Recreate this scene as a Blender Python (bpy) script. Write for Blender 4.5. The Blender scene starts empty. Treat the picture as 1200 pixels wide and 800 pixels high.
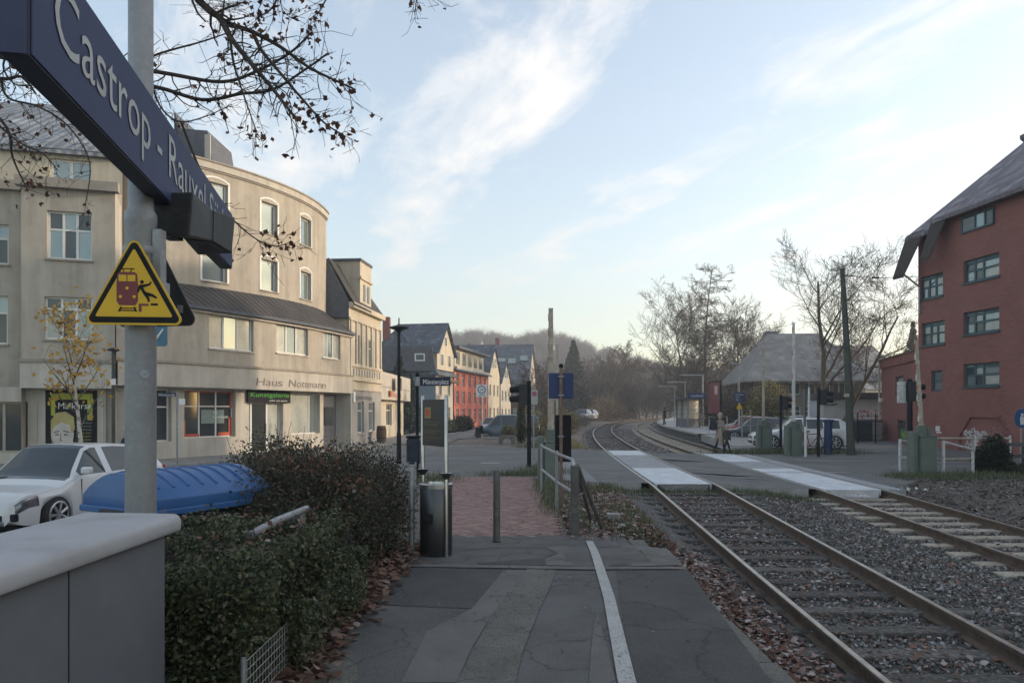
import bpy, bmesh, math, random
import numpy as np
from mathutils import Vector, Matrix
random.seed(7); RNG = np.random.default_rng(7)
R = math.radians
scene = bpy.context.scene
COL = scene.collection
F = 870.0; HC = 1.75; HV = 480.0          # focal length in photo pixels, eye height, horizon row

# ------------------------------------------------------------------ camera
cam = bpy.data.cameras.new('camera'); cam_o = bpy.data.objects.new('camera', cam); COL.objects.link(cam_o)
cam.sensor_width = 36; cam.lens = 36*F/1200; cam.shift_y = 80/1200
cam.clip_start = .05; cam.clip_end = 3000
cam_o.location = (0, 0, HC); cam_o.rotation_euler = (R(90), 0, 0)
scene.camera = cam_o

# ------------------------------------------------------------------ sky, sun, exposure
SUN_AZ = 82.0; SUN_EL = 11.0               # azimuth to the right of the viewing direction, elevation
world = bpy.data.worlds.new('World'); scene.world = world; world.use_nodes = True
nt = world.node_tree; nt.nodes.clear()
def N(nt, typ, **kw):
    n = nt.nodes.new(typ)
    for k, v in kw.items():
        if k.startswith('i_'): n.inputs[k[2:]].default_value = v
        else: setattr(n, k, v)
    return n
def L(nt, a, b): nt.links.new(a, b)
wo = N(nt, 'ShaderNodeOutputWorld'); bg = N(nt, 'ShaderNodeBackground')
bg.inputs['Strength'].default_value = 0.15
sky = N(nt, 'ShaderNodeTexSky', sky_type='NISHITA', sun_disc=False)
sky.sun_elevation = R(SUN_EL); sky.sun_rotation = R(SUN_AZ); sky.altitude = 100
sky.air_density = 1.0; sky.dust_density = 1.1; sky.ozone_density = .7
tc = N(nt, 'ShaderNodeTexCoord'); sep = N(nt, 'ShaderNodeSeparateXYZ'); L(nt, tc.outputs['Generated'], sep.inputs[0])
zc = N(nt, 'ShaderNodeMath', operation='MAXIMUM'); zc.inputs[1].default_value = .03; L(nt, sep.outputs[2], zc.inputs[0])
dx = N(nt, 'ShaderNodeMath', operation='DIVIDE'); L(nt, sep.outputs[0], dx.inputs[0]); L(nt, zc.outputs[0], dx.inputs[1])
dy = N(nt, 'ShaderNodeMath', operation='DIVIDE'); L(nt, sep.outputs[1], dy.inputs[0]); L(nt, zc.outputs[0], dy.inputs[1])
pl = N(nt, 'ShaderNodeCombineXYZ'); L(nt, dx.outputs[0], pl.inputs[0]); L(nt, dy.outputs[0], pl.inputs[1])
mp = N(nt, 'ShaderNodeMapping'); mp.inputs['Rotation'].default_value = (0, 0, R(-17)); L(nt, pl.outputs[0], mp.inputs[0])
mps = N(nt, 'ShaderNodeMapping'); mps.inputs['Scale'].default_value = (1.5, .55, 1); mps.inputs['Location'].default_value = (3.3, 1.2, 0)
L(nt, mp.outputs[0], mps.inputs[0])
n1 = N(nt, 'ShaderNodeTexNoise'); n1.inputs['Scale'].default_value = 2.6; n1.inputs['Detail'].default_value = 12; n1.inputs['Roughness'].default_value = .68
n1.inputs['Distortion'].default_value = .35
L(nt, mps.outputs[0], n1.inputs['Vector'])
n2 = N(nt, 'ShaderNodeTexNoise'); n2.inputs['Scale'].default_value = .55; n2.inputs['Detail'].default_value = 3
L(nt, mps.outputs[0], n2.inputs['Vector'])
mm = N(nt, 'ShaderNodeMath', operation='MULTIPLY_ADD'); mm.inputs[1].default_value = .48; L(nt, n2.outputs['Fac'], mm.inputs[0])
hn = N(nt, 'ShaderNodeMath', operation='MULTIPLY'); hn.inputs[1].default_value = .68; L(nt, n1.outputs['Fac'], hn.inputs[0]); L(nt, hn.outputs[0], mm.inputs[2])
# long bands of cirrus, repeating across the whole sky
sx = N(nt, 'ShaderNodeSeparateXYZ'); L(nt, mp.outputs[0], sx.inputs[0])
wv = N(nt, 'ShaderNodeMath', operation='MULTIPLY_ADD'); wv.inputs[1].default_value = 7.4; wv.inputs[2].default_value = -5.39; L(nt, sx.outputs[0], wv.inputs[0])
cs = N(nt, 'ShaderNodeMath', operation='COSINE'); L(nt, wv.outputs[0], cs.inputs[0])
m2 = N(nt, 'ShaderNodeMath', operation='MULTIPLY_ADD'); m2.inputs[1].default_value = .06; L(nt, cs.outputs[0], m2.inputs[0]); L(nt, mm.outputs[0], m2.inputs[2])
rp = N(nt, 'ShaderNodeValToRGB'); rp.color_ramp.elements[0].position = .575; rp.color_ramp.elements[1].position = .76
rp.color_ramp.elements[0].color = (0, 0, 0, 1); rp.color_ramp.elements[1].color = (.5, .5, .5, 1)
L(nt, m2.outputs[0], rp.inputs[0])
hf = N(nt, 'ShaderNodeMapRange'); hf.inputs['From Min'].default_value = .04; hf.inputs['From Max'].default_value = .2; L(nt, sep.outputs[2], hf.inputs['Value'])
cm_ = N(nt, 'ShaderNodeMath', operation='MULTIPLY'); L(nt, rp.outputs[0], cm_.inputs[0]); L(nt, hf.outputs[0], cm_.inputs[1])
veil = N(nt, 'ShaderNodeMath', operation='MULTIPLY_ADD'); veil.inputs[1].default_value = 1.5; veil.inputs[2].default_value = .12; L(nt, cm_.outputs[0], veil.inputs[0])
mix = N(nt, 'ShaderNodeMixRGB'); L(nt, veil.outputs[0], mix.inputs[0]); L(nt, sky.outputs[0], mix.inputs[1]); mix.inputs[2].default_value = (3.3, 3.2, 3.1, 1)
L(nt, mix.outputs[0], bg.inputs['Color']); L(nt, bg.outputs[0], wo.inputs[0])

sd = bpy.data.lights.new('sun', 'SUN'); sd.energy = 2.2; sd.angle = R(1.0); sd.color = (1, .80, .58)
so = bpy.data.objects.new('sun', sd); COL.objects.link(so)
_v = Vector((math.sin(R(SUN_AZ))*math.cos(R(SUN_EL)), math.cos(R(SUN_AZ))*math.cos(R(SUN_EL)), math.sin(R(SUN_EL))))
so.rotation_euler = _v.to_track_quat('Z', 'Y').to_euler(); so.location = (60, 30, 40)
vs = scene.view_settings; vs.view_transform = 'Standard'; vs.look = 'None'; vs.gamma = 1; vs.use_curve_mapping = False
vs.exposure = 1.32
scene.cycles.use_denoising = True
scene.cycles.max_bounces = 6; scene.cycles.diffuse_bounces = 3; scene.cycles.glossy_bounces = 3; scene.cycles.volume_bounces = 0
scene.cycles.transparent_max_bounces = 8

# ------------------------------------------------------------------ picture to place
def X(u, Y): return (u-600)/F*Y
def Z(v, Y): return HC-(v-HV)/F*Y
def P(u, v, Y): return Vector((X(u, Y), Y, Z(v, Y)))
def sst(a, b, x):
    t = np.clip((np.asarray(x, float)-a)/(b-a), 0, 1); return t*t*(3-2*t)
_ty = np.array([0, 4, 10, 18, 25, 36, 56, 78, 101, 127, 145, 170.]); _tx = np.array([3.02, 2.97, 2.93, 3.18, 3.66, 4.45, 6.3, 9.1, 13.3, 20.2, 26.5, 37.])
_tc = np.polyfit(_ty, _tx, 4)
def track_x(Y): return np.polyval(_tc, Y)+.72                       # centre of the near track
def dip(Y): return -.36*np.clip((17.4-np.asarray(Y, float))/11.0, 0, 1.25)
def zr1(Y): return dip(Y)                                            # rail tops
def zr2(Y): return dip(Y)*.7-.14
def zg(x, y):                                                        # road and pavement level
    x = np.asarray(x, float); y = np.asarray(y, float)
    return -.38*(1-sst(-6, -2.6, x)) - .14*sst(4.3, 6.6, x)

# ------------------------------------------------------------------ mesh helpers
def link(o, parent=None):
    COL.objects.link(o)
    if parent is not None: o.parent = parent
    return o
WL = {}                                                              # world offset of things
class MB:
    def __init__(s): s.v = []; s.f = []
    def add(s, vs, fs):
        b = len(s.v); s.v += [tuple(p) for p in vs]; s.f += [tuple(i+b for i in f) for f in fs]
    def box(s, a, b):
        (x0, y0, z0), (x1, y1, z1) = a, b
        s.add([(x0,y0,z0),(x1,y0,z0),(x1,y1,z0),(x0,y1,z0),(x0,y0,z1),(x1,y0,z1),(x1,y1,z1),(x0,y1,z1)],
              [(0,3,2,1),(4,5,6,7),(0,1,5,4),(1,2,6,5),(2,3,7,6),(3,0,4,7)]); return s
    def cbox(s, c, d, rz=0, tilt=None):
        m = Matrix.Rotation(rz, 3, 'Z')
        if tilt is not None: m = m @ tilt
        c = Vector(c); pts = []
        for z in (-.5, .5):
            for x, y in ((-.5,-.5),(.5,-.5),(.5,.5),(-.5,.5)): pts.append(c+m @ Vector((x*d[0], y*d[1], z*d[2])))
        s.add(pts, [(0,3,2,1),(4,5,6,7),(0,1,5,4),(1,2,6,5),(2,3,7,6),(3,0,4,7)]); return s
    def tube(s, pts, r, n=10, caps=True):
        pts = [Vector(p) for p in pts]; rs = r if isinstance(r, (list, tuple)) else [r]*len(pts)
        b = len(s.v); up = None
        for i, p in enumerate(pts):
            d = (pts[min(i+1, len(pts)-1)]-pts[max(i-1, 0)]).normalized()
            if up is None: up = Vector((0,0,1)) if abs(d.z) < .9 else Vector((1,0,0))
            a = d.cross(up).normalized(); c = a.cross(d).normalized(); up = c
            for k in range(n):
                t = 2*math.pi*k/n; s.v.append(tuple(p+(a*math.cos(t)+c*math.sin(t))*rs[i]))
        for i in range(len(pts)-1):
            for k in range(n):
                s.f.append((b+i*n+k, b+i*n+(k+1)%n, b+(i+1)*n+(k+1)%n, b+(i+1)*n+k))
        if caps:
            s.f.append(tuple(b+k for k in range(n))); s.f.append(tuple(b+(len(pts)-1)*n+k for k in range(n)))
        return s
    def prism(s, poly, axis, lo, hi):                                # poly in the two other axes
        def mk(p, t):
            if axis == 'x': return (t, p[0], p[1])
            if axis == 'y': return (p[0], t, p[1])
            return (p[0], p[1], t)
        n = len(poly); b = len(s.v)
        s.v += [mk(p, lo) for p in poly]+[mk(p, hi) for p in poly]
        s.f.append(tuple(b+i for i in range(n))); s.f.append(tuple(b+n+i for i in range(n)))
        for i in range(n): s.f.append((b+i, b+(i+1)%n, b+n+(i+1)%n, b+n+i))
        return s
    def lathe(s, prof, c=(0,0,0), n=20):
        b = len(s.v)
        for r, z in prof:
            for k in range(n):
                t = 2*math.pi*k/n; s.v.append((c[0]+r*math.cos(t), c[1]+r*math.sin(t), c[2]+z))
        for i in range(len(prof)-1):
            for k in range(n): s.f.append((b+i*n+k, b+i*n+(k+1)%n, b+(i+1)*n+(k+1)%n, b+(i+1)*n+k))
        s.f.append(tuple(b+k for k in range(n))); s.f.append(tuple(b+(len(prof)-1)*n+k for k in range(n)))
        return s
    def xf(s, m):
        s.v = [tuple(m @ Vector(p)) for p in s.v]; return s
    def build(s, name, mat, parent=None, smooth=None, bevel=0):
        me = bpy.data.meshes.new(name); off = WL.get(parent, Vector()) if parent is not None else Vector()
        me.from_pydata([(v[0]-off.x, v[1]-off.y, v[2]-off.z) for v in s.v], [], s.f)
        bm = bmesh.new(); bm.from_mesh(me); bmesh.ops.recalc_face_normals(bm, faces=bm.faces)
        if bevel:
            es = [e for e in bm.edges if len(e.link_faces) == 2 and e.calc_face_angle(0) > .6]
            bmesh.ops.bevel(bm, geom=es, offset=bevel, segments=2, affect='EDGES', profile=.5)
        bm.to_mesh(me); bm.free()
        if smooth:
            for p in me.polygons: p.use_smooth = True
            me.set_sharp_from_angle(angle=R(smooth))
        me.materials.append(mat)
        o = bpy.data.objects.new(name, me); link(o, parent); WL[o] = off
        return o
def tag(o, label=None, cat=None, group=None, kind=None):
    if label: o['label'] = label
    if cat: o['category'] = cat
    if group: o['group'] = group
    if kind: o['kind'] = kind
    return o
def thing(name, label, cat, loc=(0,0,0), group=None):
    o = bpy.data.objects.new(name, None); o.empty_display_size = .2; link(o); o.location = loc; WL[o] = Vector(loc)
    return tag(o, label, cat, group)
def copy_tree(o, parent=None):
    c = o.copy(); COL.objects.link(c); c.parent = parent
    for ch in [x for x in KIDS.get(o, [])]: copy_tree(ch, c)
    return c
KIDS = {}
def index_kids():
    KIDS.clear()
    for o in COL.objects:
        if o.parent is not None: KIDS.setdefault(o.parent, []).append(o)
def np_mesh(name, verts, faces, mat, parent=None, smooth=False):      # faces: (n,k) array
    me = bpy.data.meshes.new(name); verts = np.asarray(verts, np.float32); faces = np.asarray(faces, np.int32)
    n, k = faces.shape
    me.vertices.add(len(verts)); me.vertices.foreach_set('co', verts.ravel())
    me.loops.add(n*k); me.loops.foreach_set('vertex_index', faces.ravel())
    me.polygons.add(n); me.polygons.foreach_set('loop_start', np.arange(0, n*k, k, dtype=np.int32))
    me.polygons.foreach_set('loop_total', np.full(n, k, np.int32))
    if smooth: me.polygons.foreach_set('use_smooth', np.ones(n, bool))
    me.update(calc_edges=True); me.validate(); me.materials.append(mat)
    o = bpy.data.objects.new(name, me); link(o, parent); WL[o] = WL.get(parent, Vector())
    return o
def rand_rot(n):
    q = RNG.normal(size=(n, 4)); q /= np.linalg.norm(q, axis=1)[:, None]; w, x, y, z = q.T
    return np.stack([np.stack([1-2*(y*y+z*z), 2*(x*y-z*w), 2*(x*z+y*w)], 1), np.stack([2*(x*y+z*w), 1-2*(x*x+z*z), 2*(y*z-x*w)], 1),
                     np.stack([2*(x*z-y*w), 2*(y*z+x*w), 1-2*(x*x+y*y)], 1)], 1)
def flat_rot(n, tilt=.35):                                           # lying flat with a little tilt
    a = RNG.uniform(0, 2*np.pi, n); t = RNG.normal(0, tilt, n); b = RNG.uniform(0, 2*np.pi, n)
    def rz(a):
        c, s = np.cos(a), np.sin(a); o = np.zeros((len(a), 3, 3)); o[:,0,0]=c; o[:,0,1]=-s; o[:,1,0]=s; o[:,1,1]=c; o[:,2,2]=1; return o
    c, s = np.cos(t), np.sin(t); rx = np.zeros((n, 3, 3)); rx[:,0,0]=1; rx[:,1,1]=c; rx[:,1,2]=-s; rx[:,2,1]=s; rx[:,2,2]=c
    return rz(b) @ rx @ rz(a)
LEAF4 = np.array([[-.5,0,0],[-.02,-.3,.05],[.5,0,-.03],[.05,.3,.07]])
LEAF6 = np.array([[-.5,0,0],[-.15,-.34,.09],[.2,-.24,.12],[.5,0,.02],[.22,.26,.1],[-.12,.36,.12]])
def leaves(name, pts, size, mat, parent=None, rot=None, shape=LEAF4, jit=.35):
    pts = np.asarray(pts); n = len(pts); rot = rand_rot(n) if rot is None else rot
    sz = size*RNG.uniform(1-jit, 1+jit, n)
    k = len(shape); v = np.einsum('nij,kj->nki', rot, shape)*sz[:, None, None]+pts[:, None, :]
    off = WL.get(parent, Vector()) if parent is not None else Vector()
    v = v-np.array([off.x, off.y, off.z])
    return np_mesh(name, v.reshape(-1, 3), np.arange(n*k).reshape(n, k), mat, parent)
OCT = np.array([[1,0,0],[-1,0,0],[0,1,0],[0,-1,0],[0,0,1],[0,0,-1.]]); OCF = np.array([[0,2,4],[2,1,4],[1,3,4],[3,0,4],[2,0,5],[1,2,5],[3,1,5],[0,3,5]])
def stones(name, pts, size, mat, parent=None):
    pts = np.asarray(pts); n = len(pts); sz = size*RNG.uniform(.55, 1.25, (n, 1, 1))*RNG.uniform(.6, 1.2, (n, 6, 1))
    base = OCT[None]*sz*np.array([1, .8, .62]); base = base+RNG.normal(0, .12, (n, 6, 3))*size
    v = np.einsum('nij,nkj->nki', rand_rot(n), base)+pts[:, None, :]
    f = (OCF[None]+(np.arange(n)*6)[:, None, None]).reshape(-1, 3)
    return np_mesh(name, v.reshape(-1, 3), f, mat, parent)
def segs_mesh(name, segs, sides, mat, parent=None):                  # segs: list of (p0,p1,r0,r1)
    a = np.array([s[0] for s in segs]); b = np.array([s[1] for s in segs]); r0 = np.array([s[2] for s in segs]); r1 = np.array([s[3] for s in segs])
    off = WL.get(parent, Vector()) if parent is not None else Vector(); o = np.array([off.x, off.y, off.z]); a = a-o; b = b-o
    d = b-a; d /= np.maximum(np.linalg.norm(d, axis=1), 1e-6)[:, None]
    up = np.where(np.abs(d[:, 2:3]) < .9, np.array([[0,0,1.]]), np.array([[1.,0,0]]))
    u = np.cross(d, up); u /= np.linalg.norm(u, axis=1)[:, None]; w = np.cross(u, d)
    t = np.arange(sides)*2*np.pi/sides; ring = np.cos(t)[None, :, None]*u[:, None]+np.sin(t)[None, :, None]*w[:, None]
    v = np.concatenate([a[:, None]+ring*r0[:, None, None], b[:, None]+ring*r1[:, None, None]], 1)
    k = np.arange(sides); f1 = np.stack([k, (k+1)%sides, sides+(k+1)%sides, sides+k], 1)
    f = (f1[None]+(np.arange(len(a))*2*sides)[:, None, None]).reshape(-1, 4)
    return np_mesh(name, v.reshape(-1, 3), f, mat, parent, smooth=True)
def sheet(name, A, B, n, m, zo, mat, parent=None, zf=zg, kind='structure'):   # sheet lofted between two plan polylines
    def res(p, n):
        p = np.array(p, float); s = np.r_[0, np.cumsum(np.hypot(*np.diff(p, axis=0).T))]; t = np.linspace(0, s[-1], n)
        return np.stack([np.interp(t, s, p[:, 0]), np.interp(t, s, p[:, 1])], 1)
    a = res(A, n); b = res(B, n); t = np.linspace(0, 1, m)[:, None, None]; g = a[None]*(1-t)+b[None]*t
    z = zf(g[..., 0], g[..., 1])+zo; v = np.concatenate([g, z[..., None]], 2).reshape(-1, 3)
    i = np.arange((m-1)*n).reshape(m-1, n)[:, :-1].ravel(); f = np.stack([i, i+1, i+n+1, i+n], 1)
    o = np_mesh(name, v, f, mat, parent, smooth=True)
    if np.mean([p.normal.z for p in o.data.polygons[:20]]) < 0: o.data.flip_normals()
    if kind and parent is None: o['kind'] = kind
    return o
def text(body, mat, parent, origin, right, up, cap, width=None, name='lettering', ext=.002, align='LEFT'):
    cu = bpy.data.curves.new('t', 'FONT'); cu.body = body; cu.size = 1; cu.extrude = 0; cu.resolution_u = 3
    o = bpy.data.objects.new('t', cu); COL.objects.link(o); bpy.context.view_layer.update()
    me = bpy.data.meshes.new_from_object(o.evaluated_get(bpy.context.evaluated_depsgraph_get())); bpy.data.objects.remove(o)
    xs = [v.co.x for v in me.vertices]; x0, x1 = min(xs), max(xs); sy = cap/.70; sx = sy*.86 if width is None else width/(x1-x0)
    right = Vector(right).normalized(); up = Vector(up).normalized(); nrm = right.cross(up); off = WL.get(parent, Vector())
    sh = (x0+x1)/2 if align == 'CENTER' else x0
    for v in me.vertices:
        v.co = Vector(origin)+right*((v.co.x-sh)*sx)+up*(v.co.y*sy)+nrm*ext-off
    me.materials.clear(); me.materials.append(mat); me.name = name
    t = bpy.data.objects.new(name, me); link(t, parent); WL[t] = off; return t

# ------------------------------------------------------------------ materials
MATS = {}
def rgba(c): return (c[0], c[1], c[2], 1)
def mat(name, col, rough=.75, col2=None, scale=4, bump=0, bscale=None, metal=0, detail=5, lo=.35, hi=.65, col3=None, scale3=40, f3=.5, spec=.4, rnd=0, coat=0, crack=0, streak=0):
    if name in MATS: return MATS[name]
    m = bpy.data.materials.new(name); m.use_nodes = True; t = m.node_tree; b = t.nodes['Principled BSDF']
    b.inputs['Roughness'].default_value = rough; b.inputs['Metallic'].default_value = metal; b.inputs['Specular IOR Level'].default_value = spec
    b.inputs['Coat Weight'].default_value = coat
    g = N(t, 'ShaderNodeTexCoord'); out = None
    col2 = col2 or tuple(c*.82 for c in col)
    n = N(t, 'ShaderNodeTexNoise'); n.inputs['Scale'].default_value = scale; n.inputs['Detail'].default_value = detail; n.inputs['Roughness'].default_value = .6
    L(t, g.outputs['Object'], n.inputs['Vector'])
    r = N(t, 'ShaderNodeValToRGB'); r.color_ramp.elements[0].position = lo; r.color_ramp.elements[1].position = hi
    r.color_ramp.elements[0].color = rgba(col); r.color_ramp.elements[1].color = rgba(col2); L(t, n.outputs['Fac'], r.inputs[0]); out = r.outputs[0]
    if col3:
        n3 = N(t, 'ShaderNodeTexNoise'); n3.inputs['Scale'].default_value = scale3; n3.inputs['Detail'].default_value = 3; L(t, g.outputs['Object'], n3.inputs['Vector'])
        r3 = N(t, 'ShaderNodeValToRGB'); r3.color_ramp.elements[0].position = .52; r3.color_ramp.elements[1].position = .68
        r3.color_ramp.elements[0].color = (0,0,0,1); r3.color_ramp.elements[1].color = (f3, f3, f3, 1); L(t, n3.outputs['Fac'], r3.inputs[0])
        mx = N(t, 'ShaderNodeMixRGB'); L(t, r3.outputs[0], mx.inputs[0]); L(t, out, mx.inputs[1]); mx.inputs[2].default_value = rgba(col3); out = mx.outputs[0]
    if crack:
        nw = N(t, 'ShaderNodeTexNoise'); nw.inputs['Scale'].default_value = crack*3; nw.inputs['Detail'].default_value = 6; L(t, g.outputs['Object'], nw.inputs['Vector'])
        av = N(t, 'ShaderNodeVectorMath', operation='MULTIPLY_ADD'); av.inputs[1].default_value = (.55/crack,)*3; L(t, nw.outputs['Color'], av.inputs[0]); L(t, g.outputs['Object'], av.inputs[2])
        vo = N(t, 'ShaderNodeTexVoronoi', feature='DISTANCE_TO_EDGE'); vo.inputs['Scale'].default_value = crack; L(t, av.outputs[0], vo.inputs['Vector'])
        rc = N(t, 'ShaderNodeValToRGB'); rc.color_ramp.elements[0].position = .002; rc.color_ramp.elements[1].position = .010; rc.color_ramp.elements[0].color = (.55, .55, .55, 1); L(t, vo.outputs['Distance'], rc.inputs[0])
        mc = N(t, 'ShaderNodeMixRGB', blend_type='MULTIPLY'); mc.inputs[0].default_value = 1; L(t, out, mc.inputs[1]); L(t, rc.outputs[0], mc.inputs[2]); out = mc.outputs[0]
    if streak:
        sm_ = N(t, 'ShaderNodeMapping'); sm_.inputs['Scale'].default_value = (2.2, 2.2, .22); L(t, g.outputs['Object'], sm_.inputs[0]); sn_ = N(t, 'ShaderNodeTexNoise'); sn_.inputs['Scale'].default_value = 1.0; sn_.inputs['Detail'].default_value = 7; sn_.inputs['Roughness'].default_value = .65; L(t, sm_.outputs[0], sn_.inputs['Vector'])
        sr_ = N(t, 'ShaderNodeMapRange'); sr_.inputs['From Min'].default_value = .35; sr_.inputs['From Max'].default_value = .68; sr_.inputs['To Min'].default_value = 1-streak; sr_.inputs['To Max'].default_value = 1; L(t, sn_.outputs['Fac'], sr_.inputs['Value']); sv_ = N(t, 'ShaderNodeVectorMath', operation='SCALE'); L(t, out, sv_.inputs[0]); L(t, sr_.outputs[0], sv_.inputs['Scale']); out = sv_.outputs[0]
    if rnd:
        oi = N(t, 'ShaderNodeObjectInfo'); ma = N(t, 'ShaderNodeMath', operation='MULTIPLY_ADD'); ma.inputs[1].default_value = 2*rnd; ma.inputs[2].default_value = 1-rnd
        L(t, oi.outputs['Random'], ma.inputs[0]); vm = N(t, 'ShaderNodeVectorMath', operation='SCALE'); L(t, out, vm.inputs[0]); L(t, ma.outputs[0], vm.inputs['Scale']); out = vm.outputs[0]
    L(t, out, b.inputs['Base Color'])
    if bump:
        nb = N(t, 'ShaderNodeTexNoise'); nb.inputs['Scale'].default_value = bscale or scale*8; nb.inputs['Detail'].default_value = 4; L(t, g.outputs['Object'], nb.inputs['Vector'])
        bp = N(t, 'ShaderNodeBump'); bp.inputs['Strength'].default_value = bump; bp.inputs['Distance'].default_value = .02; L(t, nb.outputs['Fac'], bp.inputs['Height']); L(t, bp.outputs[0], b.inputs['Normal'])
    MATS[name] = m; return m
def isl(name, cols, rough=.7, trans=0, spec=.3):                     # one colour for each leaf or stone
    if name in MATS: return MATS[name]
    m = bpy.data.materials.new(name); m.use_nodes = True; t = m.node_tree; b = t.nodes['Principled BSDF']
    b.inputs['Roughness'].default_value = rough; b.inputs['Specular IOR Level'].default_value = spec
    g = N(t, 'ShaderNodeNewGeometry'); r = N(t, 'ShaderNodeValToRGB'); r.color_ramp.interpolation = 'LINEAR'
    els = r.color_ramp.elements
    while len(els) < len(cols): els.new(.5)
    for i, c in enumerate(cols): els[i].position = i/(len(cols)-1); els[i].color = rgba(c)
    L(t, g.outputs['Random Per Island'], r.inputs[0]); L(t, r.outputs[0], b.inputs['Base Color'])
    if trans:
        tr = N(t, 'ShaderNodeBsdfTranslucent'); L(t, r.outputs[0], tr.inputs[0]); ms = N(t, 'ShaderNodeMixShader'); ms.inputs[0].default_value = trans
        L(t, b.outputs[0], ms.inputs[1]); L(t, tr.outputs[0], ms.inputs[2]); L(t, ms.outputs[0], t.nodes['Material Output'].inputs[0])
    MATS[name] = m; return m
def brickmat(name, c1, c2, mortar, sx, sy, axes='xz', rough=.85, msize=.012, bump=.4, noise=.25):
    m = bpy.data.materials.new(name); m.use_nodes = True; t = m.node_tree; b = t.nodes['Principled BSDF']; b.inputs['Roughness'].default_value = rough
    b.inputs['Specular IOR Level'].default_value = .2
    g = N(t, 'ShaderNodeTexCoord'); s = N(t, 'ShaderNodeSeparateXYZ'); L(t, g.outputs['Object'], s.inputs[0]); c = N(t, 'ShaderNodeCombineXYZ')
    ad = N(t, 'ShaderNodeMath', operation='ADD'); L(t, s.outputs[0], ad.inputs[0]); L(t, s.outputs[1], ad.inputs[1])
    L(t, ad.outputs[0] if axes == 'hz' else s.outputs['XYZ'.index(axes[0].upper())], c.inputs[0]); L(t, s.outputs['XYZ'.index(axes[1].upper())], c.inputs[1])
    k = N(t, 'ShaderNodeTexBrick'); k.inputs['Scale'].default_value = 1; k.inputs['Brick Width'].default_value = sx; k.inputs['Row Height'].default_value = sy
    k.inputs['Mortar Size'].default_value = msize; k.inputs['Color1'].default_value = rgba(c1); k.inputs['Color2'].default_value = rgba(c2); k.inputs['Mortar'].default_value = rgba(mortar)
    L(t, c.outputs[0], k.inputs['Vector'])
    n = N(t, 'ShaderNodeTexNoise'); n.inputs['Scale'].default_value = .7; n.inputs['Detail'].default_value = 6; L(t, g.outputs['Object'], n.inputs['Vector'])
    ma = N(t, 'ShaderNodeMath', operation='MULTIPLY_ADD'); ma.inputs[1].default_value = 2*noise; ma.inputs[2].default_value = 1-noise; L(t, n.outputs['Fac'], ma.inputs[0])
    vm = N(t, 'ShaderNodeVectorMath', operation='SCALE'); L(t, k.outputs['Color'], vm.inputs[0]); L(t, ma.outputs[0], vm.inputs['Scale']); L(t, vm.outputs[0], b.inputs['Base Color'])
    bp = N(t, 'ShaderNodeBump'); bp.inputs['Strength'].default_value = bump; bp.inputs['Distance'].default_value = .01; bp.invert = True; L(t, k.outputs['Fac'], bp.inputs['Height']); L(t, bp.outputs[0], b.inputs['Normal'])
    MATS[name] = m; return m
M = {}
M['asphalt'] = mat('asphalt', (.070,.067,.064), .8, (.122,.117,.111), 1.3, .5, 160, detail=8, col3=(.16,.16,.155), scale3=95, f3=.65, crack=.55)
M['asphalt_dark'] = mat('asphalt_dark', (.047,.045,.043), .8, (.072,.069,.066), 2.2, .5, 170, detail=8, col3=(.13,.13,.125), scale3=110, f3=.6, crack=.45)
M['asphalt_mid'] = mat('asphalt_mid', (.11,.106,.10), .82, (.155,.148,.14), 2.0, .5, 150, detail=8, col3=(.17,.17,.165), scale3=100, f3=.55, crack=.7)
M['asphalt_old'] = mat('asphalt_old', (.135,.128,.11), .85, (.185,.176,.155), 3.0, .8, 120, detail=8, col3=(.035,.033,.03), scale3=60, f3=.7, crack=1.6)
M['street'] = mat('street', (.098,.097,.096), .7, (.15,.148,.146), .35, .2, 60, detail=9, col3=(.19,.19,.19), scale3=50, f3=.35, crack=.12)
M['crossroad'] = mat('crossroad', (.082,.08,.078), .75, (.135,.132,.128), .5, .3, 70, detail=9, col3=(.20,.20,.20), scale3=45, f3=.4, crack=.2)
M['paving'] = mat('paving', (.27,.26,.24), .85, (.19,.185,.18), 1.1, .2, 30, col3=(.12,.12,.11), scale3=14)
M['kerb'] = mat('kerb', (.33,.32,.30), .85, (.24,.23,.22), 3)
M['line'] = mat('line', (.44,.43,.40), .8, (.36,.355,.34), 5, .2, 90, detail=8, col3=(.13,.13,.13), scale3=55, f3=.8)
M['soil'] = mat('soil', (.09,.072,.06), .95, (.15,.125,.105), 2.4, .8, 22, detail=8, col3=(.30,.29,.28), scale3=26, f3=.5)
M['bed'] = mat('bed', (.065,.061,.058), .95, (.125,.115,.106), 3, .8, 24, detail=7, col3=(.2,.195,.19), scale3=22, f3=.5)
M['ballast'] = isl('ballast', [(.045,.040,.037),(.09,.08,.07),(.13,.112,.094),(.125,.115,.107),(.22,.21,.20),(.40,.39,.385)], .85)
M['frostleaf'] = isl('frost_leaf', [(.07,.04,.03),(.14,.075,.052),(.20,.10,.07),(.22,.145,.115),(.32,.25,.22),(.46,.42,.40)], .75, .15)
M['dryleaf'] = isl('dry_leaf', [(.06,.034,.025),(.12,.065,.045),(.17,.085,.055),(.10,.06,.042),(.21,.13,.085),(.30,.26,.23)], .7, .2)
M['hedge'] = isl('hedge_leaf', [(.02,.031,.015),(.05,.066,.03),(.036,.052,.023),(.085,.10,.045),(.07,.074,.035),(.15,.135,.075)], .5, .15, .4)
M['shrub'] = isl('shrub_leaf', [(.018,.026,.016),(.04,.052,.026),(.03,.04,.02),(.055,.06,.03),(.075,.045,.03),(.12,.065,.045)], .55, .15)
M['weed'] = isl('weed_leaf', [(.06,.09,.03),(.10,.13,.05),(.16,.16,.08),(.07,.09,.05),(.26,.28,.22)], .6, .25)
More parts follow.
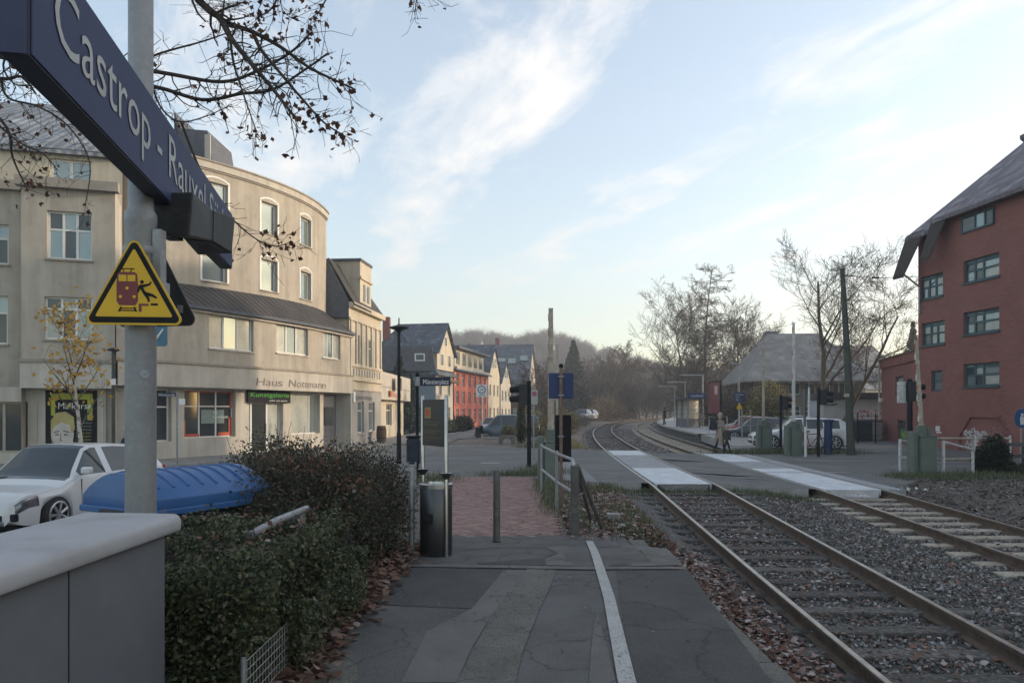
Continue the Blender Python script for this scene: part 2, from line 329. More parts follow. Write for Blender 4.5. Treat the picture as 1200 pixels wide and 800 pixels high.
M['straw'] = isl('straw_leaf', [(.30,.25,.10),(.22,.19,.08),(.35,.30,.16),(.14,.15,.06)], .7, .25)
M['ever'] = isl('evergreen_leaf', [(.008,.012,.008),(.018,.026,.014),(.03,.04,.02)], .5, .1)
M['gold'] = isl('gold_leaf', [(.55,.30,.04),(.62,.42,.10),(.42,.22,.05),(.5,.36,.16)], .6, .4)
M['barkdark'] = mat('bark_dark', (.035,.028,.024), .9, (.065,.053,.045), 8, .5)
M['bark'] = mat('bark', (.075,.062,.05), .9, (.13,.11,.09), 6, .5)
M['barkpale'] = mat('bark_pale', (.5,.46,.41), .85, (.14,.12,.10), 9, .3, lo=.5, hi=.62)
M['rust'] = mat('rail_rust', (.085,.058,.042), .8, (.13,.092,.068), 8, .3)
M['railtop'] = mat('rail_top', (.34,.31,.28), .32, (.22,.19,.16), 6, metal=.85)
M['sleeper_wood'] = mat('sleeper_wood', (.06,.053,.046), .9, (.105,.094,.082), 9, .7, 30, rnd=.25, col3=(.3,.3,.3), scale3=18, f3=.35)
M['sleeper_conc'] = mat('sleeper_concrete', (.36,.31,.24), .9, (.26,.225,.18), 5, .3, rnd=.12, col3=(.5,.48,.44), scale3=14, f3=.4)
M['frostpanel'] = mat('frosted_panel', (.66,.68,.70), .8, (.50,.52,.54), 3, .2, 50, col3=(.33,.34,.35), scale3=16, f3=.5)
M['panel'] = mat('rubber_panel', (.24,.245,.25), .8, (.33,.335,.34), 2, .2, 50, col3=(.45,.46,.47), scale3=20, f3=.4)
M['pave'] = mat('paver_red', (.29,.185,.16), .85, (.24,.155,.135), 3, .3, 60, rnd=.22)
M['joint'] = mat('paver_joint', (.12,.105,.09), .95)
M['galv'] = mat('galvanised', (.30,.31,.32), .5, (.22,.225,.235), 4, metal=.5, col3=(.40,.40,.40), scale3=25, f3=.5)
M['steel'] = mat('stainless', (.48,.48,.47), .28, (.36,.36,.36), 3, metal=.9)
M['darksteel'] = mat('dark_steel', (.085,.087,.09), .35, (.055,.056,.06), 2, metal=.7)
M['polepaint'] = mat('pole_paint', (.27,.285,.30), .55, (.225,.235,.25), 5, .08, 60, metal=.2, col3=(.34,.35,.35), scale3=30, f3=.4)
M['cabinet'] = mat('cabinet_paint', (.13,.14,.158), .6, (.115,.124,.14), 1.5, .05, 300, col3=(.16,.16,.175), scale3=7, f3=.25)
M['lidpaint'] = mat('cabinet_lid', (.40,.405,.42), .55, (.33,.335,.35), 2, .25, 350, col3=(.22,.21,.2), scale3=5, f3=.3)
M['signblue'] = mat('sign_blue', (.036,.050,.115), .62, (.042,.058,.128), 2, spec=.18)
M['signedge'] = mat('sign_edge', (.014,.018,.04), .5)
M['white'] = mat('sign_white', (.75,.75,.73), .5, (.68,.68,.66), 3)
M['yellow'] = mat('sign_yellow', (.62,.38,.012), .45, (.56,.34,.012), 3)
M['black'] = mat('black_paint', (.012,.012,.014), .6, (.018,.018,.02), 4, spec=.12)
M['blackpl'] = mat('black_plastic', (.018,.019,.021), .6, (.03,.031,.033), 6, .1)
M['maroon'] = mat('maroon_print', (.17,.03,.035), .5)
M['glass'] = mat('window_glass', (.22,.27,.28), .06, (.27,.32,.32), .3, metal=.5)
M['glassdk'] = mat('window_dark', (.05,.06,.065), .07, (.08,.09,.09), .5, metal=.3, spec=.6)
M['curtain'] = mat('net_curtain', (.42,.44,.40), .3, (.30,.32,.30), 2, metal=.15)
M['winwhite'] = mat('window_white', (.72,.71,.68), .5, (.64,.63,.6), 2)
M['winteal'] = mat('window_teal', (.035,.085,.10), .5, (.03,.07,.085), 2)
M['render'] = mat('render_beige', (.48,.435,.365), .9, (.42,.375,.31), .8, .25, 40, detail=9, col3=(.36,.325,.275), scale3=2.3, f3=.45, streak=.28)
M['renderpale'] = mat('render_pale', (.56,.52,.45), .9, (.49,.455,.395), .9, .25, 40, detail=8, col3=(.42,.39,.35), scale3=2, f3=.4, streak=.25)
M['cream'] = mat('cream_wall', (.60,.535,.42), .9, (.53,.47,.37), .7, .2, 25, detail=7, streak=.22)
M['greywall'] = mat('grey_wall', (.34,.33,.31), .9, (.29,.28,.27), .8, .2, 25)
M['ledge'] = mat('stone_ledge', (.33,.295,.25), .9, (.26,.235,.2), 2)
M['slate'] = mat('slate', (.075,.082,.098), .7, (.105,.113,.13), 3, .4, 8)
M['bluewall'] = mat('blue_wall', (.20,.24,.285), .85, (.175,.21,.25), 1)
M['redwall'] = mat('red_wall', (.56,.17,.125), .9, (.50,.15,.11), .8, .2, 20)
M['brownwood'] = mat('brown_wood', (.13,.085,.055), .85, (.09,.06,.04), 3)
M['grnpaint'] = mat('green_paint', (.125,.155,.13), .6, (.10,.125,.105), 3, .1, 40, col3=(.16,.17,.14), scale3=10)
M['whitepaint'] = mat('white_paint', (.62,.62,.60), .6, (.50,.50,.48), 6, .1, col3=(.22,.2,.17), scale3=16, f3=.6)
M['tarpole'] = mat('tarred_pole', (.055,.06,.052), .85, (.085,.09,.075), 5, .4)
M['redpaint'] = mat('red_paint', (.36,.05,.035), .6, (.27,.045,.035), 5)
M['boom'] = mat('boom_weathered', (.46,.41,.33), .8, (.32,.285,.235), 5, .2, col3=(.2,.16,.12), scale3=12, f3=.5)
M['rustpost'] = mat('rusty_post', (.14,.09,.065), .85, (.22,.15,.12), 8, .3)
M['carwhite'] = mat('car_white', (.55,.56,.57), .3, (.53,.54,.55), 1, coat=.6)
M['carblue'] = mat('car_blue', (.055,.085,.11), .3, (.05,.078,.10), 1, coat=.6)
M['carsilver'] = mat('car_silver', (.42,.44,.46), .32, (.4,.42,.44), 1, metal=.5, coat=.5)
M['carred'] = mat('car_red', (.30,.03,.03), .3, (.27,.03,.03), 1, coat=.6)
M['cardark'] = mat('car_dark', (.05,.055,.065), .3, (.045,.05,.06), 1, coat=.6)
M['carglass'] = mat('car_glass', (.05,.06,.065), .04, (.06,.07,.075), 1, metal=.35, spec=.6)
M['tyre'] = mat('tyre', (.016,.016,.017), .8, (.026,.026,.026), 8)
M['rim'] = mat('rim', (.42,.42,.43), .35, (.35,.35,.36), 4, metal=.7)
M['lamp'] = mat('lamp_lens', (.20,.21,.23), .1, (.06,.065,.07), 9, metal=.5)
M['lampred'] = mat('lamp_red', (.36,.02,.02), .2)
M['binblue'] = mat('bin_blue', (.035,.115,.29), .42, (.032,.10,.26), 3, .05)
M['binyellow'] = mat('bin_yellow', (.50,.47,.12), .5, (.42,.40,.10), 3)
M['green'] = mat('green_print', (.05,.42,.04), .6)
M['lime'] = mat('lime_print', (.42,.45,.06), .7)
M['orange'] = mat('orange_frame', (.50,.10,.045), .6, (.43,.085,.04), 4)
M['cloth_tan'] = mat('cloth_tan', (.30,.25,.21), .95, (.24,.2,.17), 6)
M['cloth_dark'] = mat('cloth_dark', (.02,.022,.027), .95, (.035,.036,.04), 8)
M['cloth_green'] = mat('cloth_green', (.05,.055,.04), .95)
M['wool'] = mat('wool', (.36,.29,.25), .95, (.28,.22,.19), 20)
M['skin'] = mat('skin', (.50,.32,.24), .6)
def corrugate(name, c1, c2, freq, axis, rough=.7, bump=.8, rows=0, frost=None):
    m = mat(name, c1, rough, c2, 1.2, detail=6, col3=frost, scale3=1.4, f3=.6); t = m.node_tree; b = t.nodes['Principled BSDF']
    g = N(t, 'ShaderNodeTexCoord'); w = N(t, 'ShaderNodeTexWave', bands_direction=axis); w.inputs['Scale'].default_value = freq; L(t, g.outputs['Object'], w.inputs['Vector'])
    bp = N(t, 'ShaderNodeBump'); bp.inputs['Strength'].default_value = bump; bp.inputs['Distance'].default_value = .05; L(t, w.outputs['Fac'], bp.inputs['Height'])
    if rows:
        w2 = N(t, 'ShaderNodeTexWave', bands_direction='Z', wave_profile='SAW'); w2.inputs['Scale'].default_value = rows; L(t, g.outputs['Object'], w2.inputs['Vector'])
        b2 = N(t, 'ShaderNodeBump'); b2.inputs['Strength'].default_value = bump; b2.inputs['Distance'].default_value = .05; L(t, w2.outputs['Fac'], b2.inputs['Height']); L(t, bp.outputs[0], b2.inputs['Normal']); bp = b2
    L(t, bp.outputs[0], b.inputs['Normal']); return m
M['tile_dark'] = corrugate('tiles_dark', (.035,.032,.032), (.06,.055,.053), 1.3, 'DIAGONAL', rows=1.0)
M['tile_grey'] = corrugate('tiles_grey', (.11,.115,.125), (.17,.175,.19), 1.2, 'X', rows=1.0, frost=(.38,.4,.43))
M['tile_frost'] = corrugate('tiles_frosted', (.16,.17,.185), (.24,.25,.27), .9, 'X', rows=.7, frost=(.40,.42,.45))
M['tile_blue'] = corrugate('tiles_blue', (.06,.072,.09), (.09,.105,.13), 1.0, 'Y', rows=.8, frost=(.22,.25,.3))
M['tile_purple'] = corrugate('tiles_purple', (.10,.085,.10), (.16,.14,.16), 1.0, 'Y', rows=.8, frost=(.34,.33,.36))
M['brick'] = brickmat('red_brick', (.275,.105,.088), (.22,.085,.074), (.19,.115,.10), .25, .083, 'hz', noise=.22)
M['corr'] = corrugate('corrugated_sheet', (.50,.53,.56), (.42,.45,.48), 4, 'X')
def graffiti(name, base, paints, scale):
    m = bpy.data.materials.new(name); m.use_nodes = True; t = m.node_tree; b = t.nodes['Principled BSDF']; b.inputs['Roughness'].default_value = .8
    g = N(t, 'ShaderNodeTexCoord'); prev = None
    for i, c in enumerate(paints):
        n = N(t, 'ShaderNodeTexNoise'); n.inputs['Scale'].default_value = scale*(1+.3*i); n.inputs['Detail'].default_value = 1.5; n.inputs['Distortion'].default_value = 2.5
        mpp = N(t, 'ShaderNodeMapping'); mpp.inputs['Location'].default_value = (i*7.3, i*3.1, i*1.7); L(t, g.outputs['Object'], mpp.inputs[0]); L(t, mpp.outputs[0], n.inputs['Vector'])
        r = N(t, 'ShaderNodeValToRGB'); r.color_ramp.elements[0].position = .5; r.color_ramp.elements[1].position = .53
        L(t, n.outputs['Fac'], r.inputs[0]); mx = N(t, 'ShaderNodeMixRGB'); L(t, r.outputs[0], mx.inputs[0])
        if prev is None: mx.inputs[1].default_value = rgba(base)
        else: L(t, prev, mx.inputs[1])
        mx.inputs[2].default_value = rgba(c); prev = mx.outputs[0]
    L(t, prev, b.inputs['Base Color']); MATS[name] = m; return m
M['graf'] = graffiti('graffiti', (.34,.08,.06), [(.45,.5,.55), (.30,.07,.06), (.5,.5,.52)], 1.6)
M['grafgreen'] = graffiti('graffiti_green', (.10,.32,.08), [(.35,.5,.06), (.03,.16,.06)], 2.6)
# ================================================================== ground
def bed_z(x, y):
    x = np.asarray(x, float); y = np.asarray(y, float); tx = track_x(np.minimum(y, 170)); d = np.abs(x-(tx+2))
    k = 1.0*(1-sst(9, 11, y)); w = sst(tx-1.85-k, tx-1.2-k, x)*(1-sst(tx+5.75, tx+6.6, x)); far = 1-sst(165, 185, y); w = w*far
    rail = zr1(y)+(zr2(y)-zr1(y))*sst(1.2, 2.8, x-tx)
    return (zg(x, y)-.035)*(1-w)+(rail-.195)*w
xs = np.unique(np.concatenate([np.linspace(-1500, -60, 16), np.linspace(-60, -12, 40), np.arange(-12, 22, .4), np.linspace(22, 70, 50), np.linspace(70, 1500, 16)]))
ys = np.unique(np.concatenate([np.linspace(-300, -6, 8), np.arange(-6, 60, .5), np.arange(60, 180, 1.5), np.linspace(180, 2200, 14)]))
gx, gy = np.meshgrid(xs, ys); v = np.stack([gx, gy, bed_z(gx, gy)], -1).reshape(-1, 3); n = len(xs)
i = np.arange((len(ys)-1)*n).reshape(-1, n)[:, :-1].ravel()
tag(np_mesh('ground', v, np.stack([i, i+1, i+n+1, i+n], 1), M['soil'], smooth=True), kind='structure')

# ballast bed of both tracks
ty = np.concatenate([np.arange(-1, 60, .5), np.arange(60, 172, 2.)])
def off(y, d): return [(track_x(t)+d, t) for t in y]
sheet('ballast_bed', off(ty, -1.55), off(ty, 5.5), len(ty), 15, .006, M['bed'], zf=bed_z)

# ------------------------------------------------------------------ roads
sheet('street', [(-45, -8), (-45, 46)], [(-3.4, -8), (-3.4, 46)], 60, 40, .0, M['street'])
sheet('street', [(-5.6, 46), (-5.2, 60), (-4.2, 68), (-3.4, 75), (-2.2, 84), (0, 94), (2.2, 104), (6, 118), (11, 135)], [(-2.4, 46), (-1.9, 60), (-1.0, 68), (-.2, 75), (1.0, 84), (3.2, 94), (5.4, 104), (9, 118), (14, 135)], 60, 6, .001, M['street'])
sheet('crossing_road', [(-3.41, 19.6), (0, 19.3), (2.1, 17.75), (9, 17.75), (11, 20), (20, 22.5), (45, 20)], [(-3.41, 38), (2, 33.4), (3.4, 32.6), (12, 31.8), (16, 32.4), (24, 38), (45, 46)], 70, 34, .0, M['crossroad'])
_e = MB()
for (a_, b_) in (((1.2, 18.45), (2.1, 17.75)), ((2.1, 17.75), (3.09, 17.75)), ((4.76, 17.75), (7.09, 17.75)), ((8.76, 17.75), (9, 17.75)), ((9, 17.75), (11, 20))):
    _e.add([(a_[0], a_[1], float(zg(*a_))-.002), (b_[0], b_[1], float(zg(*b_))-.002), (b_[0], b_[1]-.02, -.6), (a_[0], a_[1]-.02, -.6)], [(0,1,2,3)])
tag(_e.build('road_edge', M['kerb']), kind='structure')
sheet('yard', [(9.5, 31.2), (12, 31.9), (20, 34), (45, 40)], [(11.5, 45), (13, 46), (26, 46), (45, 46)], 40, 14, -.006, M['street'])
sheet('car_park', [(-2.45, 46), (-2.45, 76)], [(1.6, 44), (2.5, 76)], 20, 8, -.004, M['street'])
def slab(name, poly, z0, z1, m, **k): return tag(MB().prism(poly, 'z', z0, z1).build(name, m, bevel=.015), kind='structure', **k)
slab('pavement', [(-9.6, 45), (-5.6, 45), (-5.2, 60), (-4.2, 68), (-3.4, 75), (-2.2, 84), (0, 94), (2.2, 104), (6, 118), (2, 119), (-1.5, 106), (-5, 90), (-8, 72)], -.7, -.27, M['paving'])
# island with the zone sign, rounded kerb
isl_p = [(-2.2+1.3*math.cos(a)-.1, 40.5+2.6*math.sin(a)) for a in np.linspace(R(180), R(270), 9)]
slab('traffic_island', isl_p+[(1.5, 37.9), (1.5, 43), (-2.4, 46), (-3.3, 46)], -.7, -.26, M['kerb'])
tag(MB().prism([(p[0]*.96+.12, p[1]*.99+.45) for p in isl_p]+[(1.4, 38.4), (1.4, 42.8), (-2.2, 45.7), (-3.0, 45.7)], 'z', -.3, -.254).build('island_surface', M['street']), kind='structure')
# pavement in front of the corner house
slab('pavement', [(-45, 22.5), (-18, 24), (-12.4, 26.5), (-9.6, 33.5), (-7.2, 45), (-9.6, 46), (-14, 40), (-20, 34), (-45, 32)], -.7, -.25, M['paving'])
def quad(name, pts, zo, m, zf=zg, parent=None):
    mb = MB(); mb.add([(x, y, float(zf(x, y))+zo) for x, y in pts], [tuple(range(len(pts)))]); o = mb.build(name, m, parent)
    if parent is None: o['kind'] = 'structure'
    return o
def gp(u, v, z=0.0): Y = F*(HC-z)/(v-HV); return (X(u, Y), Y)
for pts in ([(-4.0, 43.5), (-3.8, 43.5), (-3.75, 46.5), (-3.95, 46.5)], [(-4.6, 43), (-4.4, 43), (-4.35, 46), (-4.55, 46)], [(-3.3, 24.8), (-.4, 24.2), (-.4, 24.45), (-3.3, 25.1)], [(-3.2, 36), (-2.2, 36), (-2.2, 36.35), (-3.2, 36.35)]):
    quad('road_marking', pts, .009, M['line'])
for a, b, y, w in ((10.6, 13.2, 27.6, .16), (14.0, 17.2, 26.6, .16), (12.5, 15.5, 29.4, .12), (15.3, 19, 24.6, .16), (7.4, 10.2, 22.4, .14)):
    quad('road_marking', [(a, y), (b, y-.15), (b, y+w-.15), (a, y+w)], .009, M['line'])
# pale footway strip and patches by the left of the crossing
quad('footway_slab', [(1.35, 18.3), (2.1, 18.0), (2.15, 32.4), (1.2, 32.8)], .006, mat('slab_grey', (.17,.17,.168), .85, (.22,.22,.218), 2, col3=(.3,.3,.3), scale3=9, f3=.3))
for y in (20.5, 23.3, 26.2): quad('road_joint', [(2.16, y), (2.95, y), (2.95, y+.07), (2.16, y+.07)], .007, M['kerb'])
for y in (20.2, 22.9, 26, 29): quad('road_joint', [(4.75, y), (6.95, y+.05), (6.95, y+.13), (4.75, y+.08)], .007, M['kerb'])
for pts in ([(-3, 21.5), (-1, 21), (1, 21.6), (.9, 23.8), (-1.4, 23.6), (-3, 24)], [(4.8, 21), (6.9, 21), (6.9, 22.8), (4.8, 22.8)], [(4.8, 27), (7, 27), (7.3, 28.8), (4.9, 28.8)]):
    quad('asphalt_patch', pts, .005, M['asphalt_mid'])

# ------------------------------------------------------------------ railway
def sweep(name, prof, centre, zf, y0, y1, m, parent, step=.5):
    ys_ = np.arange(y0, y1+1e-6, step); v = []; f = []; k = len(prof)
    for y in ys_:
        x = centre(y); s = (centre(y+.2)-centre(y-.2))/.4; nl = math.hypot(1, s); nx, ny = 1/nl, -s/nl; z = float(zf(y))
        for a, b in prof: v.append((x+nx*a, y+ny*a, z+b))
    for i in range(len(ys_)-1):
        for j in range(k): f.append((i*k+j, i*k+(j+1)%k, (i+1)*k+(j+1)%k, (i+1)*k+j))
    mb = MB(); mb.v = v; mb.f = f; return mb.build(name, m, parent, smooth=40)
RAILP = [(-.07,-.17),(.07,-.17),(.068,-.155),(.012,-.135),(.01,-.052),(.034,-.045),(.036,-.004),(-.036,-.004),(-.034,-.045),(-.01,-.052),(-.012,-.135),(-.068,-.155)]
def sleeper_mesh(name, m, l, w, h):
    mb = MB(); mb.box((-l/2,-w/2,-h),(l/2,w/2,0)); o = mb.build(name, m, bevel=.018); return o
def track(label, offx, zf, smat, sdim):
    t = thing('railway_track', None, None); t['kind'] = 'structure'
    for s in (-.7525, .7525):
        c = lambda y, s=s: track_x(y)+offx+s
        r = sweep('rail', RAILP, c, zf, 0, 170, M['rust'], t)
        sweep('rail_head', [(-.028,-.004),(.028,-.004),(.024,.001),(-.024,.001)], c, zf, 0, 170, M['railtop'], r)
    proto = sleeper_mesh('sleeper', smat, *sdim); first = True; mb = MB()
    for i, y in enumerate(np.arange(1.2, 168, .63)):
        if 17.2 < y < 33: continue
        x = track_x(y)+offx; s = (track_x(y+.2)-track_x(y-.2))/.4; z = float(zf(y))-.138+random.uniform(-.014, .006)
        yy = y+random.uniform(-.03, .03); rz = -math.atan(s)+random.uniform(-.012, .012)
        if y < 75:
            o = proto if first else proto.copy()
            if not first: COL.objects.link(o)
            first = False; o.parent = t; o.location = (x+random.uniform(-.03, .03), yy, z); o.rotation_euler = (random.uniform(-.008, .008), random.uniform(-.008, .008), rz)
        else: mb.cbox((x, yy, z-.05), (sdim[0], sdim[1], .1), rz)
    o = mb.build('far_sleepers', smat, t); o['kind'] = 'stuff'
    return t
track('near', 0, zr1, M['sleeper_wood'], (2.5, .25, .16))
track('far', 4.0, zr2, M['sleeper_conc'], (2.4, .26, .17))
# level crossing deck: panels between and beside the rails
deck = thing('crossing_deck', None, None); deck['kind'] = 'structure'
def panel(offx, a, b, y0, y1, zf, m):
    mb = MB(); k = 6; ysp = np.linspace(y0+.012, y1-.012, k)
    for i in range(k-1):
        ya, yb = ysp[i], ysp[i+1]; p = []
        for z in (-.13, .004):
            for (d, y) in ((a, ya), (b, ya), (b, yb), (a, yb)): p.append((track_x(y)+offx+d, y, float(zf(y))+z))
        mb.add(p, [(0,3,2,1),(4,5,6,7),(1,2,6,5),(3,0,4,7)]+([(0,1,5,4)] if i == 0 else [])+([(2,3,7,6)] if i == k-2 else []))
    mb.build('crossing_panel', m, deck)
yp = [17.5, 19.1, 20.7, 22.3, 23.9, 25.5, 27.1, 28.7, 30.3, 31.9]
for offx, zf in ((0, zr1), (4.0, zr2)):
    for k in range(len(yp)-1):
        fr = (0, 1, 2, 7, 8) if offx == 0 else (0, 1, 2, 3, 6, 7, 8)
        panel(offx, -.66, .66, yp[k], yp[k+1], zf, M['frostpanel'] if k in fr else M['panel'])
        if offx: panel(offx, .83, 1.25, yp[k], yp[k+1], zf, M['panel'])
    # sloping end plate with cast lettering
    y = 17.5; x = float(track_x(y))+offx; z = float(zf(y)); mb = MB()
    mb.add([(x-.62, y-.0, z), (x+.62, y, z), (x+.42, y-.34, z-.15), (x-.42, y-.34, z-.15), (x-.62, y, z-.16), (x+.62, y, z-.16)], [(0,1,2,3),(0,3,4),(1,5,2),(0,4,5,1),(3,2,5,4)])
    e = mb.build('end_plate', M['kerb'] if offx else M['bed'], deck)
    if offx: text('STRAIL', M['frostpanel'], e, (x-.26, y-.27, z-.118), (1, 0, 0), (0, .915, .404), .085, .52)
# ballast stones
def scatter_track(n, y0, y1, xlo, xhi, size, power=1.0):
    t = RNG.uniform(0, 1, n)**power; y = y0+(y1-y0)*t; x = track_x(y)+RNG.uniform(xlo, xhi, n); z = bed_z(x, y)+RNG.uniform(.0, .03, n); rel = x-track_x(y)
    keep = np.ones(n, bool)
    for c in (0, 4):
        for s in (-.7525, .7525): keep &= np.abs(rel-c-s) > .085
        on = np.abs(((y-1.2)/.63+.5) % 1-.5)*.63 < .125; keep &= ~(on & (np.abs(rel-c) < 1.22) & (RNG.uniform(0, 1, n) < (.72 if c == 0 else .85)))
    return np.stack([x, y, z], 1)[keep]
tag(stones('ballast_stones', scatter_track(52000, 2.5, 17.35, -.98, 5.5, .034, 1.15), .034, M['ballast']), 'grey frosted track ballast stones between and beside the rails', 'ballast', kind='stuff')
tag(stones('ballast_stones', scatter_track(22000, 33, 75, -1.5, 5.4, .06, 1.4), .055, M['ballast']), 'grey ballast stones of the tracks beyond the level crossing', 'ballast', kind='stuff')

# ------------------------------------------------------------------ near platform
def plat_z(x, y): return .1-.095*sst(8.2, 10.2, np.asarray(y, float))+0*np.asarray(x, float)
sheet('platform', [(-1.95, -3), (-1.95, 10.35)], [(1.52, -3), (1.52, 10.35)], 40, 10, 0, M['asphalt'], zf=plat_z)
pe = thing('platform_edge', None, None, (1.62, 5, 0)); pe['kind'] = 'structure'
pm = MB().box((-.1, -.485, -.75), (.1, .485, 0)); ep = None
for k in range(12):
    y = -1.5+k*.98
    if ep is None:
        ep = pm.build('edge_slab', M['asphalt_old'], bevel=.012); o = ep
    else: o = ep.copy(); COL.objects.link(o)
    o.parent = pe; o.location = (random.uniform(-.012, .012), y-5, float(plat_z(0, y))+random.uniform(-.006, .004)); o.rotation_euler = (0, 0, random.uniform(-.01, .01))
MB().prism([(-3, -.8), (10.4, -.8), (10.4, -.06), (-3, .05)], 'x', -1.3, 1.5).build('platform_body', M['bed']) ['kind'] = 'structure'
def pgp(u, v): return gp(u, v, .1)
def ppatch(px, zo, m, name='asphalt_patch'): quad(name, [pgp(*p) for p in px], zo, m, zf=plat_z)
ppatch([(473,663),(590,667),(580,680),(553,713),(430,708)], .004, M['asphalt_dark'])
ppatch([(590,668),(617,668),(597,693),(577,720),(552,760),(535,800),(470,800),(500,740),(552,714),(580,681)], .005, M['asphalt_mid'])
ppatch([(617,667),(652,668),(644,690),(633,712),(627,727),(612,765),(604,800),(598,880),(480,880),(535,800),(560,752),(577,720),(597,693)], .008, M['asphalt_old'])
ppatch([(540,641),(585,637),(640,637),(655,648),(638,655),(640,662),(560,661)], .004, M['asphalt_dark'])
ppatch([(640,637),(668,635),(660,650),(675,663),(640,662),(639,655),(655,648)], .006, M['asphalt_mid'])
ppatch([(700,636),(728,634),(735,662),(716,664)], .005, M['asphalt_dark'])
ppatch([(728,632),(782,640),(800,662),(738,664)], .007, M['asphalt_mid'])
ppatch([(721,668),(806,668),(905,800),(960,880),(752,880),(742,800)], .004, M['asphalt_dark'])
ppatch([(700,720),(712,760),(722,800),(735,880),(690,880),(690,800),(694,745)], .006, M['asphalt_mid'])
ppatch([(362,772),(395,768),(418,780),(420,796),(412,830),(340,830),(352,800)], .010, M['asphalt_old'], 'concrete_patch')
ppatch([(470,661.5),(560,662.5),(690,665),(800,665),(806,667.5),(690,668),(560,666),(468,664.5)], .012, mat('drain_grey', (.15,.145,.135), .9, (.10,.10,.095), 6), 'drain_strip')
sheet('platform_line', [(.44, 0), (.64, 4.49), (.80, 6.5), (.97, 9.75)], [(.55, 0), (.75, 4.49), (.90, 6.5), (1.06, 9.75)], 40, 3, .014, M['line'], zf=plat_z)
# ------------------------------------------------------------------ herringbone brick path
path = tag(sheet('brick_path', [(-1.75, 10.2), (-1.75, 19.6)], [(.80, 10.2), (.80, 19.6)], 30, 8, -.012, M['joint'], zf=lambda x, y: zg(x, y)*.2))
def in_path(x, y):
    l = np.interp(y, [10, 12.7, 19.5], [-1.2, -1.3, -1.62]); r = np.interp(y, [10, 12.7, 16, 19.5], [.64, .75, .66, .5])
    return l < x < r and 10.22+.06*math.sin(x*3) < y < 19.4
U = .1; pcs = []
for b_ in range(-140, 190):
    for k in range(-70, 80):
        for hor in (1, 0):
            a = -b_+4*k+(0 if hor else 2); cx, cy = ((a+1)*U, (b_+.5)*U) if hor else ((a+.5)*U, (b_+1)*U)
            wx = (cx-cy)*.70711; wy = (cx+cy)*.70711+12
            if in_path(wx, wy): pcs.append((wy, wx, R(45)+(0 if hor else R(90))))
pcs.sort()
bm_ = MB(); bm_.add([(-.097,-.047,-.04),(.097,-.047,-.04),(.097,.047,-.04),(-.097,.047,-.04),(-.093,-.043,0),(.093,-.043,0),(.093,.043,0),(-.093,.043,0)], [(4,5,6,7),(0,1,5,4),(1,2,6,5),(2,3,7,6),(3,0,4,7)])
bp = None; rest = MB()
for i, (y, x, a) in enumerate(pcs):
    z = float(zg(x, y))*.2+.006+random.uniform(-.003, .003)
    if i < 300:
        if bp is None: bp = bm_.build('paver', M['pave']); o = bp
        else: o = bp.copy(); COL.objects.link(o)
        o.parent = path; o.location = (x, y, z); o.rotation_euler = (random.uniform(-.01, .01), random.uniform(-.01, .01), a+random.uniform(-.02, .02))
    else:
        m_ = Matrix.Translation((x, y, z)) @ Matrix.Rotation(a, 4, 'Z'); rest.add([m_ @ Vector(p) for p in bm_.v], bm_.f)
o = rest.build('far_pavers', isl('paver_far', [(.23,.145,.125),(.29,.185,.16),(.26,.17,.15),(.20,.13,.115),(.32,.21,.185)], .85), path); o['kind'] = 'stuff'
# ================================================================== buildings
class Wall:
    def __init__(s, pts):
        s.p = [Vector((a[0], a[1])) for a in pts]; s.l = [0]
        for a, b in zip(s.p, s.p[1:]): s.l.append(s.l[-1]+(b-a).length)
        s.len = s.l[-1]; sn = [Vector(((b-a).y, -(b-a).x)).normalized() for a, b in zip(s.p, s.p[1:])]
        s.n = [sn[0]]+[(sn[i]+sn[i+1]).normalized() for i in range(len(sn)-1)]+[sn[-1]]
    def f(s, u, z, d=0):
        i = 0
        while i < len(s.p)-2 and u > s.l[i+1]: i += 1
        t = (u-s.l[i])/(s.l[i+1]-s.l[i]); p = s.p[i].lerp(s.p[i+1], t); n = s.n[i].lerp(s.n[i+1], min(max(t, 0), 1)).normalized()
        q = p+n*d; return Vector((q.x, q.y, z))
    def off(s, d): return Wall([s.p[i]+s.n[i]*d for i in range(len(s.p))])
    def u(s, px):                                                     # where the sight line through a picture column meets the wall
        k = (px-600)/F
        for i in range(len(s.p)-1):
            a, b = s.p[i], s.p[i+1]; fa, fb = a.x-k*a.y, b.x-k*b.y
            if fa*fb <= 0 or i == len(s.p)-2 or (i == 0 and abs(fa) < abs(fb) and fa*fb > 0 and (fa > 0) == (fb > fa)):
                t = fa/(fa-fb) if fa != fb else 0; return s.l[i]+t*(s.l[i+1]-s.l[i])
    def z(s, v, u): return Z(v, s.f(u, 0).y)
    def op(s, x0, y0, x1, y1):
        a, b = s.u(x0), s.u(x1); m = (a+b)/2; return (a, b, s.z(y1, m), s.z(y0, m))
def mbox(mb, W, ua, ub, za, zb, da, db, du=None):
    k = 1 if not du else max(1, int(math.ceil((ub-ua)/du)))
    us = [ua+(ub-ua)*i/k for i in range(k+1)]; v = []; f = []
    for u in us: v += [W.f(u, za, da), W.f(u, za, db), W.f(u, zb, db), W.f(u, zb, da)]
    for i in range(k):
        for j in range(4): f.append((i*4+j, i*4+(j+1)%4, (i+1)*4+(j+1)%4, (i+1)*4+j))
    f += [(0,1,2,3), (k*4, k*4+1, k*4+2, k*4+3)]; mb.add(v, f); return mb
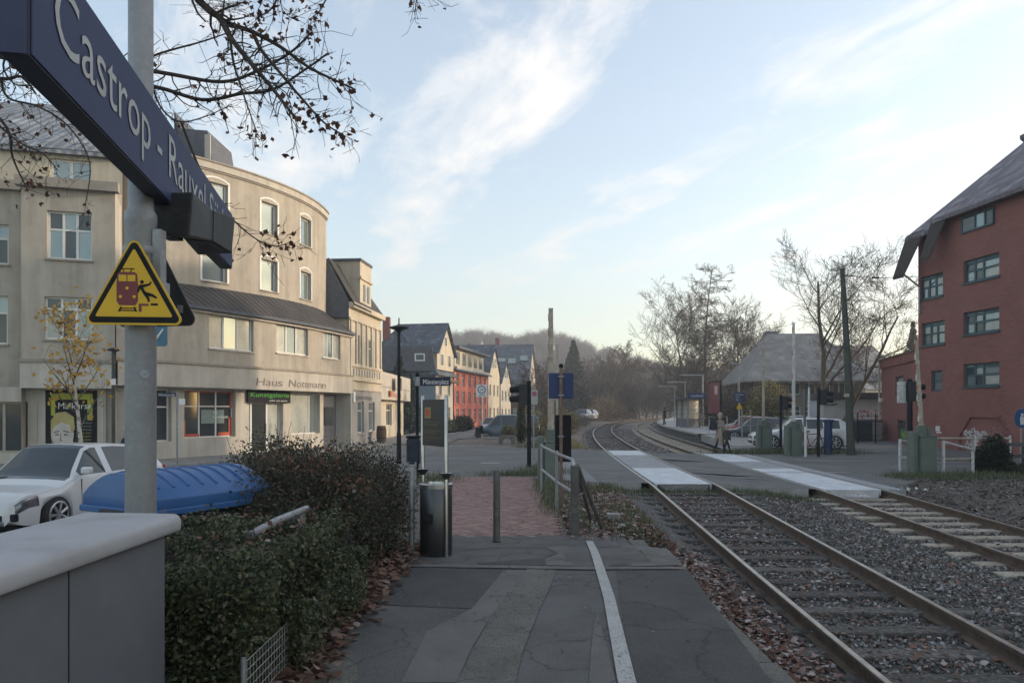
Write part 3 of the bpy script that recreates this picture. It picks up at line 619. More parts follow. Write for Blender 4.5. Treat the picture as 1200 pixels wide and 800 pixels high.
def wall(name, W, u0, u1, z0, z1, ops, m, parent, depth=.16, du=None, back=0):
    us = {u0, u1}; zs = {z0, z1}
    for a, b, c, d in ops: us |= {a, b}; zs |= {c, d}
    if du:
        for k in range(1, int((u1-u0)/du)+1): us.add(u0+k*(u1-u0)/(int((u1-u0)/du)+1))
    us |= {l for l in W.l if u0 < l < u1}
    us = sorted(x for x in us if u0-1e-6 <= x <= u1+1e-6); zs = sorted(x for x in zs if z0-1e-6 <= x <= z1+1e-6)
    mb = MB(); V = {}
    def vid(i, j):
        if (i, j) not in V: V[i, j] = len(mb.v); mb.v.append(tuple(W.f(us[i], zs[j])))
        return V[i, j]
    def hole(i, j):
        if not (0 <= i < len(us)-1 and 0 <= j < len(zs)-1): return False
        cu, cz = (us[i]+us[i+1])/2, (zs[j]+zs[j+1])/2; return any(a < cu < b and c < cz < d for a, b, c, d in ops)
    for i in range(len(us)-1):
        for j in range(len(zs)-1):
            if not hole(i, j): mb.f.append((vid(i, j), vid(i+1, j), vid(i+1, j+1), vid(i, j+1)))
    for a, b, c, d in ops:
        mb.add([W.f(a, c), W.f(b, c), W.f(b, d), W.f(a, d), W.f(a, c, -depth), W.f(b, c, -depth), W.f(b, d, -depth), W.f(a, d, -depth)], [(0,1,5,4), (1,2,6,5), (2,3,7,6), (3,0,4,7)])
    if back:
        a, b = W.f(u0, z0), W.f(u1, z0)
    return mb.build(name, m, parent)
def window(parent, W, op, nx=2, nz=(), fm=None, gm=None, depth=.16, fw=.055, sill=None, name='window', surround=None, curtains=None):
    a, b, c, d = op; fm = fm or M['winwhite']; gm = gm or M['glass']; mb = MB(); dd = -depth+.03
    for (p, q, r, s) in ((a, b, c, c+fw), (a, b, d-fw, d), (a, a+fw, c+fw, d-fw), (b-fw, b, c+fw, d-fw)): mbox(mb, W, p, q, r, s, -depth-.03, dd)
    bars = [a+fw+(b-a-2*fw)*k/nx for k in range(1, nx)] if isinstance(nx, int) else [a+(b-a)*k for k in nx]
    tr = [c+(d-c)*k for k in nz]
    for u in bars: mbox(mb, W, u-fw*.6, u+fw*.6, c+fw, d-fw, -depth-.02, dd+.004)
    for z in tr: mbox(mb, W, a+fw, b-fw, z-fw*.5, z+fw*.5, -depth-.02, dd+.002)
    o = mb.build(name, fm, parent)
    ue = [a+fw*.5]+bars+[b-fw*.5]; ze = [c+fw*.5]+tr+[d-fw*.5]
    for i in range(len(ue)-1):
        for j in range(len(ze)-1):
            mm_ = gm[(i+j) % len(gm)] if isinstance(gm, (list, tuple)) else gm
            q = MB(); t = random.uniform(-.006, .006); mbox(q, W, ue[i], ue[i+1], ze[j], ze[j+1], -depth-.012+t, -depth-.004+t); q.build('pane', mm_, o)
    if sill: mbox(MB(), W, a-.06, b+.06, c-.07, c-.002, -depth+.01, .07).build('sill', sill, o)
    if surround:
        q = MB(); w = .10
        for (p, qq, r, s) in ((a-w, a-.004, c-.05, d), (b+.004, b+w, c-.05, d)): mbox(q, W, p, qq, r, s, -.01, .022)
        k = 7; rise = (b-a)*.16                                     # shallow arch over the opening
        for i in range(k):
            u0_, u1_ = a-w+(b-a+2*w)*i/k, a-w+(b-a+2*w)*(i+1)/k; h = lambda u: d+.004+rise*(1-((u-(a+b)/2)/((b-a)/2+w))**2)
            q.add([W.f(u0_, h(u0_), -.01), W.f(u1_, h(u1_), -.01), W.f(u1_, h(u1_)+w*.8, -.01), W.f(u0_, h(u0_)+w*.8, -.01),
                   W.f(u0_, h(u0_), .022), W.f(u1_, h(u1_), .022), W.f(u1_, h(u1_)+w*.8, .022), W.f(u0_, h(u0_)+w*.8, .022)], [(0,1,2,3),(4,5,6,7),(0,1,5,4),(3,2,6,7),(0,3,7,4),(1,2,6,5)])
        q.build('surround', surround, o)
    return o
def strip(name, W, u0, u1, za, zb, da, db, m, parent, du=1.0): return mbox(MB(), W, u0, u1, za, zb, da, db, du).build(name, m, parent)
def roof_loft(name, A, B, m, parent, th=.12):                        # A, B: equal lists of 3-D points (eave, ridge)
    mb = MB(); n = len(A); A = [Vector(p) for p in A]; B = [Vector(p) for p in B]; dn = Vector((0, 0, -th))
    mb.add(A+B+[p+dn for p in A]+[p+dn for p in B], [])
    for i in range(n-1):
        mb.f += [(i, i+1, n+i+1, n+i), (2*n+i, 3*n+i, 3*n+i+1, 2*n+i+1), (i, 2*n+i, 2*n+i+1, i+1), (n+i, n+i+1, 3*n+i+1, 3*n+i)]
    mb.f += [(0, n, 3*n, 2*n), (n-1, 3*n-1, 4*n-1, 2*n-1)]
    return mb.build(name, m, parent)

# ------------------------------------------------------------------ curved corner house
H = thing('corner_house', 'beige rendered corner house with curved upper storeys and shops below a pale fascia', 'building', (-15, 32, -.3))
_h = np.array([(138,28.2),(182,29.3),(200,30),(245,31.8),(300,34),(324,35.3),(362,37.4),(379,39),(400,41),(411,42)]); _hx = (_h[:,0]-600)/F*_h[:,1]
_hc = np.polyfit(_h[:,1], _hx, 2)
LW = Wall([(float(np.polyval(_hc, y)), y) for y in np.linspace(28.1, 42.2, 22)])
_u = np.array([(237,33.1),(300,35.3),(350,38.3),(382,42)]); _ux = (_u[:,0]-600)/F*_u[:,1]; _uc = np.polyfit(_u[:,1], _ux, 2)
UW = Wall([(float(np.polyval(_uc, y)), y) for y in np.linspace(31.0, 42.2, 20)])
GW = LW.off(-.55)
ZB, ZL, ZE, ZP, ZT = 2.72, 3.62, 6.05, 7.25, 12.85
ops = [LW.op(245, 370, 297, 410), LW.op(324, 380, 361, 415), LW.op(378, 388.5, 399, 420)]
wall('wall', LW, 0, LW.len, ZL, ZE, ops, M['render'], H, du=.8)
wall('fascia', LW.off(.10), 0, LW.len, ZB, ZL, [], M['renderpale'], H, du=.8)
strip('soffit', LW, 0, LW.len, ZB-.04, ZB, -.62, .10, M['renderpale'], H)
strip('ledge', LW, 0, LW.len, ZL, ZL+.10, -.02, .17, M['ledge'], H)
strip('gutter', LW, 0, LW.len, ZE-.10, ZE+.03, .12, .30, M['slate'], H)
strip('eaves_board', LW, 0, LW.len, ZE-.22, ZE-.10, -.02, .13, M['renderpale'], H)
for i, o_ in enumerate(ops): window(H, LW, o_, 3, (), gm=[M['curtain'], M['glass']], sill=M['renderpale'], fw=.07)
k = 24; us = [LW.len*i/k for i in range(k+1)]
roof_loft('canopy_roof', [LW.f(u, ZE, .24) for u in us], [UW.f(UW.len*i/k, ZP, .0) for i in range(k+1)], M['tile_dark'], H)
uo = [UW.op(306, 238, 325, 274), UW.op(306, 305, 325, 341), UW.op(352, 256, 364.5, 288), UW.op(352, 319, 364.5, 351), UW.op(237, 299, 266, 330), UW.op(238, 214, 267, 252)]
wall('upper_wall', UW, 0, UW.len, ZP-.4, ZT-.3, uo, M['render'], H, depth=.2, du=.7)
for o_ in uo: window(H, UW, o_, 1, (), gm=M['glass'], depth=.2, sill=M['ledge'], surround=M['winwhite'], fw=.07)
strip('parapet', UW, 0, UW.len, ZT-.3, ZT, -.4, .12, M['renderpale'], H, .7); strip('parapet_cap', UW, 0, UW.len, ZT, ZT+.08, -.45, .18, M['ledge'], H, .7)
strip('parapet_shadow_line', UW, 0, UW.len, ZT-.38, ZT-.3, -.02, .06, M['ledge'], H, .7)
mb = MB(); mb.prism([(UW.f(UW.len*i/k, 0).x, UW.f(UW.len*i/k, 0).y) for i in range(k+1)]+[(-22, 42.2), (-22, 31.0)], 'z', -.4, ZT-.35)
mb.v = [(p[0]-.35, p[1]+.0, p[2]) for p in mb.v]; mb.build('core', M['render'], H)
# end wall to the neighbour and roof light house
MB().prism([(LW.f(LW.len, 0).x, -.4), (LW.f(LW.len, 0).x, ZE), (UW.f(UW.len, 0).x, ZP), (UW.f(UW.len, 0).x, -.4)], 'y', 42.0, 42.19).build('party_wall', M['renderpale'], H)
MB().prism([(X(204,35), 12.8), (X(251,35), 12.8), (X(243,35), 14.9), (X(212,35), 15.0), (X(204,35), 15.8)], 'y', 35, 38).build('roof_cabin', M['slate'], H)
MB().box((X(239.5,34.9), 34.92, 12.8), (X(246,34.9), 35.0, 14.7)).build('cabin_trim', M['renderpale'], H)
# ground floor with shops
def gop(x0, y0, x1, y1): return GW.op(x0, y0, x1, y1)
g_red = gop(216, 461, 276, 517); g_left = gop(124, 459, 201, 519); g_door = gop(289, 480, 332, 527); g_r = gop(341, 462, 375, 517)
g_red = (g_red[0], g_red[1], .55, 2.6); g_left = (g_left[0], g_left[1], .45, 2.6); g_door = (g_door[0], g_door[1], -.28, 2.1); g_r = (g_r[0], g_r[1], .5, 2.55)
g_pas = (GW.u(379), GW.len-.25, -.28, 2.6)
wall('shop_wall', GW, 0, GW.len, -.4, ZB, [g_red, g_left, g_door, g_r, g_pas], M['renderpale'], H, depth=.25, du=.9)
window(H, GW, g_left, (.3, .62), (.66,), gm=M['glassdk'], depth=.25)
rw = window(H, GW, g_red, (.33, .66), (.66,), gm=M['glassdk'], depth=.25, fw=.05)
for (ua, ub, za, zb) in ((g_red[0]+.02, g_red[0]+.22, .6, 1.3), (g_red[0]+.02, g_red[0]+.16, 2.0, 2.55), (g_red[1]-.2, g_red[1]-.03, .6, 1.4), (g_red[1]-.15, g_red[1]-.03, 1.8, 2.55), (g_red[0]+.2, g_red[0]+.9, .6, .72), (g_red[1]-.8, g_red[1]-.2, .6, .75), (g_red[0]+.1, g_red[1]-.1, 2.5, 2.56)):
    mbox(MB(), GW, ua, ub, za, zb, -.23, -.21).build('red_trim', M['orange'], rw)
um = (g_red[0]+g_red[1])/2
mbox(MB(), GW, um-.35, um+.9, 1.15, 1.75, -.225, -.215).build('poster', mat('poster_teal', (.20,.27,.25), .5), rw)
t0, t1 = GW.f(um, 1.55, -.2), GW.f(um+1, 1.55, -.2)
text('Das', M['white'], rw, GW.f(um+.28, 1.58, -.2), t1-t0, (0,0,1), .13); text('Kunstfenster', M['white'], rw, GW.f(um+.28, 1.38, -.2), t1-t0, (0,0,1), .13, .85)
door = window(H, GW, g_door, (.2, .62), (), gm=[M['curtain'], M['glassdk'], M['curtain']], depth=.25, name='shop_door', fw=.08)
mbox(MB(), GW, g_door[0]+(g_door[1]-g_door[0])*.58, g_door[0]+(g_door[1]-g_door[0])*.60, .7, 1.1, -.2, -.16).build('door_handle', M['steel'], door)
sgn = mbox(MB(), GW, GW.u(288), GW.u(338), 2.08, 2.66, .05, .13).build('shop_sign', M['black'], H)
t0, t1 = GW.f(GW.u(291), 2.3, .137), GW.f(GW.u(336), 2.3, .137)
text('Kunstgalerie', M['green'], sgn, t0+Vector((0,0,.06)), t1-t0, (0,0,1), .21, (t1-t0).length)
text('oder um sonst', M['white'], sgn, GW.f(GW.u(313), 2.15, .137), t1-t0, (0,0,1), .09, (t1-t0).length*.48)
window(H, GW, g_r, (.72,), (), gm=[M['curtain'], M['glass']], depth=.25)
mbox(MB(), GW, g_pas[0], g_pas[1], -.28, 2.6, -.30, -.26).build('passage_wall', M['slate'], H)
mbox(MB(), GW, g_pas[0]+.5, g_pas[0]+1.6, .9, 1.9, -.255, -.2).build('notice_board', M['glassdk'], H)
# fascia lettering, each letter turned with the curve
LF = LW.off(.10); word = 'Haus  Nottmann'; ua, ub = LF.u(300), LF.u(382); wts = {' ': .5, 'm': 1.35, 't': .6, 'H': 1.5, 'N': 1.5}
tot = sum(wts.get(c, 1) for c in word); cur = ua; zl = LF.z(453, LF.u(340))
for c in word:
    w = wts.get(c, 1)*(ub-ua)/tot
    if c != ' ':
        a_, b_ = LF.f(cur, zl, .012), LF.f(cur+w, zl, .012); zz = zl
        text(c, mat('letter_brown', (.16,.14,.12), .7), H, (a_.x, a_.y, zz), b_-a_, Vector((0,0,1))+(b_-a_).normalized()*.18, .36 if c in 'HN' else .36, w*.86)
    cur += w
# ------------------------------------------------------------------ left wing with bay
WG = thing('gabled_house', 'beige plastered house with projecting bay, dormer storey and frosted tile roof', 'building', (-18, 30, -.3))
BW = Wall([(-18.02, 27.25), (-15.05, 28.15)]); bo = [BW.op(55, 248, 108, 304), BW.op(52, 348, 108, 398)]
wall('bay_wall', BW, 0, BW.len, 3.55, 10.0, bo, M['render'], WG); wall('fascia', BW.off(.14), 0, BW.len, 2.55, 3.5, [], M['renderpale'], WG); strip('ledge', BW, -.05, BW.len+.05, 3.5, 3.62, -.05, .2, M['ledge'], WG)
window(WG, BW, bo[0], 3, (.62,), gm=[M['glass'], M['glassdk']], sill=M['ledge'], fw=.07); window(WG, BW, bo[1], 3, (.72,), gm=[M['curtain'], M['glassdk']], sill=M['ledge'], fw=.07)
SD = Wall([(-15.05, 28.15), (-15.9, 30.2)]); wall('bay_side', SD, 0, SD.len, -.3, 10.0, [], M['renderpale'], WG)
SL = Wall([(-18.3, 28.1), (-18.02, 27.25)]); wall('bay_side', SL, 0, SL.len, -.3, 10.0, [], M['render'], WG)
BK = Wall([(-26, 25.7), (-18.2, 28.0)]); bk = [BK.op(-30, 262, 10, 309), BK.op(-30, 346, 9, 403)]
wall('wall', BK, 0, BK.len, 2.6, 10.0, bk, M['render'], WG)
for o_ in bk: window(WG, BK, o_, 3, (.65,), gm=[M['glassdk'], M['glass']], sill=M['ledge'], fw=.07)
strip('cornice', BW, -.15, BW.len+.15, 9.95, 10.3, -.1, .28, M['ledge'], WG); strip('cornice', BK, 0, BK.len, 9.95, 10.3, -.1, .25, M['ledge'], WG)
DW = Wall([(-26, 26.6), (-18.9, 28.3), (-15.4, 29.3)]); dop = [DW.op(58, 187, 107, 211)]
wall('dormer_wall', DW, 0, DW.len, 10.25, 11.7, dop, M['cream'], WG); window(WG, DW, dop[0], 2, (), gm=M['glass'], fw=.09)
strip('gutter', DW, -.2, DW.len+.2, 11.62, 11.78, .02, .22, M['slate'], WG)
roof_loft('roof', [DW.f(0, 11.7, .25), DW.f(DW.len*.7, 11.7, .25), DW.f(DW.len+.2, 11.7, .25)], [(-26, 33, 15.6), (-18.9, 34, 15.6), (-17.2, 34, 15.6)], M['tile_frost'], WG)
MB().prism([(-26, 27.2), (-18.6, 28.9), (-16.2, 29.6), (-16.4, 36), (-26, 36)], 'z', -.4, 11.6).build('core', M['render'], WG)
# its shops
SB = Wall([(-26, 26.1), (-18.1, 27.75)]); SB2 = Wall([(-18.1, 27.75), (-14.95, 28.72)])
so1 = (SB.u(-40), SB.u(44), .15, 2.05); wall('shop_wall', SB, 0, SB.len, -.4, 2.6, [so1], M['renderpale'], WG, depth=.2); window(WG, SB, so1, (.5, .8), (), fm=mat('frame_beige', (.38,.34,.28)), gm=M['glassdk'], depth=.2, fw=.08)
so2 = (SB2.u(53), SB2.u(114), -.05, 2.5); wall('shop_wall', SB2, 0, SB2.len, -.4, 2.6, [so2], M['renderpale'], WG, depth=.12)
pm_ = mbox(MB(), SB2, so2[0], so2[1], so2[2], so2[3], -.13, -.06).build('poster_panel', M['black'], WG)
w_ = so2[1]-so2[0]; pu = lambda k: so2[0]+w_*k; pz = lambda k: -.05+2.55*k
for a_, b_, c_, d_ in ((.10, .9, .86, .95), (.8, .9, .55, .858), (.1, .18, .62, .858), (.1, .2, .05, .16)): mbox(MB(), SB2, pu(a_), pu(b_), pz(c_), pz(d_), -.055, -.052).build('lime_print', M['lime'], pm_)
def plate(name, W, pts, d, m, par):
    mb = MB(); n_ = len(pts); mb.add([W.f(u, z, d) for u, z in pts]+[W.f(u, z, d-.008) for u, z in pts], [tuple(range(n_)), tuple(range(n_, 2*n_))]+[(i, (i+1)%n_, n_+(i+1)%n_, n_+i) for i in range(n_)]); return mb.build(name, m, par)
def ell(cx, cz, rx, rz, n=14): return [(pu(cx+rx*math.cos(2*math.pi*i/n)), pz(cz+rz*math.sin(2*math.pi*i/n))) for i in range(n)]
plate('face_print', SB2, ell(.32, .34, .22, .27), -.045, mat('print_pale', (.58,.55,.5), .7), pm_)
plate('hair_print', SB2, [(pu(a), pz(b)) for a, b in ((.1,.36),(.1,.55),(.2,.66),(.38,.68),(.54,.6),(.56,.42),(.5,.36),(.46,.48),(.3,.52),(.16,.46))], -.038, mat('print_hair', (.46,.40,.17), .7), pm_)
plate('neck_print', SB2, [(pu(.34), pz(.0)), (pu(.56), pz(.0)), (pu(.52), pz(.24)), (pu(.36), pz(.16))], -.042, MATS['print_pale'], pm_)
for pts_ in ([(.16,.38),(.26,.40),(.26,.385),(.16,.365)], [(.34,.40),(.45,.38),(.45,.365),(.34,.385)], [(.18,.345),(.25,.35),(.25,.33),(.19,.33)], [(.35,.35),(.43,.34),(.42,.325),(.35,.33)], [(.29,.36),(.27,.25),(.32,.245),(.32,.255),(.285,.26),(.30,.36)], [(.25,.185),(.38,.19),(.37,.175),(.26,.17)], [(.12,.25),(.2,.12),(.33,.08),(.33,.09),(.21,.13),(.135,.25)]):
    plate('line_print', SB2, [(pu(a), pz(b)) for a, b in pts_], -.036, M['brownwood'], pm_)
t0, t1 = SB2.f(pu(.24), pz(.72), -.05), SB2.f(pu(.82), pz(.72), -.05); text('Malkurse', M['white'], pm_, t0, t1-t0, (0,0,1), .24, (t1-t0).length*1.12)
for k in range(6):
    a_ = SB2.f(pu(.58), pz(.5-.05*k), -.05); text(('Aquarell Acryl', 'Zeichnen und mehr', 'jeden Montag', 'Ab 16 Uhr', 'Anmeldung hier', 'im Atelier')[k], M['lime'] if k > 2 else M['curtain'], pm_, a_, t1-t0, (0,0,1), .055, w_*.3)
# ------------------------------------------------------------------ ornate cream house
OC = thing('ornate_house', 'cream ornamented townhouse with slate clad side gable beside the corner house', 'building', (-10, 46, -.4))
OWp = Wall([(-9.28, 42.25), (-8.62, 48.9)]); oo = [OWp.op(416, 392, 421.5, 426), OWp.op(432, 399, 437.5, 431)]; og = [OWp.op(419, 470, 426.5, 507), OWp.op(432, 471, 439, 505)]
wall('wall', OWp, 0, OWp.len, 2.9, 7.75, oo, M['cream'], OC); wall('shop_wall', OWp, 0, OWp.len, -.4, 2.9, og, M['greywall'], OC)
for o_ in oo+og: window(OC, OWp, o_, 1, (.7,), gm=M['glass'], sill=M['cream'])
for za, zb, d in ((3.45, 3.65, .16), (4.25, 4.4, .1), (6.9, 7.05, .1), (7.6, 7.9, .3), (2.9, 3.0, .08)): strip('cornice', OWp, -.02, OWp.len, za, zb, -.02, d, M['cream'], OC)
for k in range(7): u = .25+k*(OWp.len-.5)/6; mbox(MB(), OWp, u-.1, u+.1, 4.4, 6.9, -.01, .09).build('pilaster', M['renderpale'], OC)
for k in range(12): u = .4+k*(OWp.len-.8)/11; mbox(MB(), OWp, u-.17, u+.17, 3.75, 4.15, -.01, .07).build('relief_panel', M['renderpale'], OC)
strip('plaster_band', OWp, .05, OWp.len-.05, -.3, 2.85, -.01, .012, M['greywall'], OC) if False else None
t0, t1 = OWp.f(.6, 2.35, .03), OWp.f(5.5, 2.35, .03); text('Tabakwarenhaus', M['slate'], OC, t0, t1-t0, (0,0,1), .32, (t1-t0).length*.8)
MB().box((-9.2, 42.6, 2.2), (-9.08, 43.1, 2.8)).build('wall_sign', M['white'], OC)
SG = [(X(381, 42.3), 7.0), (-9.28, 7.0), (-9.28, 8.0), (-10.45, 10.3), (-11.2, 10.3), (-15, 9.8), (-15, 7.0)]
MB().prism([(x, z) for x, z in SG], 'y', 42.22, 42.5).build('side_gable', M['slate'], OC)
MB().box((-16, 42.5, -.4), (-9.4, 48.9, 7.7)).build('core', M['cream'], OC)
roof_loft('roof', [(-8.95, 42.2, 7.8), (-8.35, 48.9, 7.8)], [(-10.45, 42.2, 10.4), (-10.2, 48.9, 10.4)], M['tile_dark'], OC); roof_loft('roof', [(-16, 42.3, 7.6), (-16, 48.9, 7.6)], [(-10.45, 42.3, 10.4), (-10.2, 48.9, 10.4)], M['tile_dark'], OC)
g0, g1 = OWp.u(421), OWp.u(434); gl = (OWp.u(424), OWp.u(430), 7.95+.6, 9.6)
GWd = Wall([OWp.f(g0, 0, .05).to_2d(), OWp.f(g1, 0, .05).to_2d()])
gw = MB(); mbox(gw, OWp, g0, g1, 7.7, 10.6, -1.8, .05); gab = gw.build('front_gable', M['cream'], OC)
for k in (.28, .62): mbox(MB(), OWp, g0+(g1-g0)*k, g0+(g1-g0)*(k+.18), 8.3, 9.3, .055, .075).build('gable_window', M['glassdk'], gab)
strip('gable_cornice', OWp, g0-.1, g1+.1, 9.55, 9.7, -.1, .15, M['cream'], gab); strip('gable_cap', OWp, g0-.08, g1+.08, 10.6, 10.75, -1.8, .12, M['slate'], gab)
# ------------------------------------------------------------------ flat white bank
FB = thing('flat_shop', 'low white flat roofed shop with overhanging fascia beside the ornate house', 'building', (-10, 55, -.4))
FW = Wall([(-8.75, 49.0), (-8.55, 62.5)]); FG = FW.off(-.6); fo = (FG.u(452.5), FG.u(459), .55, 2.2)
wall('wall', FG, 0, FG.len, -.4, 2.45, [fo], M['cream'], FB); window(FB, FG, fo, 2, (.7,), gm=M['glassdk'])
MB().prism([(-8.75, 49.0), (-8.55, 62.5), (-15, 62.5), (-15, 49.0)], 'z', 2.45, 4.35).build('fascia', M['renderpale'], FB, bevel=.04)
strip('fascia_line', FW, 0, FW.len, 3.3, 3.36, -.02, .03, M['ledge'], FB)
MB().box((-15, 49.2, -.4), (-9.6, 62.3, 2.45)).build('core', M['cream'], FB)
MB().box((-15.5, 49.02, -.4), (-9.1, 49.15, 2.44)).build('end_wall', M['cream'], FB)
t0, t1 = FW.f(FW.u(459), 2.65, .04), FW.f(FW.u(470), 2.65, .04); text('Fahrschule', M['orange'], FB, t0, t1-t0, (0,0,1), .42, (t1-t0).length)
MB().box((-8.62, 52.2, 2.68), (-8.55, 52.8, 3.1)).build('logo_plate', M['orange'], FB)
MB().box((-8.3, 53.7, 3.2), (-8.2, 55.2, 4.1)).build('hanging_sign', M['cardark'], FB)

# ------------------------------------------------------------------ generic houses
def house(name, label, cat, p0, p1, depth, eave, ridge, wm, rm, cols, rows, fm=None, gm=None, gable='side', over=.4, wsz=(1.0, 1.4), zb=-.4, group=None, sidewin=True, chimney=None, front_gables=(), base=None, side_m=None):
    """facade runs p0 -> p1, outside to its right; body lies behind it"""
    p0 = Vector(p0); p1 = Vector(p1); d = (p1-p0).normalized(); n = Vector((d.y, -d.x)); Lf = (p1-p0).length
    c = (p0+p1)/2-n*depth/2; t = thing(name, label, cat, (c.x, c.y, zb), group)
    W = Wall([p0, p1]); q0, q1 = p0-n*depth, p1-n*depth
    ops = []
    for r in rows:
        for k in range(cols):
            u = Lf*(k+.5)/cols; ops.append((u-wsz[0]/2, u+wsz[0]/2, r, r+wsz[1]))
    wall('wall', W, 0, Lf, zb, eave, ops, wm, t, depth=.15)
    for o_ in ops: window(t, W, o_, 2, (.7,) if wsz[1] > 1.2 else (), fm=fm, gm=gm or M['glass'], sill=wm)
    S0 = Wall([q0, p0]); S1 = Wall([p1, q1]); B_ = Wall([q1, q0]); sm = side_m or wm
    so_ = []
    if sidewin:
        for r in rows:
            for k in range(max(1, int(depth/3.2))):
                u = depth*(k+.5)/max(1, int(depth/3.2)); so_.append((u-wsz[0]/2, u+wsz[0]/2, r, r+wsz[1]))
    wall('wall', S0, 0, depth, zb, eave, so_, sm, t)
    for o_ in so_: window(t, S0, o_, 2, (.7,), fm=fm, gm=gm or M['glass'])
    wall('wall', S1, 0, depth, zb, eave, [], sm, t); wall('wall', B_, 0, Lf, zb, eave, [], wm, t)
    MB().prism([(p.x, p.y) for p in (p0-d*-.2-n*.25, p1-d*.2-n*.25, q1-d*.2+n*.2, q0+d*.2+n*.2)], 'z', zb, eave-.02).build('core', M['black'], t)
    v3 = lambda p, z: Vector((p.x, p.y, z)); m0, m1 = (p0+q0)/2, (p1+q1)/2; ed = -(ridge-eave)/(depth/2)*over
    if gable == 'side':                                              # ridge parallel to the facade
        roof_loft('roof', [v3(p0+n*over-d*over, eave+ed), v3(p1+n*over+d*over, eave+ed)], [v3(m0-d*over, ridge), v3(m1+d*over, ridge)], rm, t)
        roof_loft('roof', [v3(q0-n*over-d*over, eave+ed), v3(q1-n*over+d*over, eave+ed)], [v3(m0-d*over, ridge), v3(m1+d*over, ridge)], rm, t)
        for a, b, m_ in ((p0, q0, m0), (p1, q1, m1)):
            mb = MB(); mb.add([v3(a, eave), v3(b, eave), v3(m_, ridge-.12)], [(0,1,2)]); mb.build('gable', sm, t)
    elif gable == 'front':                                           # gable faces the street
        f0, f1 = (p0+p1)/2, (q0+q1)/2; ef = -(ridge-eave)/(Lf/2)*over
        roof_loft('roof', [v3(p0-d*over+n*over, eave+ef), v3(q0-d*over-n*over, eave+ef)], [v3(f0+n*over, ridge), v3(f1-n*over, ridge)], rm, t)
        roof_loft('roof', [v3(p1+d*over+n*over, eave+ef), v3(q1+d*over-n*over, eave+ef)], [v3(f0+n*over, ridge), v3(f1-n*over, ridge)], rm, t)
        for a, b, m_ in ((p0, p1, f0), (q0, q1, f1)):
            mb = MB(); mb.add([v3(a, eave), v3(b, eave), v3(m_, ridge-.12)], [(0,1,2)]); mb.build('gable', wm, t)
        GWl = Wall([p0, p1]); 
        for s in (-.9, .5): window(t, GWl, (Lf/2+s, Lf/2+s+.7, eave+.6, eave+1.9), 1, (), fm=fm, gm=gm or M['glass'], depth=-.05)
    else:                                                            # hip
        i0, i1 = m0+d*min(depth/2, Lf*.24), m1-d*min(depth/2, Lf*.24); o0, o1, o2, o3 = p0+n*over-d*over, p1+n*over+d*over, q1-n*over+d*over, q0-n*over-d*over
        for A, B in (([o0, o1], [i0, i1]), ([o3, o2], [i0, i1]), ([o0, o3], [i0, i0]), ([o1, o2], [i1, i1])):
            roof_loft('roof', [v3(p, eave+ed) for p in A], [v3(p, ridge) for p in B], rm, t)
    if chimney:
        for (a, b) in chimney: pc = p0+d*a-n*b; MB().box((pc.x-.35, pc.y-.35, ridge-1.2), (pc.x+.35, pc.y+.35, ridge+1.1)).build('chimney', M['brick'], t)
    return t, W
mh, MW_ = house('mansard_house', 'grey blue clad house with steep dark mansard roof and front gable', 'house', (-7.4, 72), (-6.2, 77.8), 9, 5.6, 9.9, M['renderpale'], M['tile_blue'], 2, (.6, 3.2), gable='hip', side_m=M['bluewall'], chimney=[(1.2, 5.5)], sidewin=False)
pa_, pb_ = MW_.f(0, 0, -9).to_2d(), MW_.f(0, 0, .12).to_2d()
MB().prism([(-16.6, 5.5), (-7.35, 5.5), (-7.75, 7.9), (-16.2, 7.9)], 'y', 71.6, 72.6).build('mansard_storey', M['slate'], mh)
SW_ = Wall([(-17, 71.58), (-7.2, 71.58)]); window(mh, SW_, SW_.op(486, 414, 498, 423), 1, (), depth=-.05, fw=.12)
gp_ = [(.1, 5.7), (5.8, 5.7), (5.8, 7.5), (2.95, 10.3), (.1, 7.5)]; mb = MB(); k = len(gp_)
mb.add([MW_.f(u, z, .12) for u, z in gp_]+[MW_.f(u, z, -4) for u, z in gp_], [tuple(range(k)), tuple(range(k, 2*k))]+[(i, (i+1)%k, k+(i+1)%k, k+i) for i in range(k)]); gb_ = mb.build('front_gable', M['cream'], mh)
for ua_, ub_, za_, zb_ in ((1.2, 2.1, 6.1, 7.3), (3.7, 4.6, 6.1, 7.3), (2.5, 3.3, 8.1, 9.1)): window(gb_, MW_, (ua_, ub_, za_, zb_), 1, (), depth=-.14, gm=M['glassdk'], name='gable_window')
for u0_, s_ in ((-.25, 1), (6.15, -1)): roof_loft('gable_roof', [MW_.f(u0_, 7.3, .45), MW_.f(u0_, 7.3, -5)], [MW_.f(2.95, 10.5, .45), MW_.f(2.95, 10.5, -5)], M['tile_blue'], gb_)
strip('balcony', MW_, .4, 5.5, 4.5, 4.75, -.05, .9, M['brownwood'], mh, None)
rh, RW_ = house('terraced_house', 'salmon red terraced house with grey roof and pale dormer storey', 'house', (-6.1, 78.2), (-3.1, 93.3), 10, 6.3, 9.3, M['redwall'], M['tile_blue'], 6, (.5, 2.4, 4.3), wsz=(1.1, 1.4), gm=M['glassdk'], over=.5)
strip('dormer_front', RW_, 1.0, RW_.len-1.0, 6.3, 8.3, -3.2, -.25, M['cream'], rh, None); strip('dormer_roof', RW_, .5, RW_.len-.5, 8.3, 8.55, -4.2, .45, M['slate'], rh, None); strip('string_course', RW_, 0, RW_.len, 6.1, 6.35, -.05, .35, M['renderpale'], rh, None)
for k in range(5): mbox(MB(), RW_, 1.7+k*2.6, 3.1+k*2.6, 6.7, 8.0, -.24, -.21).build('dormer_window', M['glassdk'], rh)
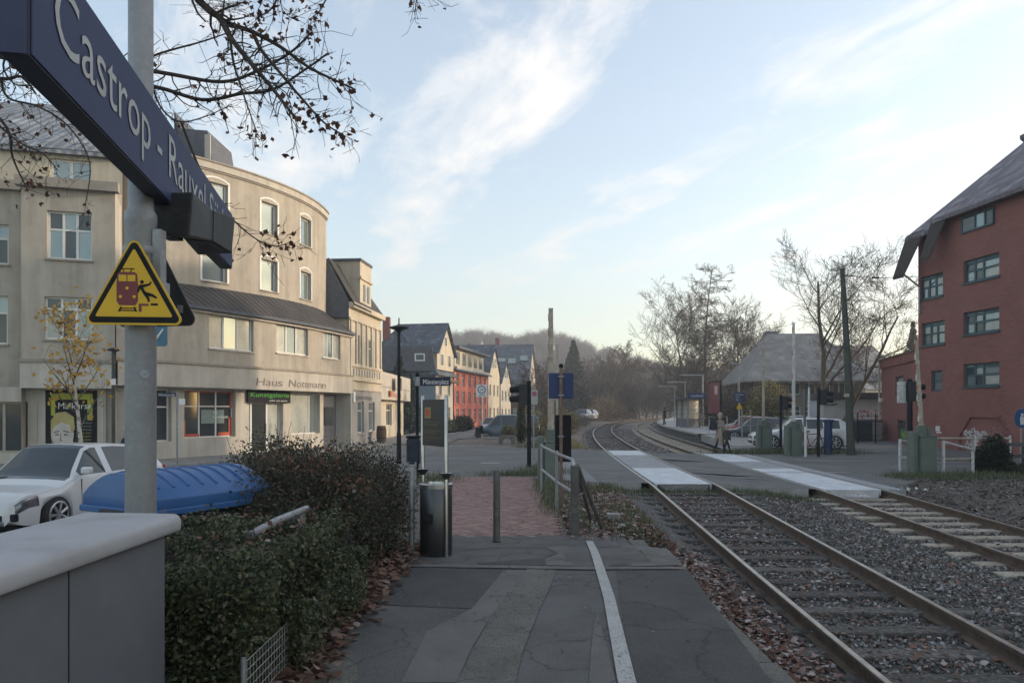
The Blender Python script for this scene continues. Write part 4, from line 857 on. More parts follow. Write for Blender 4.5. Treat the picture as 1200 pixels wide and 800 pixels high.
house('gabled_townhouse', 'cream townhouse with pointed street gable beyond the salmon terrace', 'house', (-3.0, 93.7), (-1.7, 101), 11, 6.6, 10.2, M['cream'], M['tile_blue'], 3, (.6, 3.6), gable='front', over=.25)
house('gabled_townhouse', 'lower pale townhouse with small gable between cream townhouse and brown house', 'house', (-1.55, 101.4), (-.2, 108.5), 11, 5.6, 8.6, M['renderpale'], M['tile_blue'], 3, (.5, 3.0), gable='front', over=.25)
house('brown_house', 'house with brown walls and big dark roof with skylights', 'house', (2.4, 119.5), (4.4, 135), 14, 5.6, 13.0, M['cream'], M['tile_blue'], 4, (.6, 3.0), gable='front', over=.3, side_m=M['brownwood'], chimney=[(8, 6)])
sk = [o for o in COL.objects if o.name == 'brown_house'][0]
for u_, y_ in ((588, .55), (600, .55), (614, .62)):                  # on the roof slope facing the viewer
    Yr = 119.1+8.3*y_; zr_ = 5.6+7.4*y_+.22; MB().cbox((X(u_, Yr), Yr, zr_), (1.3, 1.3, .08), 0, Matrix.Rotation(math.atan2(7.4, 7.75), 3, 'X')).build('skylight', M['glass'], sk)
house('hillside_house', 'house with brown gabled roof behind the townhouse roofs', 'house', (-11, 150), (-1, 152), 14, 7.5, 14.5, M['renderpale'], M['tile_dark'], 4, (3.5,), chimney=[(3, 5)])
house('pale_house', 'small pale house showing between bare trees beyond the railway curve', 'house', (10, 190), (22, 190), 9, 6, 10, M['white'], M['tile_blue'], 4, (1, 3.6))
house('brick_cottage', 'small red brick house glimpsed behind the bare trees', 'house', (14.5, 172), (18.2, 172), 8, 6.2, 9, M['brick'], M['tile_dark'], 1, (1, 3.4))

# ------------------------------------------------------------------ red brick building on the right
RB = thing('brick_office', 'red brick office building with overhanging tiled roof and teal framed windows', 'building', (24, 28, -.2))
p_far = Vector((X(1076, 38), 38)); dirv = Vector((.115, -1)).normalized(); 
RWl = Wall([p_far, p_far+dirv*44])                                    # runs towards the viewer
def rop(x0, y0, x1, y1): a, b = RWl.u(x0), RWl.u(x1); m = (a+b)/2; return (a, b, RWl.z(y1, m), RWl.z(y0, m))
ZR = 10.7
U1 = RWl.u(1106)                                                      # set-back corner part
wr = []
for (y0, y1) in ((301, 328), (363, 390), (425, 452.5)): wr.append(rop(1129, y0, 1171, y1))
nu = RWl.u(1129); uw = wr[0][1]-wr[0][0]
zrow = [(w[2], w[3]) for w in wr]
wr2 = [rop(1074.5+4, 322, 1105, 349), rop(1076+4, 377, 1107, 404)]
sm1 = rop(1091, 434, 1104, 458)
more = [(wr[0][0]+k*6.2, wr[0][0]+k*6.2+uw, a, b) for k in range(1, 6) for a, b in zrow]
top = rop(1126, 240, 1166, 272)
wall('wall', RWl, 0, RWl.len, -.4, ZR+.2, wr+more+[sm1]+[(w[0], w[1], w[2], w[3]) for w in wr2], M['brick'], RB, depth=.14)
for o_ in wr+more: window(RB, RWl, o_, (.28, .52), (.5, .84), fm=M['winteal'], gm=[M['glass'], M['glassdk'], M['curtain']], depth=.14, fw=.09, sill=M['winteal'])
for o_ in wr2: window(RB, RWl, o_, (.33, .62), (.5, .86), fm=M['winteal'], gm=[M['glass'], M['curtain']], depth=.14, fw=.09, sill=M['winteal'])
window(RB, RWl, sm1, 1, (.5,), fm=M['winteal'], depth=.14, fw=.09)
nb = -Vector((RWl.n[0].x, RWl.n[0].y)); pf, pn = RWl.p[0], RWl.p[1]; DB = 13.0
wall('wall', Wall([pf+nb*DB, pf]), 0, DB, -.4, ZR+.2, [], M['brick'], RB); wall('wall', Wall([pn, pn+nb*DB]), 0, DB, -.4, ZR, [], M['brick'], RB); wall('wall', Wall([pn+nb*DB, pf+nb*DB]), 0, RWl.len, -.4, ZR, [], M['brick'], RB)
v3 = lambda p, z: Vector((p.x, p.y, z))
RZ = 16.3; uA = RWl.u(1104)
roof_loft('roof', [RWl.f(uA, 11.0, .55), RWl.f(RWl.len+.6, 11.0, .55)], [RWl.f(uA-.6, RZ, -6.2), RWl.f(RWl.len+.6, RZ, -6.2)], M['tile_purple'], RB, .2)
roof_loft('roof', [RWl.f(-.5, 10.62, .4), RWl.f(uA+.1, 10.62, .4)], [RWl.f(-.5, RZ-.45, -6.3), RWl.f(uA-.5, RZ-.45, -6.3)], M['tile_purple'], RB, .2)
roof_loft('roof', [RWl.f(-.6, 11, -13.6), RWl.f(RWl.len+.6, 11, -13.6)], [RWl.f(-.6, RZ-.05, -6.2), RWl.f(RWl.len+.6, RZ-.05, -6.2)], M['tile_purple'], RB, .2)
mb = MB(); mb.add([RWl.f(0, 9.9, 0), RWl.f(0, 9.9, -13), RWl.f(0, RZ-.7, -6.3)], [(0,1,2)]); mb.build('gable', M['brick'], RB)
roof_loft('roof_skirt', [RWl.f(-.5, 8.6, 1.05), RWl.f(.35, 8.6, 1.05)], [RWl.f(-.5, 10.75, .3), RWl.f(.9, 10.75, .3)], M['barkdark'], RB, .16)
roof_loft('roof_skirt', [RWl.f(uA-.35, 9.15, .9), RWl.f(uA+.3, 9.15, .9)], [RWl.f(uA-.2, 11.1, .4), RWl.f(uA+.9, 11.1, .4)], M['barkdark'], RB, .16)
window(RB, RWl, (top[0]+.1, top[1], 9.98, 10.75), (.45, .75), (), fm=M['winteal'], gm=[M['glassdk'], M['glass']], depth=-.06, fw=.08)
strip('soffit', RWl, uA, RWl.len, 10.85, 10.9, -.02, .5, M['brownwood'], RB, None)
MB().tube([RWl.f(.2, 8.6, .9), RWl.f(.25, 8.0, .12), RWl.f(.25, 6.6, .12)], .05, 8).build('downpipe', M['galv'], RB)
# arched niche with graffiti at street level
na, nb_ = RWl.u(1126), RWl.u(1186); z0n, z1n = -.3, RWl.z(489, (na+nb_)/2)
mb = MB(); pts = [(na, z0n), (na, z1n-.9), (na+.7, z1n), (nb_-.6, z1n), (nb_, z1n-.9), (nb_, z0n)]
for (a, b) in zip(pts, pts[1:]):
    mb.add([RWl.f(a[0], a[1], .0), RWl.f(b[0], b[1], .0), RWl.f(b[0], b[1], .1), RWl.f(a[0], a[1], .1), RWl.f(a[0]-.09, a[1]+.1, .0), RWl.f(b[0]-.0, b[1]+.1, .0), RWl.f(b[0], b[1]+.1, .1), RWl.f(a[0]-.09, a[1]+.1, .1)], [(0,1,2,3),(4,5,6,7),(3,2,6,7),(0,3,7,4),(1,2,6,5)])
mb.build('niche_surround', M['brick'], RB)
def scrawl(seed, u0, u1, z0, z1, m, n=14, w=.06):
    rs = random.Random(seed); mb = MB()
    for k in range(n):
        u = u0+(u1-u0)*(k+rs.random()*.6)/n; pts = []; r = (z1-z0)*rs.uniform(.25, .5); a0 = rs.uniform(0, 6.28); cz = (z0+z1)/2+rs.uniform(-.2, .2)*(z1-z0)
        for j in range(7): a = a0+j*rs.uniform(.5, .9); pts.append(RWl.f(u+math.cos(a)*r*.7, cz+math.sin(a)*r, .012))
        mb.tube(pts, w*rs.uniform(.6, 1.2), 4)
    return mb.build('graffiti', m, RB)
gm_ = mat('spray_white', (.50,.46,.46), .8, (.34,.29,.29), 5)
scrawl(3, RWl.u(1132), RWl.u(1158), RWl.z(513, RWl.u(1145)), RWl.z(503, RWl.u(1145)), gm_, 12, .05); scrawl(4, RWl.u(1134), RWl.u(1146), RWl.z(527, RWl.u(1140)), RWl.z(513, RWl.u(1140)), gm_, 7, .05); scrawl(9, RWl.u(1160), RWl.u(1182), RWl.z(511, RWl.u(1170)), RWl.z(499, RWl.u(1170)), mat('spray_faint', (.32,.17,.16), .8), 9, .035)
for (x, y, w, h) in ((1097, 499, 6, 6), (1098, 505.5, 7, 2)): o_ = rop(x, y, x+w*.8, y+h); mbox(MB(), RWl, o_[0], o_[1], o_[2], o_[3], .0, .03).build('wall_plate', M['whitepaint'], RB)
# ------------------------------------------------------------------ single storey brick annexe
AN = thing('brick_annexe', 'single storey red brick annexe with rusty coping beside the office building', 'building', (21, 44, -.2))
AWl = Wall([(X(1033, 47.5), 47.5), (X(1074, 39.2), 39.2)]); ao = [AWl.op(1049, 441, 1058.5, 463), AWl.op(1051.5, 492, 1061, 516)]
wall('wall', AWl, 0, AWl.len, -.4, 4.35, ao, M['brick'], AN); strip('coping', AWl, -.1, AWl.len, 4.35, 4.85, -.2, .1, mat('rusty_coping', (.24,.085,.05), .8, (.17,.06,.05), 2), AN, None); strip('coping_cap', AWl, -.15, AWl.len, 4.85, 4.93, -.25, .16, M['brownwood'], AN, None)
window(AN, AWl, ao[0], 1, (), fm=M['winteal'], gm=M['curtain'], fw=.09); dr = window(AN, AWl, ao[1], 1, (.55,), fm=M['winteal'], gm=[M['grafgreen'], M['glassdk']], fw=.09, name='door')
MB().prism([AWl.p[0].to_tuple(), AWl.p[1].to_tuple(), (38, 41), (38, 50)], 'z', -.4, 4.3).build('core', M['brick'], AN) if False else None
_bw = Wall([(36, 50), AWl.p[0].to_tuple()]); wall('wall', _bw, 0, _bw.len, -.4, 4.9, [], M['brick'], AN)
MB().prism([(AWl.p[0].x+.3, AWl.p[0].y+.1), (AWl.p[1].x+.3, AWl.p[1].y), (37, 42), (36, 50)], 'z', 4.2, 4.6).build('roof', M['slate'], AN)
MB().tube([AWl.f(.05, -.2, .14), AWl.f(.05, 4.9, .14)], .07, 8).build('downpipe', M['boom'], AN)
MB().box((AWl.f(.45, 0, .1).x-.1, AWl.f(.45, 0, .1).y-.1, 2.25), (AWl.f(.45, 0, .1).x+.15, AWl.f(.45, 0, .1).y+.1, 2.5)).build('wall_lamp', M['whitepaint'], AN)
# ------------------------------------------------------------------ corrugated shed with graffiti
SH = thing('corrugated_shed', 'pale corrugated shed wall sprayed with red graffiti behind dark containers', 'shed', (22, 52, -.2))
MB().box((X(973, 52), 52, -.3), (X(1035, 52), 56, 2.5)).build('wall', M['corr'], SH); MB().box((X(970, 52), 51.7, 2.5), (X(1037, 52), 56.3, 2.95)).build('roof_edge', M['cardark'], SH)
MB().box((X(999, 52), 51.95, .0), (X(1034, 52), 51.99, 1.75)).build('sprayed_panel', M['graf'], SH)
# ------------------------------------------------------------------ old house with big hipped roof
oh, OWL = house('villa', 'large brown house with wide frosted hipped roof behind the parked cars', 'house', (X(888, 71), 71), (X(1010, 70), 70), 12, 5.5, 9.6, mat('brown_render', (.17,.145,.12), .9, (.13,.112,.095), 1), mat('villa_tiles', (.13,.125,.12), .85, (.19,.185,.18), .8, .5, 6, col3=(.30,.30,.31), scale3=1.2, f3=.5), 7, (.5, 3.2), gable='hip', over=1.5, wsz=(1.1, 1.6), gm=M['glassdk'])
MB().box((X(899, 77), 76.9, 8.9), (X(911, 77), 78.2, 9.9)).build('ridge_cap', M['slate'], oh)
house('rear_house', 'grey roofed house standing behind the large hipped roof house', 'house', (X(1000, 92), 92), (X(1052, 94), 94), 9, 6.5, 10.2, M['renderpale'], M['tile_grey'], 3, (.8, 3.6))
house('white_house', 'small white walled house behind the bare birch tree', 'house', (X(1014, 78), 78), (X(1034, 79), 79), 6, 4.2, 6.2, M['white'], M['tile_grey'], 2, (1.6,))
# ================================================================== near things
def flat(pts, origin, right, up, d0, d1, name, m, parent):           # thin plate from a 2-D outline
    o = Vector(origin); r = Vector(right).normalized(); u = Vector(up).normalized(); n = r.cross(u); k = len(pts); mb = MB()
    mb.add([o+r*a+u*b+n*d0 for a, b in pts]+[o+r*a+u*b+n*d1 for a, b in pts], [tuple(range(k)), tuple(range(k, 2*k))]+[(i, (i+1)%k, k+(i+1)%k, k+i) for i in range(k)])
    return mb.build(name, m, parent)
def rtri(w, h, r, inset=0):
    A = [(-w, 0), (w, 0), (0, h)]; c = (0, h*.345); out = []
    for i in range(3):
        p = Vector(A[i]); a = (Vector(A[i-1])-p).normalized(); b = (Vector(A[(i+1)%3])-p).normalized(); ang = a.angle(b); t = r/math.tan(ang/2)
        cen = p+(a+b).normalized()*(r/math.sin(ang/2)); s = math.atan2(*((p+a*t)-cen).yx); e = math.atan2(*((p+b*t)-cen).yx)
        d = (e-s+math.pi) % (2*math.pi)-math.pi
        for k in range(7): out.append((cen.x+r*math.cos(s+d*k/6), cen.y+r*math.sin(s+d*k/6)))
    return out
def circ(cx, cz, r, n=16, rz=None): return [(cx+r*math.cos(2*math.pi*i/n), cz+(rz or r)*math.sin(2*math.pi*i/n)) for i in range(n)]
def rrect(x0, z0, x1, z1, r, n=4):
    out = []
    for cx, cz, a in ((x1-r, z1-r, 0), (x0+r, z1-r, 90), (x0+r, z0+r, 180), (x1-r, z0+r, 270)):
        for k in range(n+1): t = R(a+90*k/n); out.append((cx+r*math.cos(t), cz+r*math.sin(t)))
    return out
# ------------------------------------------------------------------ platform name sign on its post
PX, PY = -2.42, 4.84
pole = thing('sign_post', 'thick grey steel post carrying the blue station sign and warning triangle', 'post', (PX, PY, .0))
MB().lathe([(.094, -.3), (.094, 2.95), (.098, 2.96), (.098, 3.02), (.076, 3.06), (.074, 6.5)], (PX, PY, 0), 28).build('post', M['polepaint'], pole, smooth=40)
for z in (2.78, 2.62, 3.3, 3.58): MB().lathe([(.104, z-.025), (.108, z-.018), (.108, z+.018), (.104, z+.025)], (PX, PY, 0), 24).build('clamp', M['polepaint'] if z < 3 else M['galv'], pole, smooth=40)
MB().box((PX+.09, PY-.04, 2.55), (PX+.15, PY+.04, 2.92)).build('bracket', M['galv'], pole, bevel=.006); MB().box((PX+.10, PY-.16, 2.48), (PX+.22, PY-.06, 2.56)).build('bracket', M['galv'], pole, bevel=.006)
MB().lathe([(.0945, 2.1), (.0945, 2.102)], (PX, PY, 0), 24).build('weld_seam', M['galv'], pole)
flat(circ(0, 0, .028), (PX+.062, PY-.078, 1.98), (.8, .6, 0), (0, 0, 1), 0, .002, 'sticker', mat('sticker_pale', (.34,.37,.41), .6, (.2,.22,.26), 40), pole)
sg = thing('station_sign', 'long dark blue illuminated station name sign reading Castrop - Rauxel Süd', 'sign', (-2.3, 5.1, 3.13))
SN, SF = Vector((-1.882, 2.9)), Vector((-2.752, 7.3)); SWl = Wall([SN, SF]); z0, z1 = 3.13, 3.675      # normal points to the platform side
th = .115
mbox(MB(), SWl, 0, SWl.len, z0, z1, -th+.004, -.004).build('housing', M['signedge'], sg, bevel=.006)
for d0, d1 in ((-.003, .003), (-th-.003, -th+.003)): mbox(MB(), SWl, .012, SWl.len-.012, z0+.012, z1-.012, d0, d1).build('face', M['signblue'], sg)
mbox(MB(), SWl, -.006, .001, z0+.006, z1-.006, -th+.01, -.01).build('end_cap', mat('sign_end', (.026,.034,.085), .5), sg)
for ua in (1.5, 2.9): mbox(MB(), SWl, ua, ua+.004, z0, z1, .0035, .0045).build('panel_joint', M['signedge'], sg) if False else None
t0, t1 = SWl.f(SWl.len*.048, z0+.172, .006), SWl.f(SWl.len*.885, z0+.172, .006)
text('Castrop - Rauxel Süd', mat('sign_letters', (.46,.48,.48), .6), sg, t0, t1-t0, (0,0,1), .285, (t1-t0).length)
for u in (SWl.u(168)-.12, SWl.u(168)+.1): mbox(MB(), SWl, u, u+.05, z0+.1, z1-.1, -th-.08, -th+.0).build('hanger', M['galv'], sg)
# display and loudspeaker housing under the sign
bx = thing('display_box', 'black louvred display housing hung under the far end of the station sign', 'display', (-2.35, 5.4, 2.9))
A = [P(177, 226, 5.0), P(226, 225, 5.0), P(222, 277, 5.0), P(184, 275, 5.0)]; B = [P(198, 234, 5.62), P(250, 246, 5.62), P(249, 283, 5.62), P(214, 279, 5.62)]; C = [P(212, 240, 6.2), P(276, 255, 6.15), P(272, 297, 6.1), P(232, 299, 6.15)]
mb = MB(); mb.add(A+B+C, [(0,1,2,3),(8,9,10,11)]+[(a+k*4, (a+1)%4+k*4, (a+1)%4+(k+1)*4, a+(k+1)*4) for k in (0, 1) for a in range(4)]); mb.build('housing', M['blackpl'], bx, bevel=.012)
for k in range(9):
    y = 246+k*3.1; MB().tube([P(201, y, 4.985), P(221, y, 4.985)], .0035, 5).build('louvre', mat('louvre_grey', (.05,.05,.054), .6), bx)
MB().tube([P(250.3, 247, 5.60), P(249.5, 282, 5.60)], .004, 5).build('joint', M['black'], bx)
MB().box((-2.50, 5.3, 2.98), (-2.40, 5.42, 3.16)).build('hanger', M['blackpl'], bx)
mbf = MB(); mbf.add([P(217, 281, 5.63), P(250, 284.5, 5.63), P(266, 296.5, 6.08), P(233, 298, 6.1)], [(0,1,2,3)]); mbf.build('display_window', M['signedge'], bx)
# ------------------------------------------------------------------ warning triangle
ws = thing('warning_sign', 'yellow triangular warning sign showing a train and a falling figure', 'sign', (X(155, 4.62), 4.62, 2.29))
S = 4.62/F; WO = Vector((X(154.5, 4.62), 4.66, Z(380, 4.62))); rt, up = Vector((1, .10, 0)), Vector((0, 0, 1))
flat(rtri(58*S, 107*S, 7*S), WO, rt, up, 0, .012, 'plate', M['yellow'], ws)
flat([(a, b+2.5*S) for a, b in rtri(54.0*S, 100*S, 5*S)], WO, rt, up, .012, .0145, 'border', M['black'], ws)
flat([(a, b+9.5*S) for a, b in rtri(44*S, 81*S, 1.5*S)], WO, rt, up, .0145, .017, 'field', M['yellow'], ws)
def icon(pts, name, m, d=.017): return flat([((a-154.5)*S, (380-b)*S) for a, b in pts], WO, rt, up, d, d+.002, name, m, ws)
icon([(136,320),(139,318),(155,318),(158,320),(159,332),(159,352),(156,357),(138,357),(135,352),(135,332)], 'train_icon', M['maroon'])
for a in (137.5, 147.5): icon([(a, 321.5), (a+8.8, 321.5), (a+8.8, 329), (a, 329)], 'train_window_icon', M['yellow'], .0192)
for c in ((139.5, 347), (155, 347), (147, 337)): icon(circ(c[0], c[1], 1.9, 10), 'train_lamp_icon', M['yellow'], .0192)
for p in ([(139, 313.5), (155, 313.5), (155, 314.6), (139, 314.6)], [(141, 314), (142, 314), (144, 318), (143, 318)], [(153, 314), (152, 314), (150, 318), (151, 318)], [(139, 359), (141, 359), (138.5, 364.5), (136.5, 364.5)], [(154, 359), (156, 359), (158, 364.5), (156, 364.5)], [(139, 360), (156, 360), (156, 361.2), (139, 361.2)], [(138, 362.5), (157, 362.5), (157, 363.8), (138, 363.8)]): icon(p, 'track_icon', M['black'])
icon(circ(163.5, 329.5, 2.2, 10), 'head_icon', M['black'])
for p in ([(159.5, 334), (163, 332), (168, 342), (165.5, 344)], [(163, 333), (172, 331), (173.5, 328.5), (174.5, 330), (172.5, 333.2), (165, 336)], [(160, 334), (161.8, 336), (159.8, 342), (158, 341)], [(165, 342), (168, 341), (176, 343.5), (181, 347.5), (179.5, 349), (174.5, 346.5), (167, 346)], [(165, 343.5), (168, 344), (172, 348), (172.5, 352.5), (170.5, 353), (169.5, 349.5)]): icon(p, 'figure_icon', M['black'], .0185)
icon([(160, 355), (171, 355), (171, 357.5), (163, 357.5), (163, 364.5), (160, 364.5)], 'platform_icon', M['maroon']); icon([(173.5, 354.5), (181.5, 354.5), (181.5, 357), (173.5, 357)], 'platform_icon', M['black'])
MB().box((X(158, 4.7)-.03, 4.675, 2.42), (X(158, 4.7)+.03, 4.75, 2.5)).build('clamp', M['galv'], ws)
bs = thing('second_warning_sign', 'black back of a triangular sign turned away on the same post', 'sign', (X(185, 5.0), 5.0, 2.25))
BO = Vector((X(183, 5.02), 5.02, Z(382.5, 5.02))); S5 = 5.02/F
flat(rtri(55*S5, 102*S5, 8*S5), BO, (1, -.18, 0), up, -.006, .006, 'plate', M['blackpl'], bs); MB().box((X(212, 4.97)-.012, 4.94, Z(364, 5)-.02), (X(212, 4.97)+.012, 5.0, Z(364, 5)+.03)).build('clamp', M['galv'], bs)
# ------------------------------------------------------------------ grey cabinet
cb = thing('switch_cabinet', 'large light grey steel switch cabinet with rounded lid beside the platform', 'cabinet', (-1.98, 3.0, .05))
MB().box((-2.22, 1.2, .04), (-1.79, 3.83, 1.135)).build('body', M['cabinet'], cb, bevel=.006)
prof = [(-2.27, 1.12), (-1.735, 1.12), (-1.73, 1.135), (-1.73, 1.172), (-1.738, 1.192), (-1.755, 1.204), (-1.78, 1.208), (-2.22, 1.215), (-2.262, 1.205), (-2.275, 1.18), (-2.275, 1.13)]
MB().prism(prof, 'y', 1.15, 3.885).build('lid', M['lidpaint'], cb, smooth=35, bevel=.004)
for ya, yb in ((1.22, 2.105), (2.115, 2.985), (2.997, 3.815)): MB().box((-1.795, ya, .1), (-1.784, yb, 1.115)).build('door_panel', M['cabinet'], cb, bevel=.003)
for y in (2.11, 2.991): MB().box((-1.79, y-.006, .1), (-1.7865, y+.006, 1.115)).build('door_gap', M['black'], cb)
# ------------------------------------------------------------------ refuse containers
def container(name, label, m, loc, rz, hgt=1.0):
    t = thing(name, label, 'bin'); w, d = 1.37, 1.05
    MB().box((-w/2+.09, -d/2+.12, .16), (w/2-.09, d/2-.08, hgt)).build('tub', M['cardark'], t, bevel=.03)  # tub painted dark grey for the shade below the lid overhang
    mb = MB(); n = 10; prof = [(-d/2, hgt-.02)]+[(-d/2+d*k/n, hgt+.02+.30*math.sin(math.pi*(.05+.9*k/n))**.75) for k in range(n+1)]+[(d/2, hgt-.02)]
    mb.prism(prof, 'x', -w/2, w/2); lid = mb.build('lid', m, t, smooth=30, bevel=.01)
    for k in range(8):
        x = -w/2+.12+(w-.24)*k/7; pr = prof[2:-2]; MB().tube([(x, a, b+.004) for a, b in pr], .012, 6).build('rib', m, lid)
    MB().box((-w/2-.02, -d/2-.02, hgt-.06), (w/2+.02, d/2+.02, hgt)).build('rim', m if True else m, t, bevel=.01)
    for s in (-1, 1):
        MB().box((s*(w/2+.01)-.04, -.2, hgt-.12), (s*(w/2+.01)+.04, .2, hgt-.02)).build('handle', M['blackpl'], t, bevel=.01)
        for q in (-1, 1): MB().tube([(s*.5-.03, q*.38, .1), (s*.5+.03, q*.38, .1)], .1, 14).build('wheel', M['tyre'], t)
    t.location = loc; t.rotation_euler = (0, 0, rz); return t
container('paper_container', 'blue four wheeled paper container with curved ribbed lid behind the hedge', M['binblue'], (-3.32, 7.45, -.27), R(62), 1.12)
container('packaging_container', 'yellow lidded waste container behind the blue paper container', M['binyellow'], (-4.35, 9.9, -.36), R(12), 1.0)
# ------------------------------------------------------------------ posts and furniture at the platform end
def bollard(name, label, x, y, h, r, m, z=0., cat='bollard', cap=True):
    t = thing(name, label, cat, (x, y, z)); MB().lathe([(r, -.2), (r, h-.01), (r*.9, h), (0.005, h+.004)], (x, y, z), 18).build('shaft', m, t, smooth=40)
    if cap: MB().lathe([(r+.012, 0), (r+.012, .02), (r, .024)], (x, y, z), 18).build('collar', m, t, smooth=40)
    return t
bollard('bollard', 'weathered steel bollard standing alone at the end of the asphalt', X(582, 9.72), 9.72, .93, .046, mat('weathered_steel', (.12,.118,.112), .6, (.08,.075,.07), 8, .1, metal=.3, col3=(.19,.17,.15), scale3=14), .03)
bollard('steel_post', 'thin grey steel post with pipe stub beside the litter bin', X(482.5, 8.55), 8.55, 1.0, .034, M['galv'], .08, 'post')
sp = [o for o in COL.objects if o.name == 'steel_post'][0]; MB().tube([(X(484, 8.55), 8.55, 1.04), (X(475, 8.55), 8.53, 1.06)], .028, 10).build('pipe_stub', M['galv'], sp)
lb = thing('litter_bin', 'round stainless steel litter bin at the platform end', 'bin', (X(511, 8.5), 8.5, .08)); bc = (X(511, 8.5), 8.5, .08)
MB().lathe([(.17, .0), (.185, .03), (.185, .78), (.17, .8)], bc, 28).build('body', M['darksteel'], lb, smooth=40); MB().lathe([(.19, .78), (.19, .825), (.165, .835), (.16, .79)], bc, 28).build('rim', M['steel'], lb, smooth=40)
MB().box((bc[0]-.12, bc[1]-.192, .48), (bc[0]-.02, bc[1]-.172, .58)).build('lock_plate', M['black'], lb, bevel=.006)
ip = thing('information_stele', 'stainless steel information stele with dark panel and gold lettering', 'sign', (X(509, 8.75), 8.75, .05))
for u, yy in ((495.5, 8.95), (523, 8.35)):
    MB().lathe([(.022, 0), (.022, 1.86), (.018, 1.87)], (X(u, yy), yy, .05), 14).build('post', M['steel'], ip, smooth=40); MB().lathe([(.028, 0), (.07, .06), (.072, .068), (.05, .07)], (X(u, yy), yy, 1.05-.08), 18).build('collar', M['darksteel'], ip, smooth=40)
ia, ib = Vector((X(496.5, 8.95), 8.93)), Vector((X(521.5, 8.35), 8.37)); IW = Wall([ia, ib])
pn_ = mbox(MB(), IW, 0, IW.len, 1.33, 1.87, -.012, .012).build('panel', mat('panel_anthracite', (.028,.027,.028), .35, (.034,.033,.033), 2), ip)
gold = mat('gold_print', (.30,.22,.09), .5)
mbox(MB(), IW, .02+IW.len*.08, IW.len*.4, 1.65, 1.78, .0125, .0145).build('emblem', gold, pn_); mbox(MB(), IW, .02+IW.len*.12, IW.len*.35, 1.68, 1.755, .0146, .016).build('emblem_mark', M['orange'], pn_)
t0, t1 = IW.f(0, 0, .014), IW.f(IW.len, 0, .014)
for z, s, w in ((1.60, 'Historischer', .7), (1.57, 'Stadtrundgang', .62), (1.50, 'Castrop-Rauxel', .8), (1.475, 'Münsterplatz', .5), (1.42, 'Der Bahnhof wurde', .8), (1.385, 'eröffnet', .3)): text(s, gold, pn_, IW.f(IW.len*.1, z, .013), t1-t0, (0,0,1), .018, IW.len*w)
# ------------------------------------------------------------------ pipe railing, post and braces by the path
rl = thing('pipe_railing', 'frosted galvanised pipe railing with kinked course beside the brick path', 'railing', (.6, 13, 0))
rp = [(X(634.5, 15.6), 15.6), (X(652.5, 12.9), 12.9), (X(671, 11.3), 11.3)]
for x, y in rp: MB().tube([(x, y, -.2), (x, y, 1.0)], .028, 10).build('post', M['galv'], rl)
for z in (.99, .5): MB().tube([(x, y, z) for x, y in rp], .026, 10).build('rail', M['galv'], rl)
for x, y in rp[:2]: MB().lathe([(.034, .0), (.036, .05), (.02, .07)], (x, y, .97), 10).build('joint', M['galv'], rl)
MB().tube([(rp[2][0], rp[2][1], .99), (X(673, 10.5), 10.5, .9)], .026, 10).build('rail', M['galv'], rl)
wp = thing('gate_post', 'thick grey steel post with slanting braces at the track side', 'post', (X(673.5, 10.3), 10.3, 0)); gx_ = X(673.5, 10.3)
MB().box((gx_-.055, 10.25, -.2), (gx_+.055, 10.36, .98)).build('post', MATS['weathered_steel'], wp, bevel=.012)
MB().tube([(gx_+.04, 10.45, .98), (X(706, 10.9), 10.9, .0)], .03, 10).build('brace', MATS['weathered_steel'], wp); MB().tube([(gx_+.06, 10.8, .9), (X(692, 11.6), 11.6, .05)], .028, 10).build('brace', MATS['weathered_steel'], wp); MB().tube([(gx_+.0, 10.4, .5), (X(684, 11.2), 11.2, .5)], .02, 8).build('brace', MATS['weathered_steel'], wp)
MB().box((X(719, 11.9)-.1, 11.8, -.05), (X(719, 11.9)+.1, 12, .09)).build('marker_stone', M['kerb']) ; tag(COL.objects[-1] if False else [o for o in COL.objects if o.name == 'marker_stone'][0], 'small pale stone marker lying in leaves beside the braced post', 'stone')
# board signs on the rusty post
rs_ = thing('signal_board_post', 'rusty post with blue square board above a tall black board', 'sign', (X(657.5, 13.2), 13.2, 0)); qx = X(657.5, 13.2)
MB().tube([(qx, 13.2, -.2), (qx, 13.2, 2.5)], .03, 10).build('post', M['rustpost'], rs_); MB().lathe([(.04, 0), (.04, .05), (.015, .07)], (qx, 13.2, 2.5), 10).build('finial', M['black'], rs_)
MB().box((X(643, 13.24), 13.24, Z(467, 13.24)), (X(672, 13.24), 13.255, Z(437, 13.24))).build('blue_board', mat('board_blue', (.018,.035,.115), .5, (.022,.042,.13), 2), rs_, bevel=.003)
MB().box((X(650.5, 13.24), 13.24, Z(541, 13.24)), (X(669.5, 13.24), 13.262, Z(486, 13.24))).build('black_board', M['black'], rs_, bevel=.004)
for v in (441, 463, 511): MB().box((qx-.05, 13.155, Z(v, 13.2)-.012), (qx+.05, 13.24, Z(v, 13.2)+.012)).build('clamp', M['galv'], rs_)
